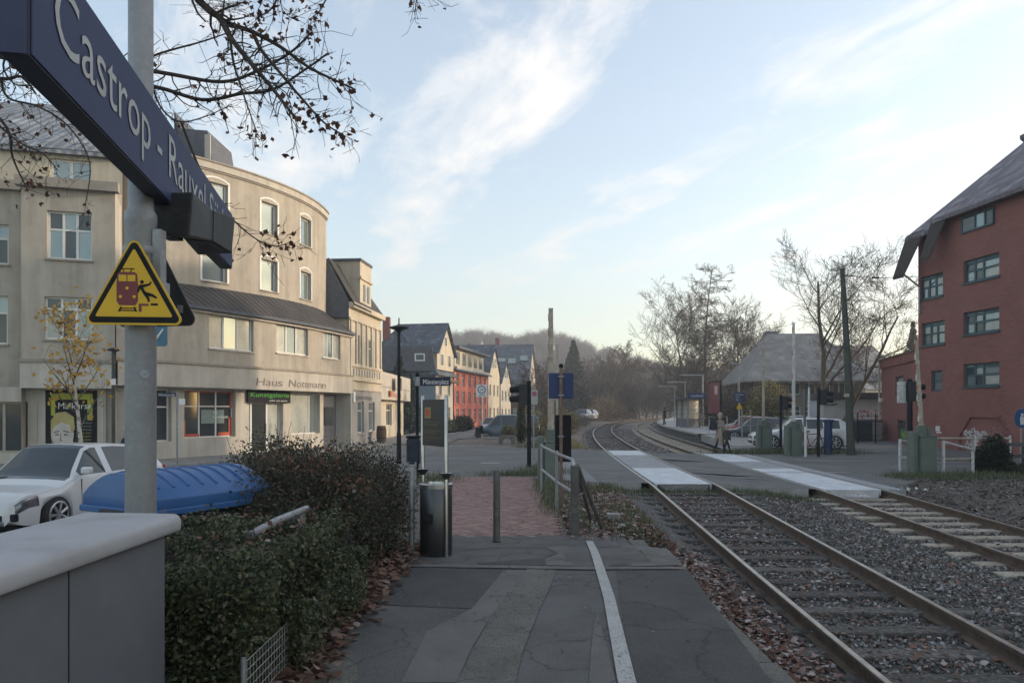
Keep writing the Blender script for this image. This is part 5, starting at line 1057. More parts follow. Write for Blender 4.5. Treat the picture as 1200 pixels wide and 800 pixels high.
# ------------------------------------------------------------------ level crossing barriers
def barrier(name, label, u, v_base, z, u_box, w, hbox, top_v, m_boom, lean=0, striped=True, dbl=True, big=1):
    Y = F*(HC-z)/(v_base-HV); x = X(u_box, Y); t = thing(name, label, 'barrier', (x, Y, z)); bxp = X(u, Y)
    MB().box((x-w/2, Y-.25, z-.1), (x+w/2, Y+.35, z+hbox)).build('drive_box', M['grnpaint'], t, bevel=.015)
    MB().box((x-w/2-.02, Y-.27, z+hbox), (x+w/2+.02, Y+.37, z+hbox+.03)).build('drive_lid', M['grnpaint'], t, bevel=.008)
    MB().box((x-w/2-.16, Y-.1, z-.1), (x-w/2-.02, Y+.3, z+hbox+.14)).build('side_frame', M['grnpaint'], t, bevel=.01)
    MB().box((x+w/2-.12, Y+.05, z+hbox+.03), (x+w/2, Y+.25, z+hbox+.25)).build('pivot', M['grnpaint'], t, bevel=.01)
    zt = Z(top_v, Y); b0 = z+hbox+.1; n = 9; dx_ = lean
    MB().box((bxp-.11, Y-.07, b0-.15), (bxp+.12, Y+.12, b0+.22)).build('boom_foot', M['grnpaint'], t, bevel=.01)
    for k in range(n):
        za, zb = b0+(zt-b0)*k/n, b0+(zt-b0)*(k+1)/n; xa = bxp+dx_*(k/n); w0 = .085*big*(1-.35*k/n)
        mm_ = m_boom
        mb = MB(); mb.cbox((xa, Y, (za+zb)/2), (w0*2*.75, .06, zb-za-.002)); mb.build('boom_section', mm_, t)
        if striped: MB().box((xa-w0*.75-.012, Y-.03, za+(zb-za)*.1), (xa-w0*.75-.001, Y+.03, za+(zb-za)*.6)).build('red_stripe', M['redpaint'] if k % 2 == 0 or big > 1.2 else M['whitepaint'], t)
    if dbl: MB().box((bxp+.10*big, Y-.02, b0), (bxp+.10*big+.06, Y+.05, b0+(zt-b0)*.72)).build('boom_stay', m_boom, t)
    return t
barrier('crossing_barrier', 'raised barrier with weathered boom beside the rusty board post', 645.5, 563, 0, 646, .34, .95, 361, M['boom'], big=1.25)
barrier('crossing_barrier', 'raised barrier with weathered boom before the red brick office', 1079.5, 556, -.14, 1084, .44, 1.12, 398, M['boom'], lean=-.16, dbl=False)
barrier('crossing_barrier', 'raised thin pale barrier between the parked cars and blue station sign', 894.5, 528, -.14, 897.5, .42, 1.1, 407, M['boom'], dbl=False, striped=False, big=.9)
barrier('crossing_barrier', 'raised white barrier in front of the white estate car', 930, 533.5, -.14, 932, .42, 1.1, 378, M['whitepaint'], dbl=False, big=1.0)
# ------------------------------------------------------------------ light signals
def signal(name, label, u, v0, v1, z, heads, Y=None, r=.06, plate=None, side=1):
    Y = Y or F*(HC-z)/(v0-HV); x = X(u, Y); t = thing(name, label, 'traffic light', (x, Y, z)); MB().lathe([(r, -.2), (r, Z(v1, Y)-z), (r*.7, Z(v1, Y)-z+.03)], (x, Y, z), 14).build('post', M['black'], t, smooth=40)
    for (hu, va, vb, face) in heads:
        hx = X(hu, Y); za, zb = Z(vb, Y), Z(va, Y); h_ = MB().box((hx-.13, Y-.13, za), (hx+.13, Y+.13, zb)).build('signal_head', M['blackpl'], t, bevel=.02)
        for k in range(2):
            zc_ = za+(zb-za)*(.28+.46*k)
            MB().tube([(hx+face*.13, Y, zc_+.01), (hx+face*.40, Y-.03, zc_-.015)], [.105, .085], 12).build('visor', M['black'], h_); 
        MB().box((min(hx, x), Y-.03, zb-.12), (max(hx, x), Y+.03, zb-.08)).build('arm', M['black'], t)
    if plate: MB().box((X(plate[0], Y), Y+.14, Z(plate[3], Y)), (X(plate[2], Y), Y+.16, Z(plate[1], Y))).build('backboard', M['whitepaint'], t, bevel=.01)
    return t
signal('crossing_signal', 'black light signal with two visors beside the dark blue van', 620, 547.5, 447, 0, [(613, 450, 474, -1)], r=.065)
signal('crossing_signal', 'black light signal with pale backboard in front of the brick annexe', 1066, 549, 445, -.14, [(1068.5, 447, 470, 1)], r=.085, plate=(1054, 447, 1072, 472))
signal('crossing_signal', 'black light signal standing between the two raised barriers', 915, 529, 463, -.14, [(919.5, 464, 480, 1)], r=.06)
signal('crossing_signal', 'black light signal beside the dark blue column', 959, 535, 455, -.14, [(964, 456.5, 474, 1)], r=.06)
# sign plate next to the left signal
def postsign(name, label, u, Y, z, v_top, build, m=None, r=.03, cat='sign'):
    x = X(u, Y); t = thing(name, label, cat, (x, Y, z)); MB().tube([(x, Y, z-.2), (x, Y, Z(v_top, Y))], r, 10).build('post', m or M['galv'], t); build(t, x, Y); return t
def b1(t, x, Y):
    o = flat(rrect(-.12, 0, .12, .52, .05), (x+.02, Y-.04, Z(474, Y)), (1,0,0), (0,0,1), 0, .01, 'plate', M['curtain'], t); flat(circ(0, .38, .09), (x+.02, Y-.052, Z(474, Y)), (1,0,0), (0,0,1), 0, .003, 'red_mark', mat('pink_mark', (.36,.09,.2), .6), o)
postsign('plate_sign', 'rounded white plate with pink mark behind the left light signal', 625.5, 26, -.1, 455, b1)
def b2(t, x, Y):
    h = .56; pl_ = flat(rrect(-h/2, 0, h/2, .62, .03), (x, Y-.04, Z(465, Y)), (1,0,0), (0,0,1), 0, .012, 'plate', M['white'], t); o3 = (x, Y-.053, Z(465, Y)+.37)
    flat(circ(0, 0, .21, 20), o3, (1,0,0), (0,0,1), 0, .003, 'ring', mat('sign_grey', (.16,.17,.20), .6), pl_); flat(circ(0, 0, .155, 20), (o3[0], o3[1]-.003, o3[2]), (1,0,0), (0,0,1), 0, .002, 'disc', M['white'], pl_)
    text('30', M['black'], pl_, (x, Y-.06, o3[2]-.06), (1,0,0), (0,0,1), .13, .18, align='CENTER'); text('ZONE', M['black'], pl_, (x, Y-.056, Z(465, Y)+.05), (1,0,0), (0,0,1), .08, .34, align='CENTER')
    MB().lathe([(.45, 0), (.45, .06), (.1, .22), (.06, .24)], (x, Y, -.25), 4).build('concrete_foot', M['kerb'], t)
    MB().box((x-.1, Y-.12, .55), (x+.08, Y-.04, .95)).build('small_box', M['black'], t)
postsign('zone_sign', 'square white zone sign with grey ring on a concrete foot', 564.5, 37.5, -.25, 451, b2, r=.035)
def b3(t, x, Y):
    p_ = MB().box((X(492, Y), Y-.025, Z(452, Y)), (X(528, Y), Y-.005, Z(441.5, Y))).build('name_plate', mat('street_blue', (.012,.016,.05), .5), t, bevel=.003); text('Münsterplatz', M['white'], p_, (X(496, Y), Y-.028, Z(450, Y)), (1,0,0), (0,0,1), .125, X(526, Y)-X(496, Y))
    MB().box((x-.03, Y-.05, Z(452, Y)), (x+.07, Y+.05, Z(441.5, Y))).build('clamp', M['galv'], t); MB().lathe([(.05, 0), (.05, .06), (.02, .09)], (x, Y, Z(440, Y)), 10).build('finial', M['black'], t)
postsign('street_name_sign', 'dark post with blue street name plate Münsterplatz', 489, 19, -.1, 438, b3, M['black'], .04)
wb = thing('waste_basket', 'dark blue waste basket hung on the street name post', 'bin', (X(485, 18.8), 18.8, .3)); MB().box((X(477.5, 18.8), 18.55, Z(543, 18.8)), (X(493, 18.8), 18.85, Z(513, 18.8))).build('body', mat('basket_blue', (.012,.018,.036), .5), wb, bevel=.05)
MB().box((X(477, 18.8), 18.54, Z(513, 18.8)), (X(493.5, 18.8), 18.86, Z(510, 18.8))).build('hood', M['black'], wb, bevel=.03)
hp = thing('hoop_barrier', 'low white pipe hoop standing behind the shrub', 'hoop', (X(483, 16), 16, -.1)); MB().tube([(X(478, 16), 16, -.2), (X(478, 16), 16, .62), (X(487, 16), 16, .62), (X(487, 16), 16, -.2)], .022, 8).build('pipe', M['galv'], hp); MB().tube([(X(478, 16), 16, .35), (X(487, 16), 16, .35)], .018, 8).build('crossbar', M['galv'], hp)
lp = thing('street_lamp', 'slim black street lamp with flat disc head beside the cream house', 'lamp', (X(467.5, 26), 26, -.3)); lx = X(467.5, 26)
MB().lathe([(.085, 0), (.08, 1.2), (.06, 1.25), (.05, Z(384, 26)+.3)], (lx, 26, -.3), 14).build('post', M['black'], lp, smooth=40); MB().lathe([(.05, 0), (.11, .08), (.33, .16), (.34, .2), (.1, .27), (.03, .30)], (lx, 26, Z(390, 26)), 18).build('head', M['blackpl'], lp, smooth=40); MB().lathe([(.025, 0), (.02, .35)], (lx, 26, Z(384, 26)), 8).build('spike', M['black'], lp)
l2 = thing('street_lamp', 'slim street lamp with white light strip behind the young golden tree', 'lamp', (X(131.5, 24), 24, -.3)); MB().lathe([(.06, 0), (.055, 3.95)], (X(133, 24), 24, -.3), 12).build('post', M['tarpole'], l2); MB().lathe([(.16, 0), (.18, .05), (.06, .1)], (X(133, 24), 24, 3.65), 14).build('head', M['blackpl'], l2); MB().box((X(133, 24)-.09, 23.93, 2.55), (X(133, 24)+.09, 23.98, 2.75)).build('sticker_box', M['white'], l2)
def b4(t, x, Y):
    p_ = MB().box((X(182, Y), Y-.02, Z(464.5, Y)), (X(207.5, Y), Y, Z(460, Y))).build('name_plate', MATS['street_blue'], t); text('Wilhelmstraße', M['white'], p_, (X(186, Y), Y-.024, Z(463.8, Y)), (1,0,0), (0,0,1), .07, .5); MB().box((X(210, Y), Y-.02, Z(474, Y)), (X(217, Y), Y, Z(467, Y))).build('arrow_plate', M['white'], t)
postsign('street_name_sign', 'thin grey post with dark street plate before the red framed shop window', 207.5, 22.5, -.35, 459, b4, r=.03)
def b5(t, x, Y):
    flat(rrect(-.2, 0, .2, .44, .06), (x+.1, Y-.04, Z(406, Y)), (1,0,0), (0,0,1), 0, .01, 'plate', mat('sign_teal', (.06,.16,.24), .5), t); MB().tube([(x+.0, Y-.055, Z(404, Y)), (x+.22, Y-.055, Z(386, Y))], .02, 6).build('white_stroke', M['white'], t)
postsign('parking_sign', 'blue sign with white stroke showing behind the thick grey post', 180, 15, -.38, 383, b5)
# ------------------------------------------------------------------ right hand side
up_ = thing('utility_pole', 'tall dark wooden utility pole leaning slightly beside the road', 'pole', (X(997, 31.2), 31.2, -.14))
MB().tube([(X(997.5, 31.2), 31.2, -.3), (X(993, 31.2), 31.2, 4.0), (X(987, 31.2), 31.2, Z(315, 31.2))], [.17, .14, .095], 14).build('pole', M['tarpole'], up_, smooth=40); MB().box((X(992, 31.0)-.09, 31.0, Z(465, 31)), (X(992, 31)+.12, 31.05, Z(461, 31))).build('number_plate', M['boom'], up_)
ov = thing('overhead_wire', 'thin overhead wire with small insulator running from the pole to the brick office', 'wire', (X(1020, 31), 31.2, 7))
MB().tube([(X(987.5, 31.2), 31.2, Z(322, 31.2)), P(1010, 324.6, 32.5), P(1030, 325.6, 34), RWl.f(.6, 8.45, .4)], .014, 5).build('wire', M['black'], ov); MB().tube([P(1023, 325.2, 33.4), P(1029, 325.5, 33.9)], .04, 8).build('insulator', M['black'], ov)
bcx = thing('blue_column', 'dark blue cylindrical column beside the white estate car', 'column', (X(970.5, 31.6), 31.6, -.14)); MB().lathe([(.17, -.1), (.165, 1.35), (.23, 1.37), (.23, 1.47), (.05, 1.5)], (X(970.5, 31.6), 31.6, -.14), 20).build('body', mat('column_blue', (.018,.035,.095), .5, (.024,.045,.11), 4), bcx, smooth=40)
bxx = thing('grey_kiosk', 'brown grey switch kiosk behind the dark blue column', 'cabinet', (X(972, 40), 40, -.14)); MB().box((X(964.5, 40), 40, -.2), (X(980, 40), 40.6, Z(474, 40))).build('body', M['greywall'], bxx, bevel=.02); MB().box((X(963.5, 40), 39.9, Z(474, 40)), (X(981, 40), 40.7, Z(472.5, 40))).build('lid', M['slate'], bxx)
for (u, v0, v1, m_, lab) in ((943, 534, 457, 'cardark', 'slim dark blue pole between the barriers and the column'), (948, 520, 454, 'whitepaint', 'slim white pole behind the white estate car'), (944, 535, 500, 'whitepaint', 'short white post beside the red bicycle')):
    Y = F*(HC+.14)/(v0-HV); bollard('marker_pole', lab, X(u, Y), Y, Z(v1, Y)+.14, .05 if m_ != 'whitepaint' else .055, M[m_], -.14, 'pole')
wr_ = thing('white_railing', 'white pipe railing with weathered rails beside the green barrier drive', 'railing', (X(1100, 22.5), 22.5, -.14))
wpz = [(1055, 22.6, 1.0), (1105.5, 21.6, .98), (1140, 22.3, .72)]
for u, y, h in wpz: MB().tube([(X(u, y), y, -.3), (X(u, y), y, -.14+h)], .05, 10).build('post', M['whitepaint'], wr_)
MB().tube([(X(1055, 22.6), 22.6, .80), (X(1072, 22.4), 22.4, .80)], .035, 8).build('rail', M['boom'], wr_); MB().tube([(X(1055, 22.6), 22.6, .3), (X(1072, 22.4), 22.4, .3)], .03, 8).build('rail', M['whitepaint'], wr_)
MB().tube([(X(1105.5, 21.6), 21.6, .82), (X(1142, 22.3), 22.3, .54)], .04, 8).build('rail', M['whitepaint'], wr_); MB().tube([(X(1094, 22), 22, .28), (X(1139, 22.3), 22.3, .28)], .035, 8).build('rail', M['boom'], wr_)
w2 = thing('road_railing', 'long rusty topped railing across the road before the graffiti niche', 'railing', (X(1130, 26), 26, -.14))
MB().tube([(X(1094, 26), 26, .75), (X(1185, 26), 26, .75)], .035, 8).build('rail', M['boom'], w2)
for u in (1097, 1143, 1184): MB().tube([(X(u, 26), 26, -.3), (X(u, 26), 26, .85)], .04, 8).build('post', M['whitepaint'], w2)
def b6(t, x, Y):
    d_ = flat(circ(0, 0, .30, 24), (x, Y-.04, Z(490, Y)), (1, .25, 0), (0,0,1), 0, .01, 'disc', mat('traffic_blue', (.03,.11,.27), .5), t); o3 = Vector((x, Y-.055, Z(490, Y)))
    flat(circ(0, .11, .055, 10), o3, (1, .25, 0), (0,0,1), 0, .003, 'white_figure', M['white'], d_); flat([(-.07, -.2), (.07, -.2), (.09, .05), (-.09, .05)], o3, (1, .25, 0), (0,0,1), 0, .003, 'white_figure', M['white'], d_)
postsign('footpath_sign', 'round blue footpath sign with white figures beside the evergreen bush', 1196.5, 23.5, -.14, 478, b6)
fr = thing('low_fence', 'low dark metal fence running off behind the evergreen bush', 'fence', (X(1190, 22.5), 22.5, -.14))
for u in (1172, 1199, 1226): MB().box((X(u, 22.5)-.03, 22.47, -.3), (X(u, 22.5)+.03, 22.53, .75)).build('post', M['tarpole'], fr)
for z in (.7, .35): MB().box((X(1170, 22.5), 22.46, z-.05), (X(1240, 22.5), 22.5, z+.05)).build('rail', M['slate'], fr)
def skip(name, label, u0, u1, Y, h, m): 
    t = thing(name, label, 'container', (X((u0+u1)/2, Y), Y, -.15)); MB().box((X(u0, Y), Y, -.1), (X(u1, Y), Y+1.1, h)).build('tub', m, t, bevel=.04); MB().box((X(u0, Y)-.04, Y-.05, h), (X(u1, Y)+.04, Y+1.15, h+.12)).build('lid', M['slate'], t, bevel=.04)
    for u in (u0+2, u1-2): MB().tube([(X(u, Y), Y+.1, -.08), (X(u, Y)+.07, Y+.1, -.08)], .08, 10).build('wheel', M['tyre'], t)
skip('waste_container', 'dark four wheeled waste container behind the utility pole', 986, 1002, 44, 1.0, M['blackpl'])
skip('waste_container', 'dark waste container with frosted grey lid beside the annexe', 1003, 1023, 45, 1.05, M['cardark'])
skip('waste_container', 'grey waste container against the annexe corner', 1024, 1034, 46, 1.0, M['greywall'])
fn = thing('mesh_fence', 'dark thin post fence before the waste containers', 'fence', (X(1015, 42), 42, -.15))
for u in (1005, 1026): MB().tube([(X(u, 42), 42, -.2), (X(u, 42), 42, 1.55)], .035, 8).build('post', M['black'], fn)
for z in (.3, .9, 1.4): MB().tube([(X(1003, 42), 42, z), (X(1030, 42), 42, z)], .015, 6).build('wire', M['black'], fn)
# ------------------------------------------------------------------ far platform with shelter
pts_l = [(track_x(y)+4+1.75, y) for y in np.arange(46, 152, 3.)]; pts_r = [(track_x(y)+4+5.2, y) for y in np.arange(46, 152, 3.)]
PZ = .26
far = sheet('far_platform', pts_l, pts_r, 40, 4, 0, mat('platform_frost', (.30,.30,.30), .85, (.40,.40,.40), 1.2), zf=lambda x, y: PZ+0*np.asarray(x))
mb = MB()
for (a, b) in zip(pts_l, pts_l[1:]): mb.add([(a[0]+.02, a[1], -.5), (b[0]+.02, b[1], -.5), (b[0]+.02, b[1], PZ-.02), (a[0]+.02, a[1], PZ-.02)], [(0,1,2,3)])
mb.add([(pts_l[0][0], 46.02, -.5), (pts_r[0][0], 46.02, -.5), (pts_r[0][0], 46.02, PZ-.02), (pts_l[0][0], 46.02, PZ-.02)], [(0,1,2,3)]); tag(mb.build('far_platform_wall', M['bed']), kind='structure')
edge = MB()
for (a, b) in zip(pts_l, pts_l[1:]):
    edge.add([(a[0]-.12, a[1], PZ-.1), (b[0]-.12, b[1], PZ-.1), (b[0]+.3, b[1], PZ-.1), (a[0]+.3, a[1], PZ-.1), (a[0]-.12, a[1], PZ+.012), (b[0]-.12, b[1], PZ+.012), (b[0]+.3, b[1], PZ+.012), (a[0]+.3, a[1], PZ+.012)], [(0,1,2,3),(4,5,6,7),(0,1,5,4),(3,2,6,7)])
tag(edge.build('far_platform_edge', M['kerb']), kind='structure')
shl = thing('waiting_shelter', 'grey framed glass waiting shelter with blue sign band on the far platform', 'shelter', (X(804, 62), 62, PZ))
x0, x1, xm = X(787, 62), X(822, 61), X(806, 60.5)
for (x, y) in ((X(793, 65), 65), (xm, 60.5), (x1, 61.5), (X(799, 62.5), 62.5)): MB().box((x-.06, y-.06, PZ), (x+.06, y+.06, PZ+2.35)).build('post', M['galv'], shl)
S1 = Wall([(xm+.06, 60.5), (x1-.06, 61.5)]); S2 = Wall([(X(793, 65)+.06, 65), (xm-.06, 60.5)])
for W_, nx in ((S1, 1), (S2, 3)):
    mbox(MB(), W_, 0, W_.len, PZ+.05, PZ+.75, -.02, .02).build('lower_panel', mat('shelter_grey', (.13,.15,.165), .6), shl)
    for k in range(nx):
        for j in range(4):
            ua, ub = W_.len*k/nx, W_.len*(k+1)/nx; za = PZ+.78+j*.38; mbox(MB(), W_, ua+.04, ub-.04, za, za+.34, -.01, .01).build('pane', M['curtain'], shl)
        if k: mbox(MB(), W_, W_.len*k/nx-.04, W_.len*k/nx+.04, PZ, PZ+2.35, -.03, .03).build('mullion', M['galv'], shl)
    for j in range(5): mbox(MB(), W_, 0, W_.len, PZ+.74+j*.38, PZ+.78+j*.38, -.025, .025).build('bar', M['galv'], shl)
MB().prism([(X(781, 62), 60.2), (x1+.3, 60.0), (x1+.5, 63.5), (X(784, 66), 66)], 'z', PZ+2.35, PZ+2.5).build('roof', M['cardark'], shl)
sb = MB().box((X(806, 60), 59.85, PZ+2.4), (X(827, 60), 59.95, PZ+2.85)).build('station_band', M['signblue'], shl); text('Castrop-Rauxel Süd', M['white'], sb, (X(809, 60), 59.84, PZ+2.55), (1,0,0), (0,0,1), .14, 1.0)
def tlamp(label, u, v0, v1, ua, Y):
    t = thing('platform_lamp', label, 'lamp', (X(u, Y), Y, PZ)); MB().tube([(X(u, Y), Y, PZ-.1), (X(u, Y), Y, Z(v1, Y))], .06, 8).build('post', M['galv'], t); MB().box((min(X(ua, Y), X(u, Y)), Y-.12, Z(v1, Y)-.02), (max(X(ua, Y), X(u, Y))+.1, Y+.12, Z(v1, Y)+.1)).build('lamp_arm', M['galv'], t, bevel=.02)
tlamp('platform lamp with long arm standing right beside the waiting shelter', 823.5, 500, 440, 797, 63); tlamp('platform lamp with long arm rising just behind the waiting shelter roof', 803, 495, 448, 782, 76); tlamp('platform lamp with long arm farthest along the far platform', 790.5, 495, 453, 771, 88); tlamp('platform lamp with short flat head above a blue station sign', 866, 505, 427, 857, 48)
bd = thing('station_board', 'dark blue station board below a platform lamp', 'sign', (X(867, 47.8), 47.8, PZ)); q_ = MB().box((X(860.5, 47.8), 47.8, Z(471, 47.8)), (X(873, 47.8), 47.86, Z(459.5, 47.8))).build('board', M['signblue'], bd)
for k in range(3): text(('Castrop-Rauxel', 'Münsterplatz', 'Gleis 1'), M['white'], q_, (0,0,0), (1,0,0), (0,0,1), .06, .4) if False else text(('Castrop-Rauxel', 'Süd', 'Gleis 1')[k], M['white'], q_, (X(862, 47.8), 47.79, Z(463+k*3, 47.8)), (1,0,0), (0,0,1), .09, (.5, .2, .3)[k])
flat(rtri(.22, .4, .03), (X(866.5, 47.8), 47.8, Z(479, 47.8)), (1,0,0), (0,0,1), 0, .01, 'warning_plate', M['yellow'], bd); MB().tube([(X(866.5, 47.9), 47.9, Z(480, 47.8)), (X(866.5, 47.9), 47.9, Z(459, 47.8))], .025, 6).build('fixing_rod', M['galv'], bd)
ad = thing('advert_board', 'tall dark red advertising board on black posts at the far platform', 'billboard', (X(838, 53), 53, PZ)); AW_ = Wall([(X(830.5, 55), 55), (X(845, 52), 52)])
mbox(MB(), AW_, 0, AW_.len, Z(486, 53), Z(446, 53), -.05, .05).build('frame', M['black'], ad); mbox(MB(), AW_, .1, AW_.len-.15, Z(484, 53), Z(448, 53), .051, .06).build('poster', mat('poster_red', (.085,.012,.018), .5, (.16,.035,.04), 1.4, detail=6), ad); mbox(MB(), AW_, AW_.len*.55, AW_.len*.8, Z(462, 53), Z(452, 53), .061, .065).build('poster_motif', mat('poster_pale', (.36,.24,.22), .6, (.5,.42,.38), 3), ad)
for u in (.2, AW_.len-.2): p = AW_.f(u, 0, -.02); MB().box((p.x-.06, p.y-.06, PZ-.3), (p.x+.06, p.y+.06, 1.8)).build('post', M['black'], ad)
def hoop_rail(label, u0, u1, Y, z, h):
    t = thing('platform_railing', label, 'railing', (X(u0, Y), Y, z)); MB().tube([(X(u0, Y), Y, z-.2), (X(u0, Y), Y, z+h), (X(u1, Y), Y, z+h), (X(u1, Y), Y, z-.2)], .035, 8).build('pipe', M['galv'], t); MB().tube([(X(u0, Y), Y, z+h*.5), (X(u1, Y), Y, z+h*.5)], .025, 8).build('crossbar', M['galv'], t)
hoop_rail('grey pipe railing behind the walking pair on the platform ramp', 831, 852, 47, PZ-.2, 1.25); hoop_rail('narrow grey pipe gate below the station board', 869.5, 879.5, 43, -.1, 1.85)
rm_ = thing('platform_ramp', 'low concrete platform ramp with railing beside the parked cars', 'ramp', (X(850, 44), 44, -.1)); MB().prism([(38.5, -.2), (46, -.2), (46, PZ-.03), (45, PZ-.03)], 'x', pts_l[0][0]+.1, pts_r[0][0]).build('ramp', M['kerb'], rm_)
# ================================================================== vehicles
def car(name, label, cat, m, L=4.25, W=1.78, H=1.47, style='hatch', wr=.315, loc=(0,0,0), rz=0, detail=True, group=None):
    t = thing(name, label, cat, (0,0,0), group)
    # stations along the length, 0 = nose
    if style == 'hatch': top = [(0,.46),(.006,.55),(.018,.63),(.035,.69),(.06,.74),(.22,.80),(.255,.86),(.30,.93),(.42,1.0*H-.06),(.47,H),(.62,H),(.80,H-.05),(.90,H-.16),(.955,.98),(.985,.86),(1,.70)]
    elif style == 'estate': top = [(0,.66),(.05,.80),(.22,.88),(.26,.95),(.40,H-.06),(.46,H),(.70,H),(.88,H-.05),(.95,H-.22),(.985,1.0),(1,.78)]
    else: top = [(0,.72),(.05,.90),(.16,1.02),(.20,1.10),(.34,H-.06),(.40,H),(.75,H),(.93,H-.03),(.975,H-.2),(.99,1.1),(1,.8)]
    belt = .93 if style == 'hatch' else (.98 if style == 'estate' else 1.1)
    A = np.array(top); wheels = [.195*L if style != 'van' else .17*L, L*(.815 if style != 'van' else .80)]; Ra = wr+.055
    xs_ = set(np.round(np.linspace(0, 1, 25)*L, 3)) | set(np.round(np.array([.004,.008,.013,.02,.03,.045,.06,.075,.09,.103])*L, 3)) | set(np.round(A[:,0]*L, 3))
    for w in wheels: xs_ |= set(np.round(w+np.array([-1,-.97,-.85,-.6,-.3,0,.3,.6,.85,.97,1])*Ra, 3))
    xs_ = sorted(xs_); rings = []; hw = W/2; info = []
    for x in xs_:
        k = x/L; zt = float(np.interp(k, A[:,0], A[:,1])); w = hw*float(np.interp(k, [0,.006,.018,.035,.06,.10,.25,.8,.95,1], [.66,.74,.81,.87,.92,.96,1,1,.95,.86])); zb = float(np.interp(k, [0,.04,.1,.9,.96,1], [.30,.22,.18,.18,.24,.32]))
        cab = zt > belt+.06; zbelt = min(belt+.03*k, zt-.07); wt = w*(.955 if not cab else float(np.interp(zt, [belt+.06, H], [.90, .70]))); zs_ = zb
        for wx in wheels:
            if abs(x-wx) <= Ra: zs_ = max(zs_, wr+math.sqrt(max(Ra**2-(x-wx)**2, 0)))
        zs_ = min(zs_, zbelt-.12); zm = max(.5*(zs_+zbelt), zs_+.04)
        if k < .115: zm = zbelt-.17
        half = [(0, zb), (w*.80, zb), (w*.985, zs_), (w, zs_+.03), (w*1.005, zm), (w*.985, zbelt-.03), (w*.965, zbelt), (wt, zt-.055 if cab else zt-.035), (wt*.9, zt-.012), (wt*.5, zt+.008), (0, zt+.012)]
        ring = [(x, y, z) for y, z in half]+[(x, -y, z) for y, z in half[-2:0:-1]]; rings.append(ring); info.append((k, cab, zt))
    n = len(rings[0]); V = [p for r in rings for p in r]; V = [(L/2-p[0], p[1], p[2]) for p in V]
    lamps = ([], []); body, glass = [], {'windscreen': [], 'rear_window': [], 'side_window': [], 'side_window2': []}
    pil = {'hatch': [(.52,.545),(.73,.80)], 'estate': [(.52,.545),(.70,.725),(.87,.93)], 'van': [(.40,.43),(.62,.66),(.9,.96)]}[style]
    ws_ = {'hatch': (.262,.455), 'estate': (.262,.45), 'van': (.20,.39)}[style]; rw_ = {'hatch': (.82,.955), 'estate': (.885,.98), 'van': (.94,.985)}[style]
    for i in range(len(rings)-1):
        k = (info[i][0]+info[i+1][0])/2; zt = (info[i][2]+info[i+1][2])/2
        for j in range(n):
            a = (i*n+j, i*n+(j+1)%n, (i+1)*n+(j+1)%n, (i+1)*n+j); jj = j if j < 10 else n-1-j; side = j < 10
            if jj == 6 and zt > belt+.16 and not any(p0 <= k <= p1 for p0, p1 in pil) and ws_[0]+.06 < k < rw_[1]-.06: glass['side_window' if side else 'side_window2'].append(a)
            elif jj in (8, 9) and ws_[0] < k < ws_[1]: glass['windscreen'].append(a)
            elif jj in (8, 9) and rw_[0] < k < rw_[1]: glass['rear_window'].append(a)
            elif jj in (4, 5) and .016 < k < .104: lamps[0 if side else 1].append(a)
            else: body.append(a)
    def sub(nm, fs, mm, par):
        idx = sorted({i for f in fs for i in f}); mp_ = {o: i for i, o in enumerate(idx)}; mb = MB(); mb.v = [V[i] for i in idx]; mb.f = [tuple(mp_[i] for i in f) for f in fs]; return mb.build(nm, mm, par, smooth=32)
    bfs = body+[tuple(range(n)), tuple(range((len(rings)-1)*n, len(rings)*n))]; bo = sub('body', bfs, m, t)
    for g, fs in glass.items():
        if fs: sub(g.rstrip('2'), fs, M['carglass'], t)
    for fs in lamps: sub('headlight', fs, M['lamp'], t)
    MB().box((-L/2+.25, -hw*.72, .14), (L/2-.25, hw*.72, .62)).build('underbody', M['black'], t)
    for wx in wheels:
        for s in (-1, 1):
            cx, cy = L/2-wx, s*(hw-.09)
            wh = MB().tube([(cx, cy-.1, wr), (cx, cy-.09, wr), (cx, cy+.09, wr), (cx, cy+.1, wr)], [wr-.03, wr, wr, wr-.03], 22).build('wheel', M['tyre'], t, smooth=40)
            rm = MB(); rm.tube([(cx, cy+s*.085, wr), (cx, cy+s*.105, wr)], [wr*.68, wr*.66], 20)
            rm.build('rim_face', M['black'], wh)
            sp_ = MB(); sp_.tube([(cx, cy+s*.1, wr), (cx, cy+s*.118, wr)], [wr*.16, wr*.14], 10); 
            sp_.build('hub', M['rim'], wh)
            for q in range(7):
                a = 2*math.pi*q/7; d = Vector((math.cos(a), 0, math.sin(a))); c = Vector((cx, cy+s*.112, wr)); MB().tube([c+d*wr*.12, c+d*wr*.68], [.024, .03], 5).build('spoke', M['rim'], wh)
            rg = MB(); rg.tube([Vector((cx+math.cos(2*math.pi*q/20)*wr*.70, cy+s*.108, wr+math.sin(2*math.pi*q/20)*wr*.70)) for q in range(21)], .018, 6); rg.build('rim', M['rim'], wh)
    zl = .58 if style != 'van' else .8
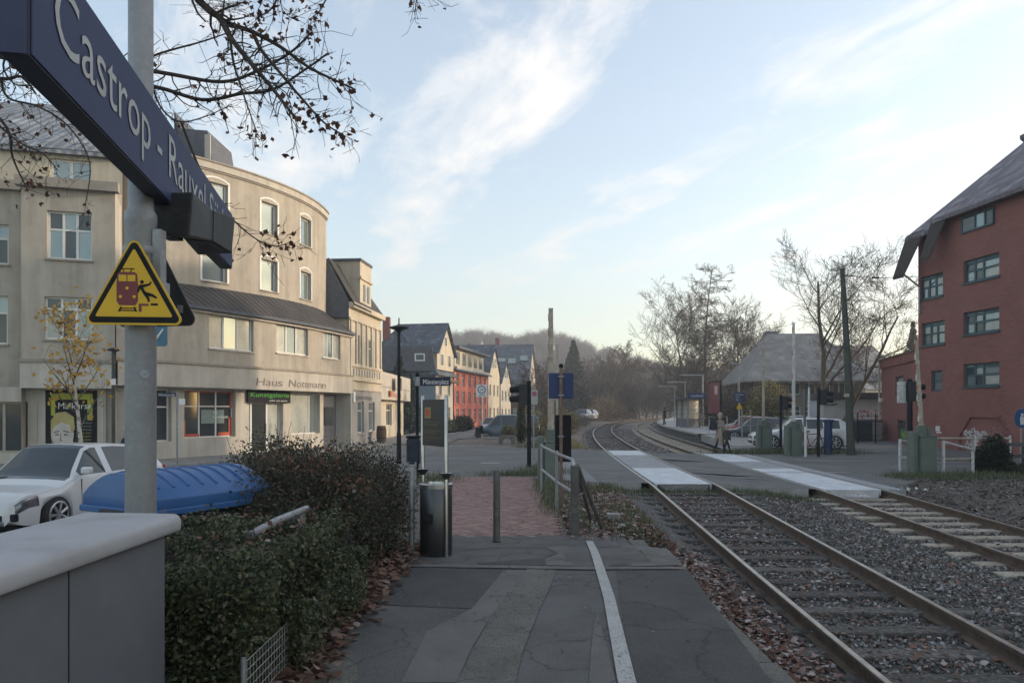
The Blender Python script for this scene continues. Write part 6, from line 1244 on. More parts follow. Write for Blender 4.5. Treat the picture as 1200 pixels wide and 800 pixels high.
    for s in (-1, 1):
        mb = MB(); f0 = L/2-.03
        mb.add([(f0-.02, s*hw*.46, zl-.06), (f0-.10, s*hw*.80, zl-.05), (f0-.42, s*hw*.965, zl+.04), (f0-.40, s*hw*.95, zl+.12), (f0-.14, s*hw*.78, zl+.08), (f0-.04, s*hw*.46, zl+.03)], [(0,1,4,5),(1,2,3,4)])
        pass
        mb = MB(); mb.box((-L/2+.02, s*hw*.58, .80), (-L/2+.12, s*hw*.86, .95)); mb.build('tail_light', M['lampred'], t, bevel=.02)
        xm_ = L/2-L*(.335 if style != 'van' else .27); mb = MB(); mb.cbox((xm_, s*(hw+.10), belt+.10), (.10, .2, .13)); mb.build('wing_mirror', m, t, bevel=.035)
        for q in ((.545,) if style == 'van' else (.53, .72)): MB().box((L/2-L*q-.1, s*(hw+.002)-.012, belt-.14), (L/2-L*q+.08, s*(hw+.002)+.014, belt-.11)).build('door_handle', m, t, bevel=.006)
    MB().box((L/2-.06, -hw*.42, .52), (L/2+.012, hw*.42, .60)).build('grille', M['black'], t, bevel=.01); MB().box((L/2-.08, -hw*.62, .30), (L/2+.006, hw*.62, .40)).build('air_intake', M['black'], t, bevel=.01)
    for s in (-1, 1): MB().box((L/2-.16, s*hw*.72-.11, .29), (L/2-.03, s*hw*.72+.11, .42)).build('fog_lamp', M['black'], t, bevel=.02)
    MB().box((L/2+.005, -.26, .41), (L/2+.022, .26, .52)).build('number_plate', M['white'], t); MB().box((-L/2-.02, -.26, .62), (-L/2-.002, .26, .73)).build('number_plate', M['white'], t)
    for q in ((.335, .535, .73) if style != 'van' else (.27, .44, .66)):
        for s in (-1, 1): MB().box((L/2-L*q-.004, s*hw*1.0-.006, .28), (L/2-L*q+.004, s*hw*1.0+.007, belt-.05)).build('door_seam', M['black'], t)
    MB().lathe([(.06, 0), (.06, .012)], (L/2+.0, 0, .56), 14).build('badge', M['rim'], t)
    t.location = loc; t.rotation_euler = (0, 0, rz); return t
hd = math.atan2(-.993, -.12)
car('parked_car', 'white five door hatchback parked beside the blue paper container', 'car', M['carwhite'], loc=(-8.62, 14.3, -.38), rz=hd)
car('parked_van', 'dark blue delivery van parked across the side street', 'van', M['carblue'], 4.4, 1.82, 1.82, 'van', .32, (X(594, 50), 50, -.40), R(182))
car('parked_car', 'white estate car parked behind the raised barriers', 'car', M['carwhite'], 4.6, 1.84, 1.5, 'estate', .34, (X(936, 36.3), 36.3, -.15), R(172))
for i, (u, Y, st, m_, rz_, lab) in enumerate(((577, 66, 'hatch', 'carsilver', 262, 'silver hatchback parked behind the dark blue van'), (586, 78, 'hatch', 'carwhite', 268, 'small white car parked farther up the side street'), (596, 62, 'estate', 'carsilver', 185, 'grey estate car half hidden by the dark blue van'),
      (877, 50, 'hatch', 'carred', 168, 'dark red hatchback parked beside the platform ramp'), (885, 44.5, 'hatch', 'cardark', 170, 'dark hatchback parked behind the thin pale barrier'), (905, 55, 'hatch', 'carsilver', 172, 'silver hatchback parked in the second row below the villa'), (873, 57, 'hatch', 'carwhite', 165, 'white hatchback parked in the second row behind the red car'), (948, 48, 'hatch', 'cardark', 175, 'dark hatchback showing over the white estate car'), (683, 95, 'hatch', 'carsilver', 250, 'frosted silver car parked beside the railway curve'), (691, 104, 'hatch', 'carwhite', 250, 'frosted white car parked beyond the silver one at the railway curve'), (925, 56, 'estate', 'carsilver', 172, 'light grey estate car below the villa windows'))):
    car('parked_car', lab, 'car', M[m_], 4.2, 1.76, 1.46, st, .31, (X(u, Y), Y, -.4 if u < 600 else (-.15 if u > 700 else .35)), R(rz_), group='cars parked around the station' if False else None)
# ------------------------------------------------------------------ bicycle
bk_ = thing('bicycle', 'red bicycle leaning in front of the white estate car', 'bicycle', (X(951, 32.2), 32.2, -.14)); bxc = X(951, 32.2)
for d in (-.52, .52):
    c = Vector((bxc+d, 32.2, .2)); ty_ = MB(); ty_.tube([c+Vector((math.cos(2*math.pi*q/24)*.33, 0, math.sin(2*math.pi*q/24)*.33)) for q in range(25)], .02, 6); w_ = ty_.build('wheel', M['tyre'], bk_)
    for q in range(8): MB().tube([c, c+Vector((math.cos(math.pi*q/4)*.32, 0, math.sin(math.pi*q/4)*.32))], .004, 4).build('spoke', M['galv'], w_)
fp = {'r': (bxc-.52, .2), 'b': (bxc-.08, .17), 's': (bxc-.2, .68), 'h': (bxc+.36, .72), 'f': (bxc+.52, .2)}
for a, b in (('r','b'), ('b','s'), ('s','h'), ('b','h'), ('r','s'), ('h','f')): MB().tube([(fp[a][0], 32.2, fp[a][1]), (fp[b][0], 32.2, fp[b][1])], .022, 8).build('frame_tube', M['carred'], bk_)
MB().tube([(fp['h'][0]-.02, 31.95, .88), (fp['h'][0], 32.2, .9), (fp['h'][0]-.02, 32.45, .88)], .018, 6).build('handlebar', M['black'], bk_); MB().tube([(fp['h'][0], 32.2, .72), (fp['h'][0], 32.2, .9)], .018, 6).build('stem', M['black'], bk_); MB().box((fp['s'][0]-.14, 32.12, .78), (fp['s'][0]+.1, 32.28, .84)).build('saddle', M['black'], bk_, bevel=.02); MB().tube([(fp['s'][0], 32.2, .66), (fp['s'][0], 32.2, .79)], .015, 6).build('seat_post', M['galv'], bk_)
MB().box((bxc-.75, 32.05, .5), (bxc-.4, 32.35, .78)).build('basket', M['carred'], bk_, bevel=.02)
# planter on the island, small things on the far street
pt_ = thing('stone_planter', 'square stone planter with dry shrub on the traffic island', 'planter', (X(594, 39), 39, -.26)); MB().box((X(584.5, 39), 38.7, -.3), (X(604, 39), 39.5, .42)).build('trough', mat('planter_stone', (.17,.155,.13), .95, (.11,.10,.09), 4, .5), pt_, bevel=.04); MB().tube([(X(594, 38.7), 38.69, .05), (X(594, 38.7), 38.66, .05)], .22, 18).build('medallion', M['kerb'], pt_); MB().box((X(586, 39), 38.8, .4), (X(602.5, 39), 39.4, .44)).build('earth', M['bed'], pt_)
lbk = thing('wheelie_bin', 'black wheelie bin standing at the nose of the dark blue van', 'bin', (X(561, 47), 47, -.3)); MB().box((X(557.5, 47), 46.8, -.35), (X(564, 47), 47.2, .55)).build('tub', M['blackpl'], lbk, bevel=.03); MB().box((X(557, 47), 46.75, .55), (X(564.5, 47), 47.25, .62)).build('lid', M['black'], lbk, bevel=.02)
bt = thing('rain_barrel', 'small brown barrel beside the flat shop wall', 'barrel', (X(446, 47.5), 47.5, -.3)); MB().lathe([(.26, 0), (.32, .35), (.32, .7), (.27, 1.05)], (X(447, 46.5), 46.5, -.3), 16).build('barrel', M['brownwood'], bt, smooth=50)
for z in (.25, .8): MB().lathe([(.31, 0), (.315, .05)], (X(447, 46.5), 46.5, -.3+z), 16).build('hoop', M['black'], bt)
# ================================================================== people
def person(label, loc, rz, h=1.72, stride=.30, coat=None, trousers=None, hat=None, hair=None, coat_len=.55, arms=.15, group=None):
    s = h/1.72; verts = []; edges = []; rad = []
    def v(p, r): verts.append(tuple(c*s for c in p)); rad.append(r*s); return len(verts)-1
    def e(a, b): edges.append((a, b)); return b
    pel = v((0, 0, .93), .135); ab = e(pel, v((0, 0, 1.08), .125)); ch = e(ab, v((.01, 0, 1.28), .15)); up1 = e(ch, v((.0, 0, 1.41), .11)); nk = e(up1, v((.01, 0, 1.48), .055)); h1 = e(nk, v((.02, 0, 1.55), .08)); h2 = e(h1, v((.03, 0, 1.63), .095)); e(h2, v((.02, 0, 1.69), .06))
    e(h2, v((.125, 0, 1.605), .018))                                   # nose
    for sd_, sw in ((1, stride), (-1, -stride)):
        hp_ = e(pel, v((0, sd_*.09, .90), .10)); kn = e(hp_, v((sw*.55+.03, sd_*.095, .50), .065)); lift = .05 if sw < 0 else 0
        an = e(kn, v((sw*.95-(.06 if sw < 0 else -.02), sd_*.095, .09+lift), .045)); he = e(an, v((sw*.95-.05-(.06 if sw < 0 else -.02), sd_*.095, .045+lift), .04)); e(an, v((sw*.95+.16-(.06 if sw < 0 else -.02), sd_*.10, .035), .035))
        sh = e(up1, v((0, sd_*.17, 1.40), .075)); el = e(sh, v((-sw*arms*2, sd_*.23, 1.13), .05)); wr_ = e(el, v((-sw*arms*2+.08, sd_*.22, .89), .036)); pa = e(wr_, v((-sw*arms*2+.10, sd_*.215, .82), .034))
        for q in range(4): f1 = e(pa, v((-sw*arms*2+.085+.02*q, sd_*.215, .765-.004*abs(q-1.5)), .011)); e(f1, v((-sw*arms*2+.095+.02*q, sd_*.205, .725), .009))
        th_ = e(pa, v((-sw*arms*2+.15, sd_*.205, .81), .012)); e(th_, v((-sw*arms*2+.165, sd_*.20, .775), .010))
    me = bpy.data.meshes.new('person'); me.from_pydata(verts, edges, []); o = bpy.data.objects.new('person', me); COL.objects.link(o)
    sm = o.modifiers.new('s', 'SKIN'); sm.use_smooth_shade = True
    for i, r_ in enumerate(rad): me.skin_vertices[0].data[i].radius = (r_, r_)
    me.skin_vertices[0].data[0].use_root = True; sb_ = o.modifiers.new('u', 'SUBSURF'); sb_.levels = 2; sb_.render_levels = 2
    bpy.context.view_layer.update(); new = bpy.data.meshes.new_from_object(o.evaluated_get(bpy.context.evaluated_depsgraph_get())); o.modifiers.clear(); o.data = new; new.name = 'person'
    new.materials.clear()
    for m_ in (M['skin'], coat or M['cloth_dark'], trousers or M['cloth_dark'], M['black']): new.materials.append(m_)
    for p in new.polygons:
        c = p.center/s; p.material_index = 0 if c.z > 1.47 else (3 if c.z < .11 else (2 if c.z < .95 and abs(c.y) < .185 else (0 if c.z < .85 else 1))); p.use_smooth = True
    o.location = loc; o.rotation_euler = (0, 0, rz); WL[o] = Vector(); tag(o, label, 'person', group)
    mb = MB(); n = 18; rows = [(1.46, .075, .085), (1.42, .12, .20), (1.30, .155, .225), (1.1, .15, .20), (.95, .16, .205), (.95-coat_len*.5, .185, .215), (.95-coat_len*.9, .20, .23)]
    for z, a, b in rows:
        for k in range(n): t_ = 2*math.pi*k/n; w_ = 1+(.05*math.sin(3*t_+z*9)); mb.v.append((a*math.cos(t_)*s*w_, b*math.sin(t_)*s*w_, z*s))
    for i in range(len(rows)-1):
        for k in range(n): mb.f.append((i*n+k, i*n+(k+1)%n, (i+1)*n+(k+1)%n, (i+1)*n+k))
    mb.build('coat', coat or M['cloth_dark'], o, smooth=60)
    for sd_, sw in ((1, stride), (-1, -stride)): MB().tube([Vector((0, sd_*.17, 1.41))*s, Vector((-sw*arms*2, sd_*.235, 1.13))*s, Vector((-sw*arms*2+.075, sd_*.222, .92))*s], [.088*s, .068*s, .058*s], 12).build('sleeve', coat or M['cloth_dark'], o, smooth=60)
    if hat: MB().lathe([(.108*s, -.03*s), (.115*s, .03*s), (.10*s, .09*s), (.05*s, .125*s), (.03*s, .13*s), (.035*s, .16*s), (.01*s, .18*s)], (.02*s, 0, 1.63*s), 16).build('hat', hat, o, smooth=60)
    if hair: MB().lathe([(.09*s, -.10*s), (.112*s, -.02*s), (.112*s, .04*s), (.085*s, .085*s), (.02*s, .105*s)], (-.005*s, 0, 1.625*s), 16).build('hair', hair, o, smooth=60)
    for sd_ in (-1, 1): MB().lathe([(.012*s, 0), (.012*s, .01*s)], (.105*s, sd_*.035*s, 1.625*s), 8).build('eye', M['black'], o); MB().cbox((.02*s, sd_*.095*s, 1.61*s), (.03*s, .02*s, .05*s)).build('ear', M['skin'], o, bevel=.004)
    MB().cbox((.108*s, 0, 1.565*s), (.012*s, .045*s, .010*s)).build('mouth', M['maroon'], o)
    return o
Yp = F*(HC+.14)/(531-HV)
person('person in a long tan coat and bobble hat walking over the crossing', (X(843.5, Yp), Yp, -.14), R(8), 1.72, .28, M['cloth_tan'], M['cloth_dark'], hat=M['wool'], coat_len=.62)
person('child in a dark jacket and knitted hat walking beside the tan coat', (X(851, Yp-.3), Yp-.35, -.14), R(4), 1.2, .26, M['cloth_green'], M['cloth_dark'], hat=M['wool'], coat_len=.1)
bpk = thing('backpack', 'dark backpack carried by the person in the tan coat', 'backpack', (X(841, Yp-.2), Yp-.2, 1.0)); cx = X(843.5, Yp)
MB().box((cx-.42, Yp-.20, .86), (cx-.20, Yp+.12, 1.32)).build('bag', M['cloth_dark'], bpk, bevel=.07); MB().box((cx-.45, Yp-.14, .90), (cx-.41, Yp+.06, 1.08)).build('pocket', M['black'], bpk, bevel=.02)
for dy_ in (-.14, .06): MB().tube([(cx-.21, Yp+dy_, 1.28), (cx-.02, Yp+dy_-.03, 1.36), (cx+.14, Yp+dy_-.02, 1.22), (cx+.05, Yp+dy_-.05, 1.0), (cx-.2, Yp+dy_, .95)], .018, 6).build('strap', M['cloth_dark'], bpk)
person('person in dark clothes waiting on the far platform beyond the shelter', (X(778.5, 74), 74, PZ), R(170), 1.76, .05, M['cloth_dark'], M['cloth_dark'], hair=M['barkdark'], coat_len=.35)
person('person in a dark blue coat mostly hidden behind the thick grey post', (X(149.5, 18.5), 18.5, -.38), R(190), 1.7, .12, mat('cloth_navy', (.02,.03,.06), .95), M['cloth_dark'], hair=mat('hair_grey', (.36,.30,.26), .8), coat_len=.45)
# ================================================================== vegetation
def grow(h, r0, seed, levels=4, spread=.6, nb=(6, 7, 6, 4), lf=(.55, .5, .45, .4), up=.25, start=.25, wob=.10, taper=.35, lean=(0, 0), minr=.006, nseg=(9, 5, 4, 3), fork=0):
    """bare tree at the origin: list of segments with their level, and twig tips"""
    rs = random.Random(seed); segs = []; tips = []
    def branch(p, d, l, r, lev):
        n = nseg[min(lev, len(nseg)-1)]; pts = [(p.copy(), r)]; q = p.copy(); dd = d.copy()
        for i in range(n):
            dd = (dd+Vector((rs.gauss(0, wob), rs.gauss(0, wob), rs.gauss(0, wob)+up*.12*(1 if lev else .2)))).normalized(); q2 = q+dd*(l/n)
            ra = max(r*(1-(1-taper)*i/n), minr); rb = max(r*(1-(1-taper)*(i+1)/n), minr*.8); segs.append((q.copy(), q2.copy(), ra, rb, lev)); q = q2; pts.append((q.copy(), rb, dd.copy()))
        if lev >= levels-1: tips.append(q.copy()); return
        k = nb[min(lev, len(nb)-1)]
        for j in range(k):
            t = start+(1-start)*(j+rs.random())/k if lev == 0 else .15+.85*(j+rs.random())/k
            i = min(int(t*n), n-1); a, b = pts[i][0], pts[i+1][0]; bp = a.lerp(b, t*n-i); base = pts[i+1][2]
            side = Vector((rs.gauss(0, 1), rs.gauss(0, 1), rs.gauss(0, .35))); side = (side-base*side.dot(base)).normalized()
            nd = (base*(1-spread)+side*spread*1.2+Vector((0, 0, up))).normalized()
            branch(bp, nd, l*lf[min(lev, len(lf)-1)]*rs.uniform(.75, 1.2)*(1.15-.55*t if lev == 0 else 1), max(pts[i+1][1]*rs.uniform(.45, .65), minr), lev+1)
    branch(Vector((0, 0, -.2)), Vector((lean[0], lean[1], 1)).normalized(), h, r0, 0)
    return segs, tips
def tree(name, label, x, y, z, segs, tm, cm, split=2, leaf=None, tips=None, group=None, rz=0, sc=1.0):
    t = thing(name, label, 'tree', (x, y, z), group); WL[t] = Vector()
    segs_mesh('trunk', [s for s in segs if s[4] < split], 7, tm, t); segs_mesh('crown', [s for s in segs if s[4] >= split], 3, cm, t)
    if leaf:
        n, size, m_, spread_, nm = leaf; base = np.array([tuple(p) for p in tips]); idx = RNG.integers(0, len(base), n); leaves(nm, base[idx]+RNG.normal(0, spread_, (n, 3)), size, m_, t, shape=LEAF6)
    t.rotation_euler = (0, 0, rz); t.scale = (sc,)*3; return t
def twin(src, label, x, y, z, rz, sc, group=None):
    o = copy_tree(src); o.location = (x, y, z); o.rotation_euler = (0, 0, rz); o.scale = (sc,)*3 if not isinstance(sc, tuple) else sc; o['label'] = label
    if group: o['group'] = group
    return o
# ------------------------------------------------------------------ street tree whose boughs hang into the picture at the upper left
bt_ = thing('maple_tree', 'maple with dark bare boughs and brown withered leaves reaching over the station sign', 'tree', (-7.2, 7.6, -.3))
trunk_top = Vector((-6.6, 7.4, 5.2)); MB().tube([(-7.2, 7.6, -.4), (-7.1, 7.6, 1.5), (-6.9, 7.5, 3.5), trunk_top], [.26, .22, .19, .15], 12).build('trunk', M['barkdark'], bt_, smooth=60)
DB_ = 6.8
def cr(pts, k=5):
    pts = [pts[0]]+pts+[pts[-1]]; out = []
    for i in range(1, len(pts)-2):
        for j in range(k):
            t = j/k; a, b, c, d = pts[i-1:i+3]; out.append(.5*((2*b)+(c-a)*t+(2*a-5*b+4*c-d)*t*t+(3*b-a-3*c+d)*t**3))
    out.append(pts[-2]); return out
boughs = [
 ([trunk_top, P(110, -120, 7.0), P(232, 0, 6.8), P(257, 21, 6.8), P(272, 47, 6.75), P(295, 75, 6.7), P(320, 105, 6.7), P(345, 137, 6.6)], .042),
 ([P(240, 6, 6.8), P(265, 26, 6.85), P(297, 38, 6.9), P(330, 56, 7.0), P(362, 79, 7.0), P(392, 94, 7.1), P(414, 104, 7.1)], .026),
 ([P(297, 40, 6.9), P(307, 60, 6.9), P(332, 90, 6.8), P(355, 117, 6.8), P(380, 144, 6.8), P(405, 160, 6.8)], .019),
 ([trunk_top, P(-20, 20, 7.2), P(60, 62, 7.3), P(150, 78, 7.3), P(200, 87, 7.3), P(260, 96, 7.3), P(300, 84, 7.3), P(340, 62, 7.2), P(365, 38, 7.2)], .03),
 ([trunk_top, P(-40, 60, 7.6), P(70, 85, 7.6), P(178, 101, 7.5), P(237, 117, 7.5), P(282, 110, 7.5), P(320, 105, 7.4), P(360, 80, 7.4), P(385, 62, 7.4)], .028),
 ([P(270, 50, 6.75), P(274, 75, 6.7), P(280, 95, 6.7), P(292, 130, 6.6), P(301, 155, 6.6)], .013),
 ([P(150, 78, 7.3), P(190, 62, 7.2), P(240, 48, 7.2), P(285, 32, 7.2)], .014),
 ([P(178, 101, 7.5), P(190, 128, 7.5), P(212, 143, 7.5), P(245, 135, 7.5), P(272, 122, 7.5)], .011),
 ([trunk_top, P(-60, 70, 7.8), P(0, 92, 7.8), P(25, 90, 7.8), P(42, 110, 7.8)], .03),
 ([P(0, 92, 7.8), P(10, 115, 7.8), P(45, 125, 7.8), P(80, 148, 7.9), P(105, 190, 7.9), P(100, 240, 7.9)], .014),
 ([P(-30, 110, 7.8), P(8, 150, 7.8), P(15, 185, 7.9), P(32, 222, 7.9)], .02),
 ([P(-20, 130, 7.8), P(20, 165, 7.8), P(50, 180, 7.8), P(68, 200, 7.8)], .014),
 ([P(10, 60, 7.4), P(4, 80, 7.5), P(20, 100, 7.6), P(52, 98, 7.6)], .012),
 ([P(212, 143, 7.5), P(235, 200, 7.6), P(262, 245, 7.7), P(280, 264, 7.7), P(300, 280, 7.7), P(320, 288, 7.7), P(336, 286, 7.7)], .013),
 ([P(345, -60, 7.0), P(330, -20, 7.0), P(320, 8, 7.0), P(300, 22, 7.0)], .016),
 ([P(420, -90, 6.6), P(410, -40, 6.7), P(385, -5, 6.8), P(372, 18, 6.8)], .014),
 ([P(440, -110, 6.6), P(470, -50, 6.5), P(482, -15, 6.4), P(489, 1, 6.4)], .009),
 ([trunk_top, P(150, -160, 6.9), P(300, -170, 6.9), P(345, -60, 7.0), P(380, -100, 6.7), P(440, -110, 6.6)], .03)]
rs2 = random.Random(21); sg_, tw_, lf_ = [], [], []
for bi, (pts, r) in enumerate(boughs):
    c = cr(pts); n = len(c); sg_ = []
    for i in range(n-1):
        ra, rb = r*(1-.72*i/n), r*(1-.72*(i+1)/n); sg_.append((c[i], c[i+1], ra, rb))
        if i < n*.25 and len(pts) > 6: continue
        for _ in range(2 if bi not in (17,) else 1):
            if rs2.random() < .62:
                d = (c[i+1]-c[i]).normalized(); s = Vector((rs2.gauss(0, 1), rs2.gauss(0, .7), rs2.gauss(.1, 1))).normalized(); dd = (d*.7+s*.8).normalized(); q = c[i].lerp(c[i+1], rs2.random()); l = rs2.uniform(.10, .42); k = rs2.randint(2, 5); rr = max(rb*.4, .0028)
                for j in range(k):
                    dd = (dd+Vector((rs2.gauss(0, .25), rs2.gauss(0, .2), rs2.gauss(-.02, .25)))).normalized(); q2 = q+dd*l/k; tw_.append((q, q2, rr*(1-.5*j/k), max(rr*(1-.5*(j+1)/k), .0016)))
                    if rs2.random() < .7:
                        sd_ = (dd+Vector((rs2.gauss(0, .8), rs2.gauss(0, .6), rs2.gauss(0, .8)))).normalized(); e_ = q2+sd_*rs2.uniform(.03, .13); tw_.append((q2, e_, .0024, .0016))
                        if rs2.random() < .10: lf_.append(e_)
                    q = q2
                if rs2.random() < .2: lf_.append(q)
    segs_mesh('bough', sg_, 7, M['barkdark'], bt_)
    
for bi, (pts, r) in enumerate(boughs[:17]):
    for _ in range(3 if bi not in (15, 14) else 10): lf_.append(pts[-1]+Vector((rs2.gauss(0, .06), rs2.gauss(0, .06), rs2.gauss(-.03, .07))))
for c_, k, s_ in ((P(357, 130, 6.75), 34, .09), (P(300, 8, 6.95), 26, .10), (P(345, 12, 6.95), 34, .10), (P(395, 152, 6.8), 26, .10), (P(300, 158, 6.6), 14, .06), (P(20, 165, 7.8), 34, .14), (P(320, 284, 7.7), 18, .08), (P(30, 205, 7.8), 24, .12), (P(405, 95, 7.1), 16, .08), (P(328, 42, 6.95), 10, .04), (P(262, 68, 6.8), 8, .04)):
    for _ in range(k): lf_.append(c_+Vector((rs2.gauss(0, s_), rs2.gauss(0, s_), rs2.gauss(0, s_))))
o = segs_mesh('twigs', tw_, 4, M['barkdark'], bt_); o['kind'] = 'stuff'
MAPLE = np.array([[-.5,.05,0],[-.3,-.22,.12],[-.08,-.42,.2],[.16,-.2,.05],[.5,-.1,.16],[.2,.16,-.05],[.05,.4,.14],[-.22,.2,-.05]])
o = leaves('withered_leaves', np.array([tuple(p) for p in lf_])-np.array([0, 0, .02]), .058, isl('withered_leaf', [(.045,.022,.015),(.10,.045,.028),(.16,.075,.04),(.06,.03,.02)], .8, .35), bt_, shape=MAPLE); o['kind'] = 'stuff'
nest = [(P(262, 8, 6.8)+Vector((rs2.gauss(0, .10), rs2.gauss(0, .06), rs2.gauss(0, .03))),) for _ in range(160)]
nest = [(p[0], p[0]+Vector((rs2.gauss(0, .09), rs2.gauss(0, .06), rs2.gauss(0, .025))), .002, .0016) for p in nest]; nt_ = thing('bird_nest', 'small dark twig nest resting on the maple bough', 'nest', tuple(P(262, 8, 6.8))); segs_mesh('twigs', nest, 3, M['barkdark'], nt_)
# ------------------------------------------------------------------ young golden tree
sgs, tps = grow(4.9, .075, 5, 3, .6, (14, 6), (.30, .34), .42, .36, .03, .25, minr=.006)
yt = tree('young_tree', 'slender young tree with pale trunk and sparse golden leaves before the poster shop', X(100, 21), 21, -.38, sgs, M['barkpale'], M['bark'], 1, (420, .14, M['gold'], .16, 'golden_leaves'), tps)
# ------------------------------------------------------------------ hedge and big shrub
def hedge_pts(n, x0, x1, y0, y1, z0, z1, depth=.22, lump=.06):
    # points near the surface of a box, with lumps
    f = RNG.integers(0, 4, n); u = RNG.uniform(0, 1, (n, 3)); p = np.stack([x0+(x1-x0)*u[:,0], y0+(y1-y0)*u[:,1], z0+(z1-z0)*u[:,2]], 1); d = np.abs(RNG.normal(0, depth*.5, n))
    p[f == 0, 2] = z1-d[f == 0]; p[f == 1, 0] = x1-d[f == 1]; p[f == 2, 1] = y0+d[f == 2]; p[f == 3, 1] = y1-d[f == 3]
    w = lump*(np.sin(p[:,0]*7+p[:,1]*3)+np.sin(p[:,1]*5.3+p[:,2]*6)+np.sin(p[:,0]*11-p[:,2]*9)*.6); p[:,2] += w*(f == 0); p[:,0] += w*(f == 1); return p
hg = thing('clipped_hedge', 'clipped dark green hedge beside the grey switch cabinet', 'hedge', (-2.2, 5.1, 0))
hp_ = np.concatenate([hedge_pts(52000, -3.0, -1.42, 4.0, 6.25, .02, .86), hedge_pts(9000, -1.62, -1.28, 4.6, 6.6, .0, .55, .2)])
leaves('foliage', hp_, .034, M['hedge'], hg)
st_ = []
for _ in range(240):
    a = Vector((random.uniform(-2.9, -1.5), random.uniform(4.1, 6.2), 0)); b = a+Vector((random.gauss(0, .12), random.gauss(0, .12), random.uniform(.6, .95))); st_.append((a, b, .008, .003))
segs_mesh('stems', st_, 4, M['barkdark'], hg); MB().box((-2.9, 4.12, 0), (-1.62, 6.1, .68)).build('shade_core', mat('core_shade', (.016,.016,.012), .95, (.03,.027,.02), 12), hg)  # near-black solid inside the hedge, painted to stand for shade between the leaves
n = 260; o = leaves('caught_leaves', np.stack([RNG.uniform(-2.9, -1.45, n), RNG.uniform(4.3, 6.2, n), np.full(n, .90)+RNG.normal(0, .03, n)], 1), .045, M['dryleaf'], hg, rot=flat_rot(n, .5), shape=LEAF6)
hr = thing('hedge_handrail', 'frosted grey pipe handrail poking out of the clipped hedge', 'railing', (-2, 5.5, 0)); MB().tube([(-1.86, 5.25, .86), (-1.78, 5.6, .91), (-1.70, 6.15, .93)], .03, 10).build('rail', M['galv'], hr); MB().tube([(-1.72, 6.1, -.1), (-1.72, 6.1, .92)], .025, 8).build('post', M['galv'], hr)
wf = thing('wire_mesh_fence', 'grey welded wire mesh fence at the foot of the hedge', 'fence', (-1.36, 4.6, 0)); 
for k in range(46): y = 3.92+k*.05; MB().tube([(-1.40, y, .02), (-1.40, y, .42)], .0025, 4).build('wire', M['galv'], wf)
for k in range(9): MB().tube([(-1.396, 3.9, .03+k*.05), (-1.396, 6.2, .03+k*.05)], .0025, 4).build('wire', M['galv'], wf)
for y in (3.9, 5.05, 6.2): MB().tube([(-1.41, y, -.1), (-1.41, y, .45)], .014, 6).build('post', M['galv'], wf)
def shrub(name, label, blobs, n, size, m, twigm, core=True, cat='shrub', ntw=300, twl=.5, tsz=.006, stray=0, shape=LEAF4):
    c0 = blobs[0][0]; z0 = min(b[0][2]-b[1][2] for b in blobs); t = thing(name, label, cat, (c0[0], c0[1], z0)); pts = []; tw = []; tot = sum(b[1][0]*b[1][1]*b[1][2] for b in blobs)
    for (c, r) in blobs:
        k = int(n*r[0]*r[1]*r[2]/tot); d = RNG.normal(size=(k, 3)); d /= np.linalg.norm(d, axis=1)[:, None]; rad = RNG.uniform(.45, 1, k)**.6*(1+.18*np.sin(d[:,0]*6+c[0]*3)*np.sin(d[:,1]*5+1)*np.sin(d[:,2]*7+2)+RNG.normal(0, .05, k)); pts.append(np.array(c)+d*rad[:, None]*np.array(r))
        for _ in range(int(ntw*r[0]*r[1]*r[2]/tot)):
            a = Vector(c)+Vector((random.gauss(0, r[0]*.25), random.gauss(0, r[1]*.25), -r[2]*.5)); dv = Vector((random.gauss(0, 1), random.gauss(0, 1), random.uniform(.2, 1.6))).normalized(); e_ = Vector(c)+Vector((dv.x*r[0], dv.y*r[1], dv.z*r[2]))*random.uniform(.8, 1.25); m_ = a.lerp(e_, .5)+Vector((random.gauss(0, .05), random.gauss(0, .05), random.gauss(0, .05)))*r[0]; tw += [(a, m_, tsz, tsz*.7), (m_, e_, tsz*.7, tsz*.3)]
    p = np.concatenate(pts); p = p[p[:,2] > z0-.05]; leaves('foliage', p, size, m, t, shape=shape)
    if tw: segs_mesh('branches', tw, 4, twigm, t)['kind'] = 'stuff'
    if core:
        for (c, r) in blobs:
            prof = [(max(math.sin(a), .03)*.62, -math.cos(a)*.62) for a in np.linspace(.1, 3.04, 8)]; mb = MB(); mb.lathe(prof, (0,0,0), 12); mb.v = [(c[0]+q[0]*r[0], c[1]+q[1]*r[1], c[2]+q[2]*r[2]) for q in mb.v]; o = mb.build('shade_core', MATS['core_shade'], t);  # same near-black solid in each blob, painted as the shade within
    return t
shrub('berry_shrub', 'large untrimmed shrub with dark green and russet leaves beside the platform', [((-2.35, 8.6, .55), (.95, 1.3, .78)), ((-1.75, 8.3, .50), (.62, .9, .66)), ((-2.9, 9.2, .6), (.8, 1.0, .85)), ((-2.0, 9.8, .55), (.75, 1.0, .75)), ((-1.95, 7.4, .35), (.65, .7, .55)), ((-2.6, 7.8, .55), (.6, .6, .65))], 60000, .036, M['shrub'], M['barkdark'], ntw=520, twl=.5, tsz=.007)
lv = []
for c, s, k in (((-2.3, 8.1, 1.15), .16, 110), ((-1.7, 7.9, .95), .14, 80), ((-2.6, 8.3, 1.2), .15, 80), ((-2.0, 8.2, 1.2), .2, 60)):
    lv.append(np.array(c)+RNG.normal(0, s, (k, 3))*np.array([1, 1, .5]))
bs_ = [o for o in COL.objects if o.name == 'berry_shrub'][0]; leaves('withered_leaves', np.concatenate(lv), .05, M['dryleaf'], bs_, shape=LEAF6)
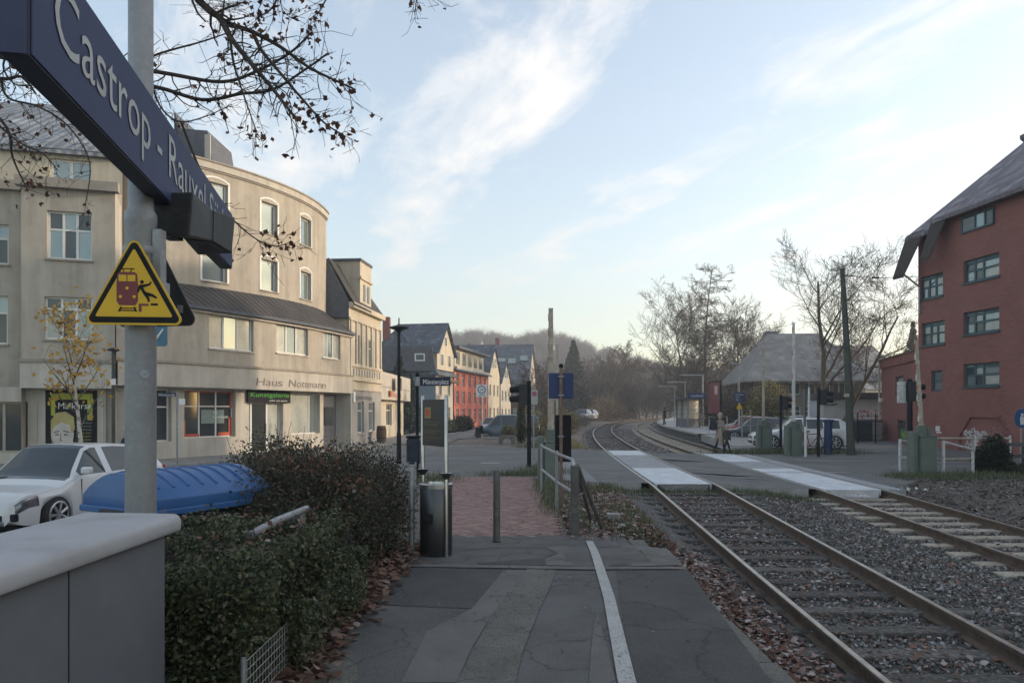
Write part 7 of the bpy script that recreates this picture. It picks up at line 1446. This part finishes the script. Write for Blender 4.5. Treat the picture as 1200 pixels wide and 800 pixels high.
# ------------------------------------------------------------------ fallen leaves
def ground_leaves(name, label, n, fx, size, m, zf, kind='stuff', tilt=.4, lift=.02):
    x, y = fx(n); z = zf(x, y)+np.abs(RNG.normal(0, lift, len(x)))+.01; o = leaves(name, np.stack([x, y, z], 1), size, m, rot=flat_rot(len(x), tilt), shape=LEAF6); return tag(o, label, 'leaves', kind=kind)
def strip_l(n): y = 3.4+RNG.uniform(0, 1, n)**1.2*6.0; return np.interp(y, [3.4, 5, 6.5, 9.4], [-1.25, -1.32, -1.28, -1.15])+RNG.normal(0, .11, n)-.05, y
ground_leaves('fallen_leaves', 'brown fallen leaves drifted along the foot of the hedge', 2600, strip_l, .085, M['dryleaf'], plat_z, lift=.03)
def strip_r(n): y = 2.5+RNG.uniform(0, 1, n)**1.1*8.5; return np.interp(y, [2, 10, 11], [2.2, 2.25, 2.1])+RNG.normal(0, .25, n).clip(-.5, .52), y
ground_leaves('fallen_leaves', 'frosted brown leaves filling the strip between platform edge and rail', 11000, strip_r, .066, M['frostleaf'], lambda x, y: bed_z(x, y)+.03, lift=.04)
def around(n): y = 10+RNG.uniform(0, 1, n)*7.3; return np.interp(y, [10, 17.3], [1.55, 1.75])+RNG.normal(0, .5, n).clip(-.75, 1.0), y
ground_leaves('fallen_leaves', 'brown leaves lying on the rough ground beside the brick path', 3600, around, .08, M['frostleaf'], lambda x, y: bed_z(x, y)+.0, lift=.025)
def intrack(n): y = 3+RNG.uniform(0, 1, n)*14.3; c = RNG.choice([0, 0, 2.0, 4.0], n); return track_x(y)+c+RNG.normal(0, .42, n), y
def tk(n):
    x, y = intrack(n); rel = x-track_x(y); k = np.all([np.abs(rel-c-s) > .1 for c in (0, 4) for s in (-.7525, .7525)], axis=0); return x[k], y[k]
ground_leaves('fallen_leaves', 'scattered brown leaves lying on the ballast between the rails', 2400, tk, .07, M['frostleaf'], lambda x, y: bed_z(x, y)+.03, lift=.015)
def right_v(n): y = 9+RNG.uniform(0, 1, n)*12; x = track_x(y)+5.3+np.abs(RNG.normal(0, 3.2, n)); return x, y
ground_leaves('fallen_leaves', 'dull frosted leaves covering the verge right of the tracks', 9000, right_v, .075, isl('verge_leaf', [(.07,.055,.045),(.12,.095,.075),(.16,.125,.10),(.10,.09,.08),(.28,.26,.25)], .85), lambda x, y: bed_z(x, y)+.01, lift=.03)
def plat(n): return RNG.uniform(-1.1, 1.5, n), RNG.uniform(3.2, 10.2, n)
ground_leaves('fallen_leaves', 'few small leaf crumbs scattered over the platform asphalt', 110, plat, .03, M['dryleaf'], plat_z, lift=.004, tilt=.2)
def pth(n): return RNG.uniform(-1.3, .7, n), RNG.uniform(10.3, 19, n)
ground_leaves('fallen_leaves', 'few leaf crumbs scattered over the brick path', 140, pth, .045, M['dryleaf'], lambda x, y: zg(x, y)*.2, lift=.004, tilt=.2)
# weeds and grass
BLADE = np.array([[-.04,0,0],[.04,0,0],[.03,.02,.55],[.0,.06,1.0],[-.03,.02,.55]])
def tuft(name, label, pts, size, m):
    n = len(pts); a = RNG.uniform(0, 2*np.pi, n); t = RNG.normal(0, .45, n); c, s = np.cos(a), np.sin(a); rz = np.zeros((n,3,3)); rz[:,0,0]=c; rz[:,0,1]=-s; rz[:,1,0]=s; rz[:,1,1]=c; rz[:,2,2]=1
    ct, st2 = np.cos(t), np.sin(t); rx = np.zeros((n,3,3)); rx[:,0,0]=1; rx[:,1,1]=ct; rx[:,1,2]=-st2; rx[:,2,1]=st2; rx[:,2,2]=ct
    return tag(leaves(name, pts, size, m, rot=rz @ rx, shape=BLADE, jit=.5), label, 'grass', kind='stuff')
def patch(cx, cy, sx, sy, n, zf=bed_z): x = RNG.normal(cx, sx, n); y = RNG.normal(cy, sy, n); return np.stack([x, y, zf(x, y)-.01], 1)
tuft('grass', 'frosted grass and weeds beside the platform end and track', np.concatenate([patch(1.9, 10.4, .22, .5, 900), patch(2.0, 12.5, .3, .8, 900), patch(1.3, 15, .3, 1.2, 700), patch(2.2, 16.6, .35, .4, 900), patch(1.2, 11.8, .2, .6, 350)]), .13, M['weed'])
tuft('grass', 'grass growing against the near edge of the crossing deck', np.concatenate([patch(3.1, 17.2, .15, .15, 500), patch(4.6, 17.1, .4, .2, 700), patch(5.9, 17.2, .5, .2, 900), patch(6.3, 16.9, .4, .25, 500), patch(3.7, 17.1, .3, .12, 500)]), .13, M['weed'])
tuft('grass', 'grass fringe between the brick path and the street', np.concatenate([patch(.2, 19.9, .5, .25, 900, zg), patch(.9, 20.6, .4, .4, 700, zg), patch(-1.9, 18.6, .3, .6, 500, zg), patch(.72, 13.8, .12, .9, 350, zg), patch(.75, 16.5, .15, 1.0, 500, zg), patch(.8, 22, .3, .6, 400, zg)]), .14, M['weed'])
tuft('grass', 'weeds and grass around the railing and green barrier drive', np.concatenate([patch(12.0, 20.8, .5, .5, 1200), patch(13.3, 21.2, .6, .5, 900), patch(11, 20.8, .5, .4, 900), patch(14.6, 17.2, .8, 1.2, 1600), patch(13.2, 15.5, .8, 1.0, 700), patch(14.5, 21, .6, .4, 500)]), .17, M['weed'])
tuft('grass', 'straw coloured grass left of the far track', np.concatenate([patch(2.75, 36.0, .28, 1.2, 900), patch(2.6, 41, .4, 3, 1300), patch(1.9, 36, .5, 1.2, 700)]), .22, M['straw'])
tuft('grass', 'grass growing around the posts and barrier drives beyond the crossing', np.concatenate([patch(X(u, 31.5), 32.0, .5, .3, 350, zg) for u in (880, 900, 918, 935, 952, 997, 862)]+[patch(.9, 34.8, .4, .6, 300, zg), patch(1.6, 38, .4, 1.5, 400, zg)]), .22, M['weed'])
shrub('evergreen_bush', 'dense black green evergreen bush beside the white railing', [((X(1153, 22.3), 22.4, .22), (.28, .35, .45)), ((X(1168, 22), 22.1, .38), (.42, .42, .62)), ((X(1172, 22), 22.0, .05), (.45, .4, .3))], 9000, .06, M['ever'], M['barkdark'], ntw=60)
shrub('ivy_tangle', 'low dark ivy tangle trailing along the low fence', [((X(1192, 22), 22, -.05), (.55, .35, .22)), ((X(1215, 22), 22, -.02), (.6, .35, .25))], 3000, .06, M['hedge'], M['barkdark'], ntw=40)
tag(None, None) if False else None
shrub('autumn_bush', 'pale yellow leaved bush in front of the large brown house', [((X(903, 55), 55, 1.9), (1.6, 1.3, 2.1)), ((X(893, 56), 56, 1.2), (1.3, 1.2, 1.5))], 3800, .16, isl('yellow_leaf', [(.25,.22,.06),(.34,.30,.10),(.14,.13,.05),(.10,.09,.04)], .7, .3), M['bark'], core=False, ntw=200, tsz=.02)
shrub('dark_thicket', 'dark leafless thicket behind the red advertising board', [((X(858, 60), 60, 1.6), (2.2, 2, 2.2)), ((X(880, 60), 60, 1.3), (1.8, 1.6, 1.8)), ((X(842, 70), 70, 1.4), (2.5, 2, 2.0))], 6000, .16, isl('thicket_leaf', [(.03,.035,.025),(.06,.055,.035),(.09,.07,.045),(.05,.045,.03)], .8, .2), M['bark'], core=False, ntw=500, tsz=.02)
shrub('russet_bush', 'russet and straw coloured bush on the bank left of the railway curve', [((X(720, 128), 128, 1.3), (2.6, 2.4, 2.0)), ((X(708, 126), 126, 1.6), (2.8, 2.6, 2.5)), ((X(735, 143), 143, 1.2), (2.8, 2.4, 2.2)), ((X(698, 124), 124, 1.0), (2.2, 2.2, 1.7))], 5000, .2, isl('russet_leaf', [(.22,.11,.05),(.32,.20,.08),(.16,.10,.06),(.30,.24,.12),(.10,.07,.04)], .8, .2), M['bark'], core=False, ntw=300, tsz=.025)
shrub('grey_bramble', 'grey frosted bramble bank beside the parked frosted cars', [((X(665, 74), 74, .6), (1.5, 2.2, 1.0)), ((X(652, 66), 66, .8), (1.4, 2, 1.2)), ((X(676, 84), 84, .5), (1.6, 2, .9))], 5000, .17, isl('bramble_leaf', [(.10,.08,.06),(.18,.15,.12),(.30,.28,.26),(.08,.07,.05)], .85, .2), M['bark'], core=False, ntw=350, tsz=.02)
shrub('ivy_stump', 'ivy covered trunk standing behind the stone planter', [((X(611, 40), 40, .7), (.32, .3, 1.0)), ((X(611.5, 40), 40, 1.7), (.28, .25, .8))], 2400, .09, M['hedge'], M['bark'], core=True, ntw=30)
shrub('garden_bush', 'rounded clipped bush in front of the salmon terraced house', [((X(542, 70), 70, .35), (1.1, 1.1, .85))], 2500, .17, M['shrub'], M['bark'], ntw=40)
shrub('garden_hedge', 'low garden hedge along the pavement beside the salmon terrace', [((X(524, 66), 66, .25), (.9, 2, .7)), ((X(532, 70), 70, .1), (.9, 1.4, .6))], 2500, .16, M['hedge'], M['bark'], ntw=40)
shrub('street_bush', 'brownish bush between the van and the raised barrier', [((X(634, 48), 48, .3), (1.0, .9, .9)), ((X(628, 52), 52, .6), (.9, .9, 1.2)), ((X(655, 55), 55, .6), (1.6, 1.4, 1.2))], 4200, .12, isl('bush_leaf', [(.06,.075,.03),(.12,.10,.05),(.17,.13,.06),(.22,.24,.06)], .8, .2), M['bark'], core=False, ntw=260, tsz=.015)
shrub('island_shrub', 'dry twiggy shrub growing out of the stone planter', [((X(596, 39), 39.1, .62), (.45, .3, .32))], 700, .07, MATS['bush_leaf'], M['bark'], core=False, ntw=60)
# ------------------------------------------------------------------ trees beyond the crossing
sgs, _ = grow(13.0, .26, 11, 5, .60, (20, 10, 7, 5), (.58, .48, .44, .4), .34, .04, .06, .2, minr=.019)
tree('spreading_tree', 'large spreading bare tree with many upright boughs beyond the shelter', X(805, 92), 92, -.2, sgs, M['bark'], M['bark'], 2, sc=.95)
sgs, _ = grow(18.8, .24, 12, 4, .92, (64, 8, 5), (.22, .36, .4), .05, .12, .02, .12, minr=.022, nseg=(20, 5, 4, 3))
tree('larch_tree', 'tall narrow leafless larch rising above the spreading tree', X(829, 95), 95, -.2, sgs, mat('bark_russet', (.13,.075,.05), .9, (.09,.06,.045), 5), MATS['bark_russet'], 1, sc=1.1)
sgs, _ = grow(12.2, .24, 14, 5, .58, (18, 10, 7, 5), (.56, .48, .44, .4), .34, .04, .06, .2, minr=.019)
tree('spreading_tree', 'bare rounded tree right of the tall larch', X(862, 88), 88, -.2, sgs, M['bark'], M['bark'], 2, sc=.92)
sgs, _ = grow(10.6, .25, 18, 5, .50, (9, 8, 7, 5), (.58, .52, .46, .42), .20, .30, .10, .25, lean=(-.06, 0), minr=.011)
tree('birch_tree', 'tall bare tree with fine drooping twigs behind the white estate car', X(966, 49), 49, -.15, sgs, mat('bark_brown', (.10,.082,.062), .9, (.15,.125,.10), 5), MATS['bark_brown'], 2)
sgs, _ = grow(9.2, .20, 23, 5, .52, (8, 8, 7, 5), (.60, .52, .46, .42), .16, .28, .11, .25, lean=(.22, 0), minr=.011)
tree('birch_tree', 'bare drooping tree leaning towards the brick annexe', X(978, 51), 51, -.15, sgs, MATS['bark_brown'], MATS['bark_brown'], 2)
sgs, _ = grow(11.5, .2, 31, 4, .6, (18, 11, 9), (.50, .46, .42), .30, .06, .1, .2, minr=.034)
w1 = tree('bare_tree', 'bare grey tree in the wooded bank beyond the railway curve', X(712, 128), 128, -.2, sgs, M['bark'], M['bark'], 2, group='bare trees beyond the railway curve')
sgs, _ = grow(10.5, .2, 37, 4, .7, (20, 11, 9), (.48, .46, .42), .22, .05, .12, .2, minr=.034)
w2_ = tree('bare_tree', 'bare grey tree in the wooded bank beyond the railway curve', X(745, 150), 150, -.2, sgs, M['bark'], M['bark'], 2, group='bare trees beyond the railway curve')
index_kids(); rs3 = random.Random(4)
for i, (u, Y, s) in enumerate(((700, 150, .95), (724, 165, 1.1), (735, 140, .8), (757, 168, 1.15), (770, 172, 1.0), (785, 178, 1.1), (800, 150, .9), (690, 170, 1.05), (660, 150, .8), (780, 140, .75), (815, 160, .9), (845, 150, 1.0), (875, 130, .8), (890, 120, .7), (640, 145, .9), (625, 150, .8), (835, 120, .75), (750, 135, .6), (765, 150, .7))):
    twin((w1, w2_)[i % 2], w1['label'], X(u, Y), Y, -.3, rs3.uniform(0, 6.28), s, 'bare trees beyond the railway curve')
for u, Y, s, lab in ((1063, 66, .55, 'small bare tree behind the brick annexe roof'), (1005, 82, .6, 'bare tree behind the large hipped roof house'), (630, 62, .42, 'small bare street tree beside the raised barrier'), (940, 110, .8, 'bare tree behind the villa ridge')):
    twin(w1, lab, X(u, Y), Y, -.3, rs3.uniform(0, 6), s, 'single bare trees'); 
def conifer(name, label, x, y, h, r, n, m, z=-.3):
    t = thing(name, label, 'tree', (x, y, z)); MB().tube([(x, y, z-.1), (x, y, z+h)], [r*.07+.05, .02], 8).build('trunk', M['bark'], t); k = RNG.uniform(0, 1, n)**.75; tier = np.floor(k*16)/16+RNG.uniform(0, .045, n); zz = h*(1-tier)*.96+h*.04; rr = r*(tier+.03)*RNG.uniform(.2, 1, n)**.5; a = RNG.uniform(0, 6.283, n); rr = rr*(1+.22*np.sin(a*5+np.floor(k*16)*1.7)); p = np.stack([x+rr*np.cos(a), y+rr*np.sin(a), z+zz-.28*rr+h*.04], 1)
    leaves('crown', p, .5*h/12, m, t, shape=LEAF4); return t
fir = isl('fir_needles', [(.02,.032,.028),(.035,.05,.042),(.05,.065,.055)], .8, .1)
conifer('fir_tree', 'dark conical fir tree in front of the wooded hill', X(672, 140), 140, 14.5, 4.6, 5200, fir); conifer('fir_tree', 'small frosted conifer behind the brick annexe', X(1070, 62), 62, 9.0, 1.6, 2600, isl('frost_needles', [(.10,.10,.08),(.16,.15,.12),(.24,.22,.18)], .8, .2)); conifer('fir_tree', 'dark conifer beside the flat shop and mansard house', X(468, 66), 66, 7.0, 1.7, 3000, fir, -.4); conifer('fir_tree', 'second dark conifer close to the mansard house wall', X(482, 68), 68, 5.2, 1.6, 2600, fir, -.4)
# ------------------------------------------------------------------ wooded hill
hx, hy = np.meshgrid(np.linspace(-420, 420, 90), np.linspace(200, 620, 40))
def hill_z(x, y):
    u = 600+x/y*F; top = np.interp(u, [-200, 200, 480, 530, 560, 600, 640, 700, 780, 900, 1100, 1500], [80, 74, 70, 86, 90, 78, 82, 62, 44, 34, 30, 34]); t = sst(200, 380, y); return -1+t*(top/F*380*.92)+2.2*np.sin(x*.05)*np.sin(y*.04)*t
v = np.stack([hx, hy, hill_z(hx, hy)], -1).reshape(-1, 3); i = np.arange(39*90).reshape(39, 90)[:, :-1].ravel(); tag(np_mesh('hill', v, np.stack([i, i+1, i+91, i+90], 1), mat('hill_floor', (.07,.06,.05), .95, (.10,.085,.07), .1), smooth=True), kind='structure')
nT = 2300; tx_ = RNG.uniform(-260, 260, nT*3); ty_ = 225+RNG.uniform(0, 1, nT*3)**.8*175; u_ = 600+tx_/ty_*F; k = (u_ > 380) & (u_ < 1250); tx_, ty_ = tx_[k][:nT], ty_[k][:nT]; nT = len(tx_); hT = RNG.uniform(6.5, 11, nT)
tz_ = hill_z(tx_, ty_); segl = []; 
rsT = random.Random(8); proto = []
for q in range(46):
    a = rsT.uniform(0, 6.28); b = rsT.uniform(.05, .55); z0_ = rsT.uniform(.2, .55); proto.append(((0, 0, z0_*.8), (math.cos(a)*b*.55, math.sin(a)*b*.55, min(z0_+rsT.uniform(.2, .5), 1.02)), .006, .0025))
for q in range(120):
    p_ = proto[rsT.randrange(46)]; a0 = np.array(p_[0]); a1 = np.array(p_[1]); s_ = a0+(a1-a0)*rsT.uniform(.4, 1); d = np.array([rsT.gauss(0, .1), rsT.gauss(0, .1), rsT.uniform(0, .16)]); proto.append((tuple(s_), tuple(s_+d), .0035, .0018))
proto.append(((0, 0, 0), (0, 0, .8), .014, .006)); pa = np.array([p[0] for p in proto]); pb = np.array([p[1] for p in proto]); r0_ = np.array([p[2] for p in proto]); r1_ = np.array([p[3] for p in proto]); kk = len(proto)
ang = RNG.uniform(0, 6.28, nT); c, s = np.cos(ang), np.sin(ang)
def place(q): 
    x = c[:, None]*q[None, :, 0]-s[:, None]*q[None, :, 1]; y = s[:, None]*q[None, :, 0]+c[:, None]*q[None, :, 1]; return np.stack([x*hT[:, None]+tx_[:, None], y*hT[:, None]+ty_[:, None], q[None, :, 2]*hT[:, None]+tz_[:, None]], -1).reshape(-1, 3)
A_, B_ = place(pa), place(pb); R0 = (r0_[None]*hT[:, None]).ravel()*1.6; R1 = (r1_[None]*hT[:, None]).ravel()*1.6
d = B_-A_; d /= np.linalg.norm(d, axis=1)[:, None]; w = np.cross(d, np.array([.37, .81, .45])); w /= np.linalg.norm(w, axis=1)[:, None]; w2v = np.cross(d, w)
t3 = np.arange(3)*2*np.pi/3; ring = np.cos(t3)[None, :, None]*w[:, None]+np.sin(t3)[None, :, None]*w2v[:, None]
V_ = np.concatenate([A_[:, None]+ring*R0[:, None, None], (B_)[:, None]+ring[:, :1]*R1[:, None, None]], 1); fb = np.array([[0,1,3],[1,2,3],[2,0,3]]); F_ = (fb[None]+(np.arange(len(A_))*4)[:, None, None]).reshape(-1, 3)
tag(np_mesh('hill_wood', V_.reshape(-1, 3), F_, mat('hill_twigs', (.095,.088,.088), .95, (.135,.125,.125), .05), smooth=False), 'bare grey brown wood covering the hill behind the houses', 'wood', kind='stuff')
# litter
lt = thing('plastic_litter', 'crumpled white plastic scrap lying on the verge right of the track', 'litter', (X(1069, 17.6), 17.6, -.2)); lp_ = RNG.normal(0, .12, (26, 3))*np.array([1.6, .7, .25])+np.array([X(1069, 17.6), 17.6, float(bed_z(11, 17.6))+.05]); leaves('scrap', lp_, .06, M['white'], lt, shape=LEAF6)
lt = thing('paper_litter', 'small white paper scrap near the near rail', 'litter', (X(953, 7.3), 7.3, -.5)); leaves('scrap', RNG.normal(0, .02, (7, 3))+np.array([X(953, 7.4), 7.4, float(bed_z(3, 7.4))+.06]), .07, M['white'], lt, shape=LEAF6)
# ================================================================== haze
hz = MB().box((-700, -60, -3), (700, 640, 95)).build('haze', mat('haze_unused', (1, 1, 1))); hz['kind'] = 'stuff'; hm = bpy.data.materials.new('haze_air'); hm.use_nodes = True; t_ = hm.node_tree; t_.nodes.remove(t_.nodes['Principled BSDF']); pv = N(t_, 'ShaderNodeVolumePrincipled')
pv.inputs['Color'].default_value = (.97, .97, 1, 1); pv.inputs['Density'].default_value = .0013; pv.inputs['Anisotropy'].default_value = .35; L(t_, pv.outputs[0], t_.nodes['Material Output'].inputs['Volume']); hz.data.materials.clear(); hz.data.materials.append(hm)
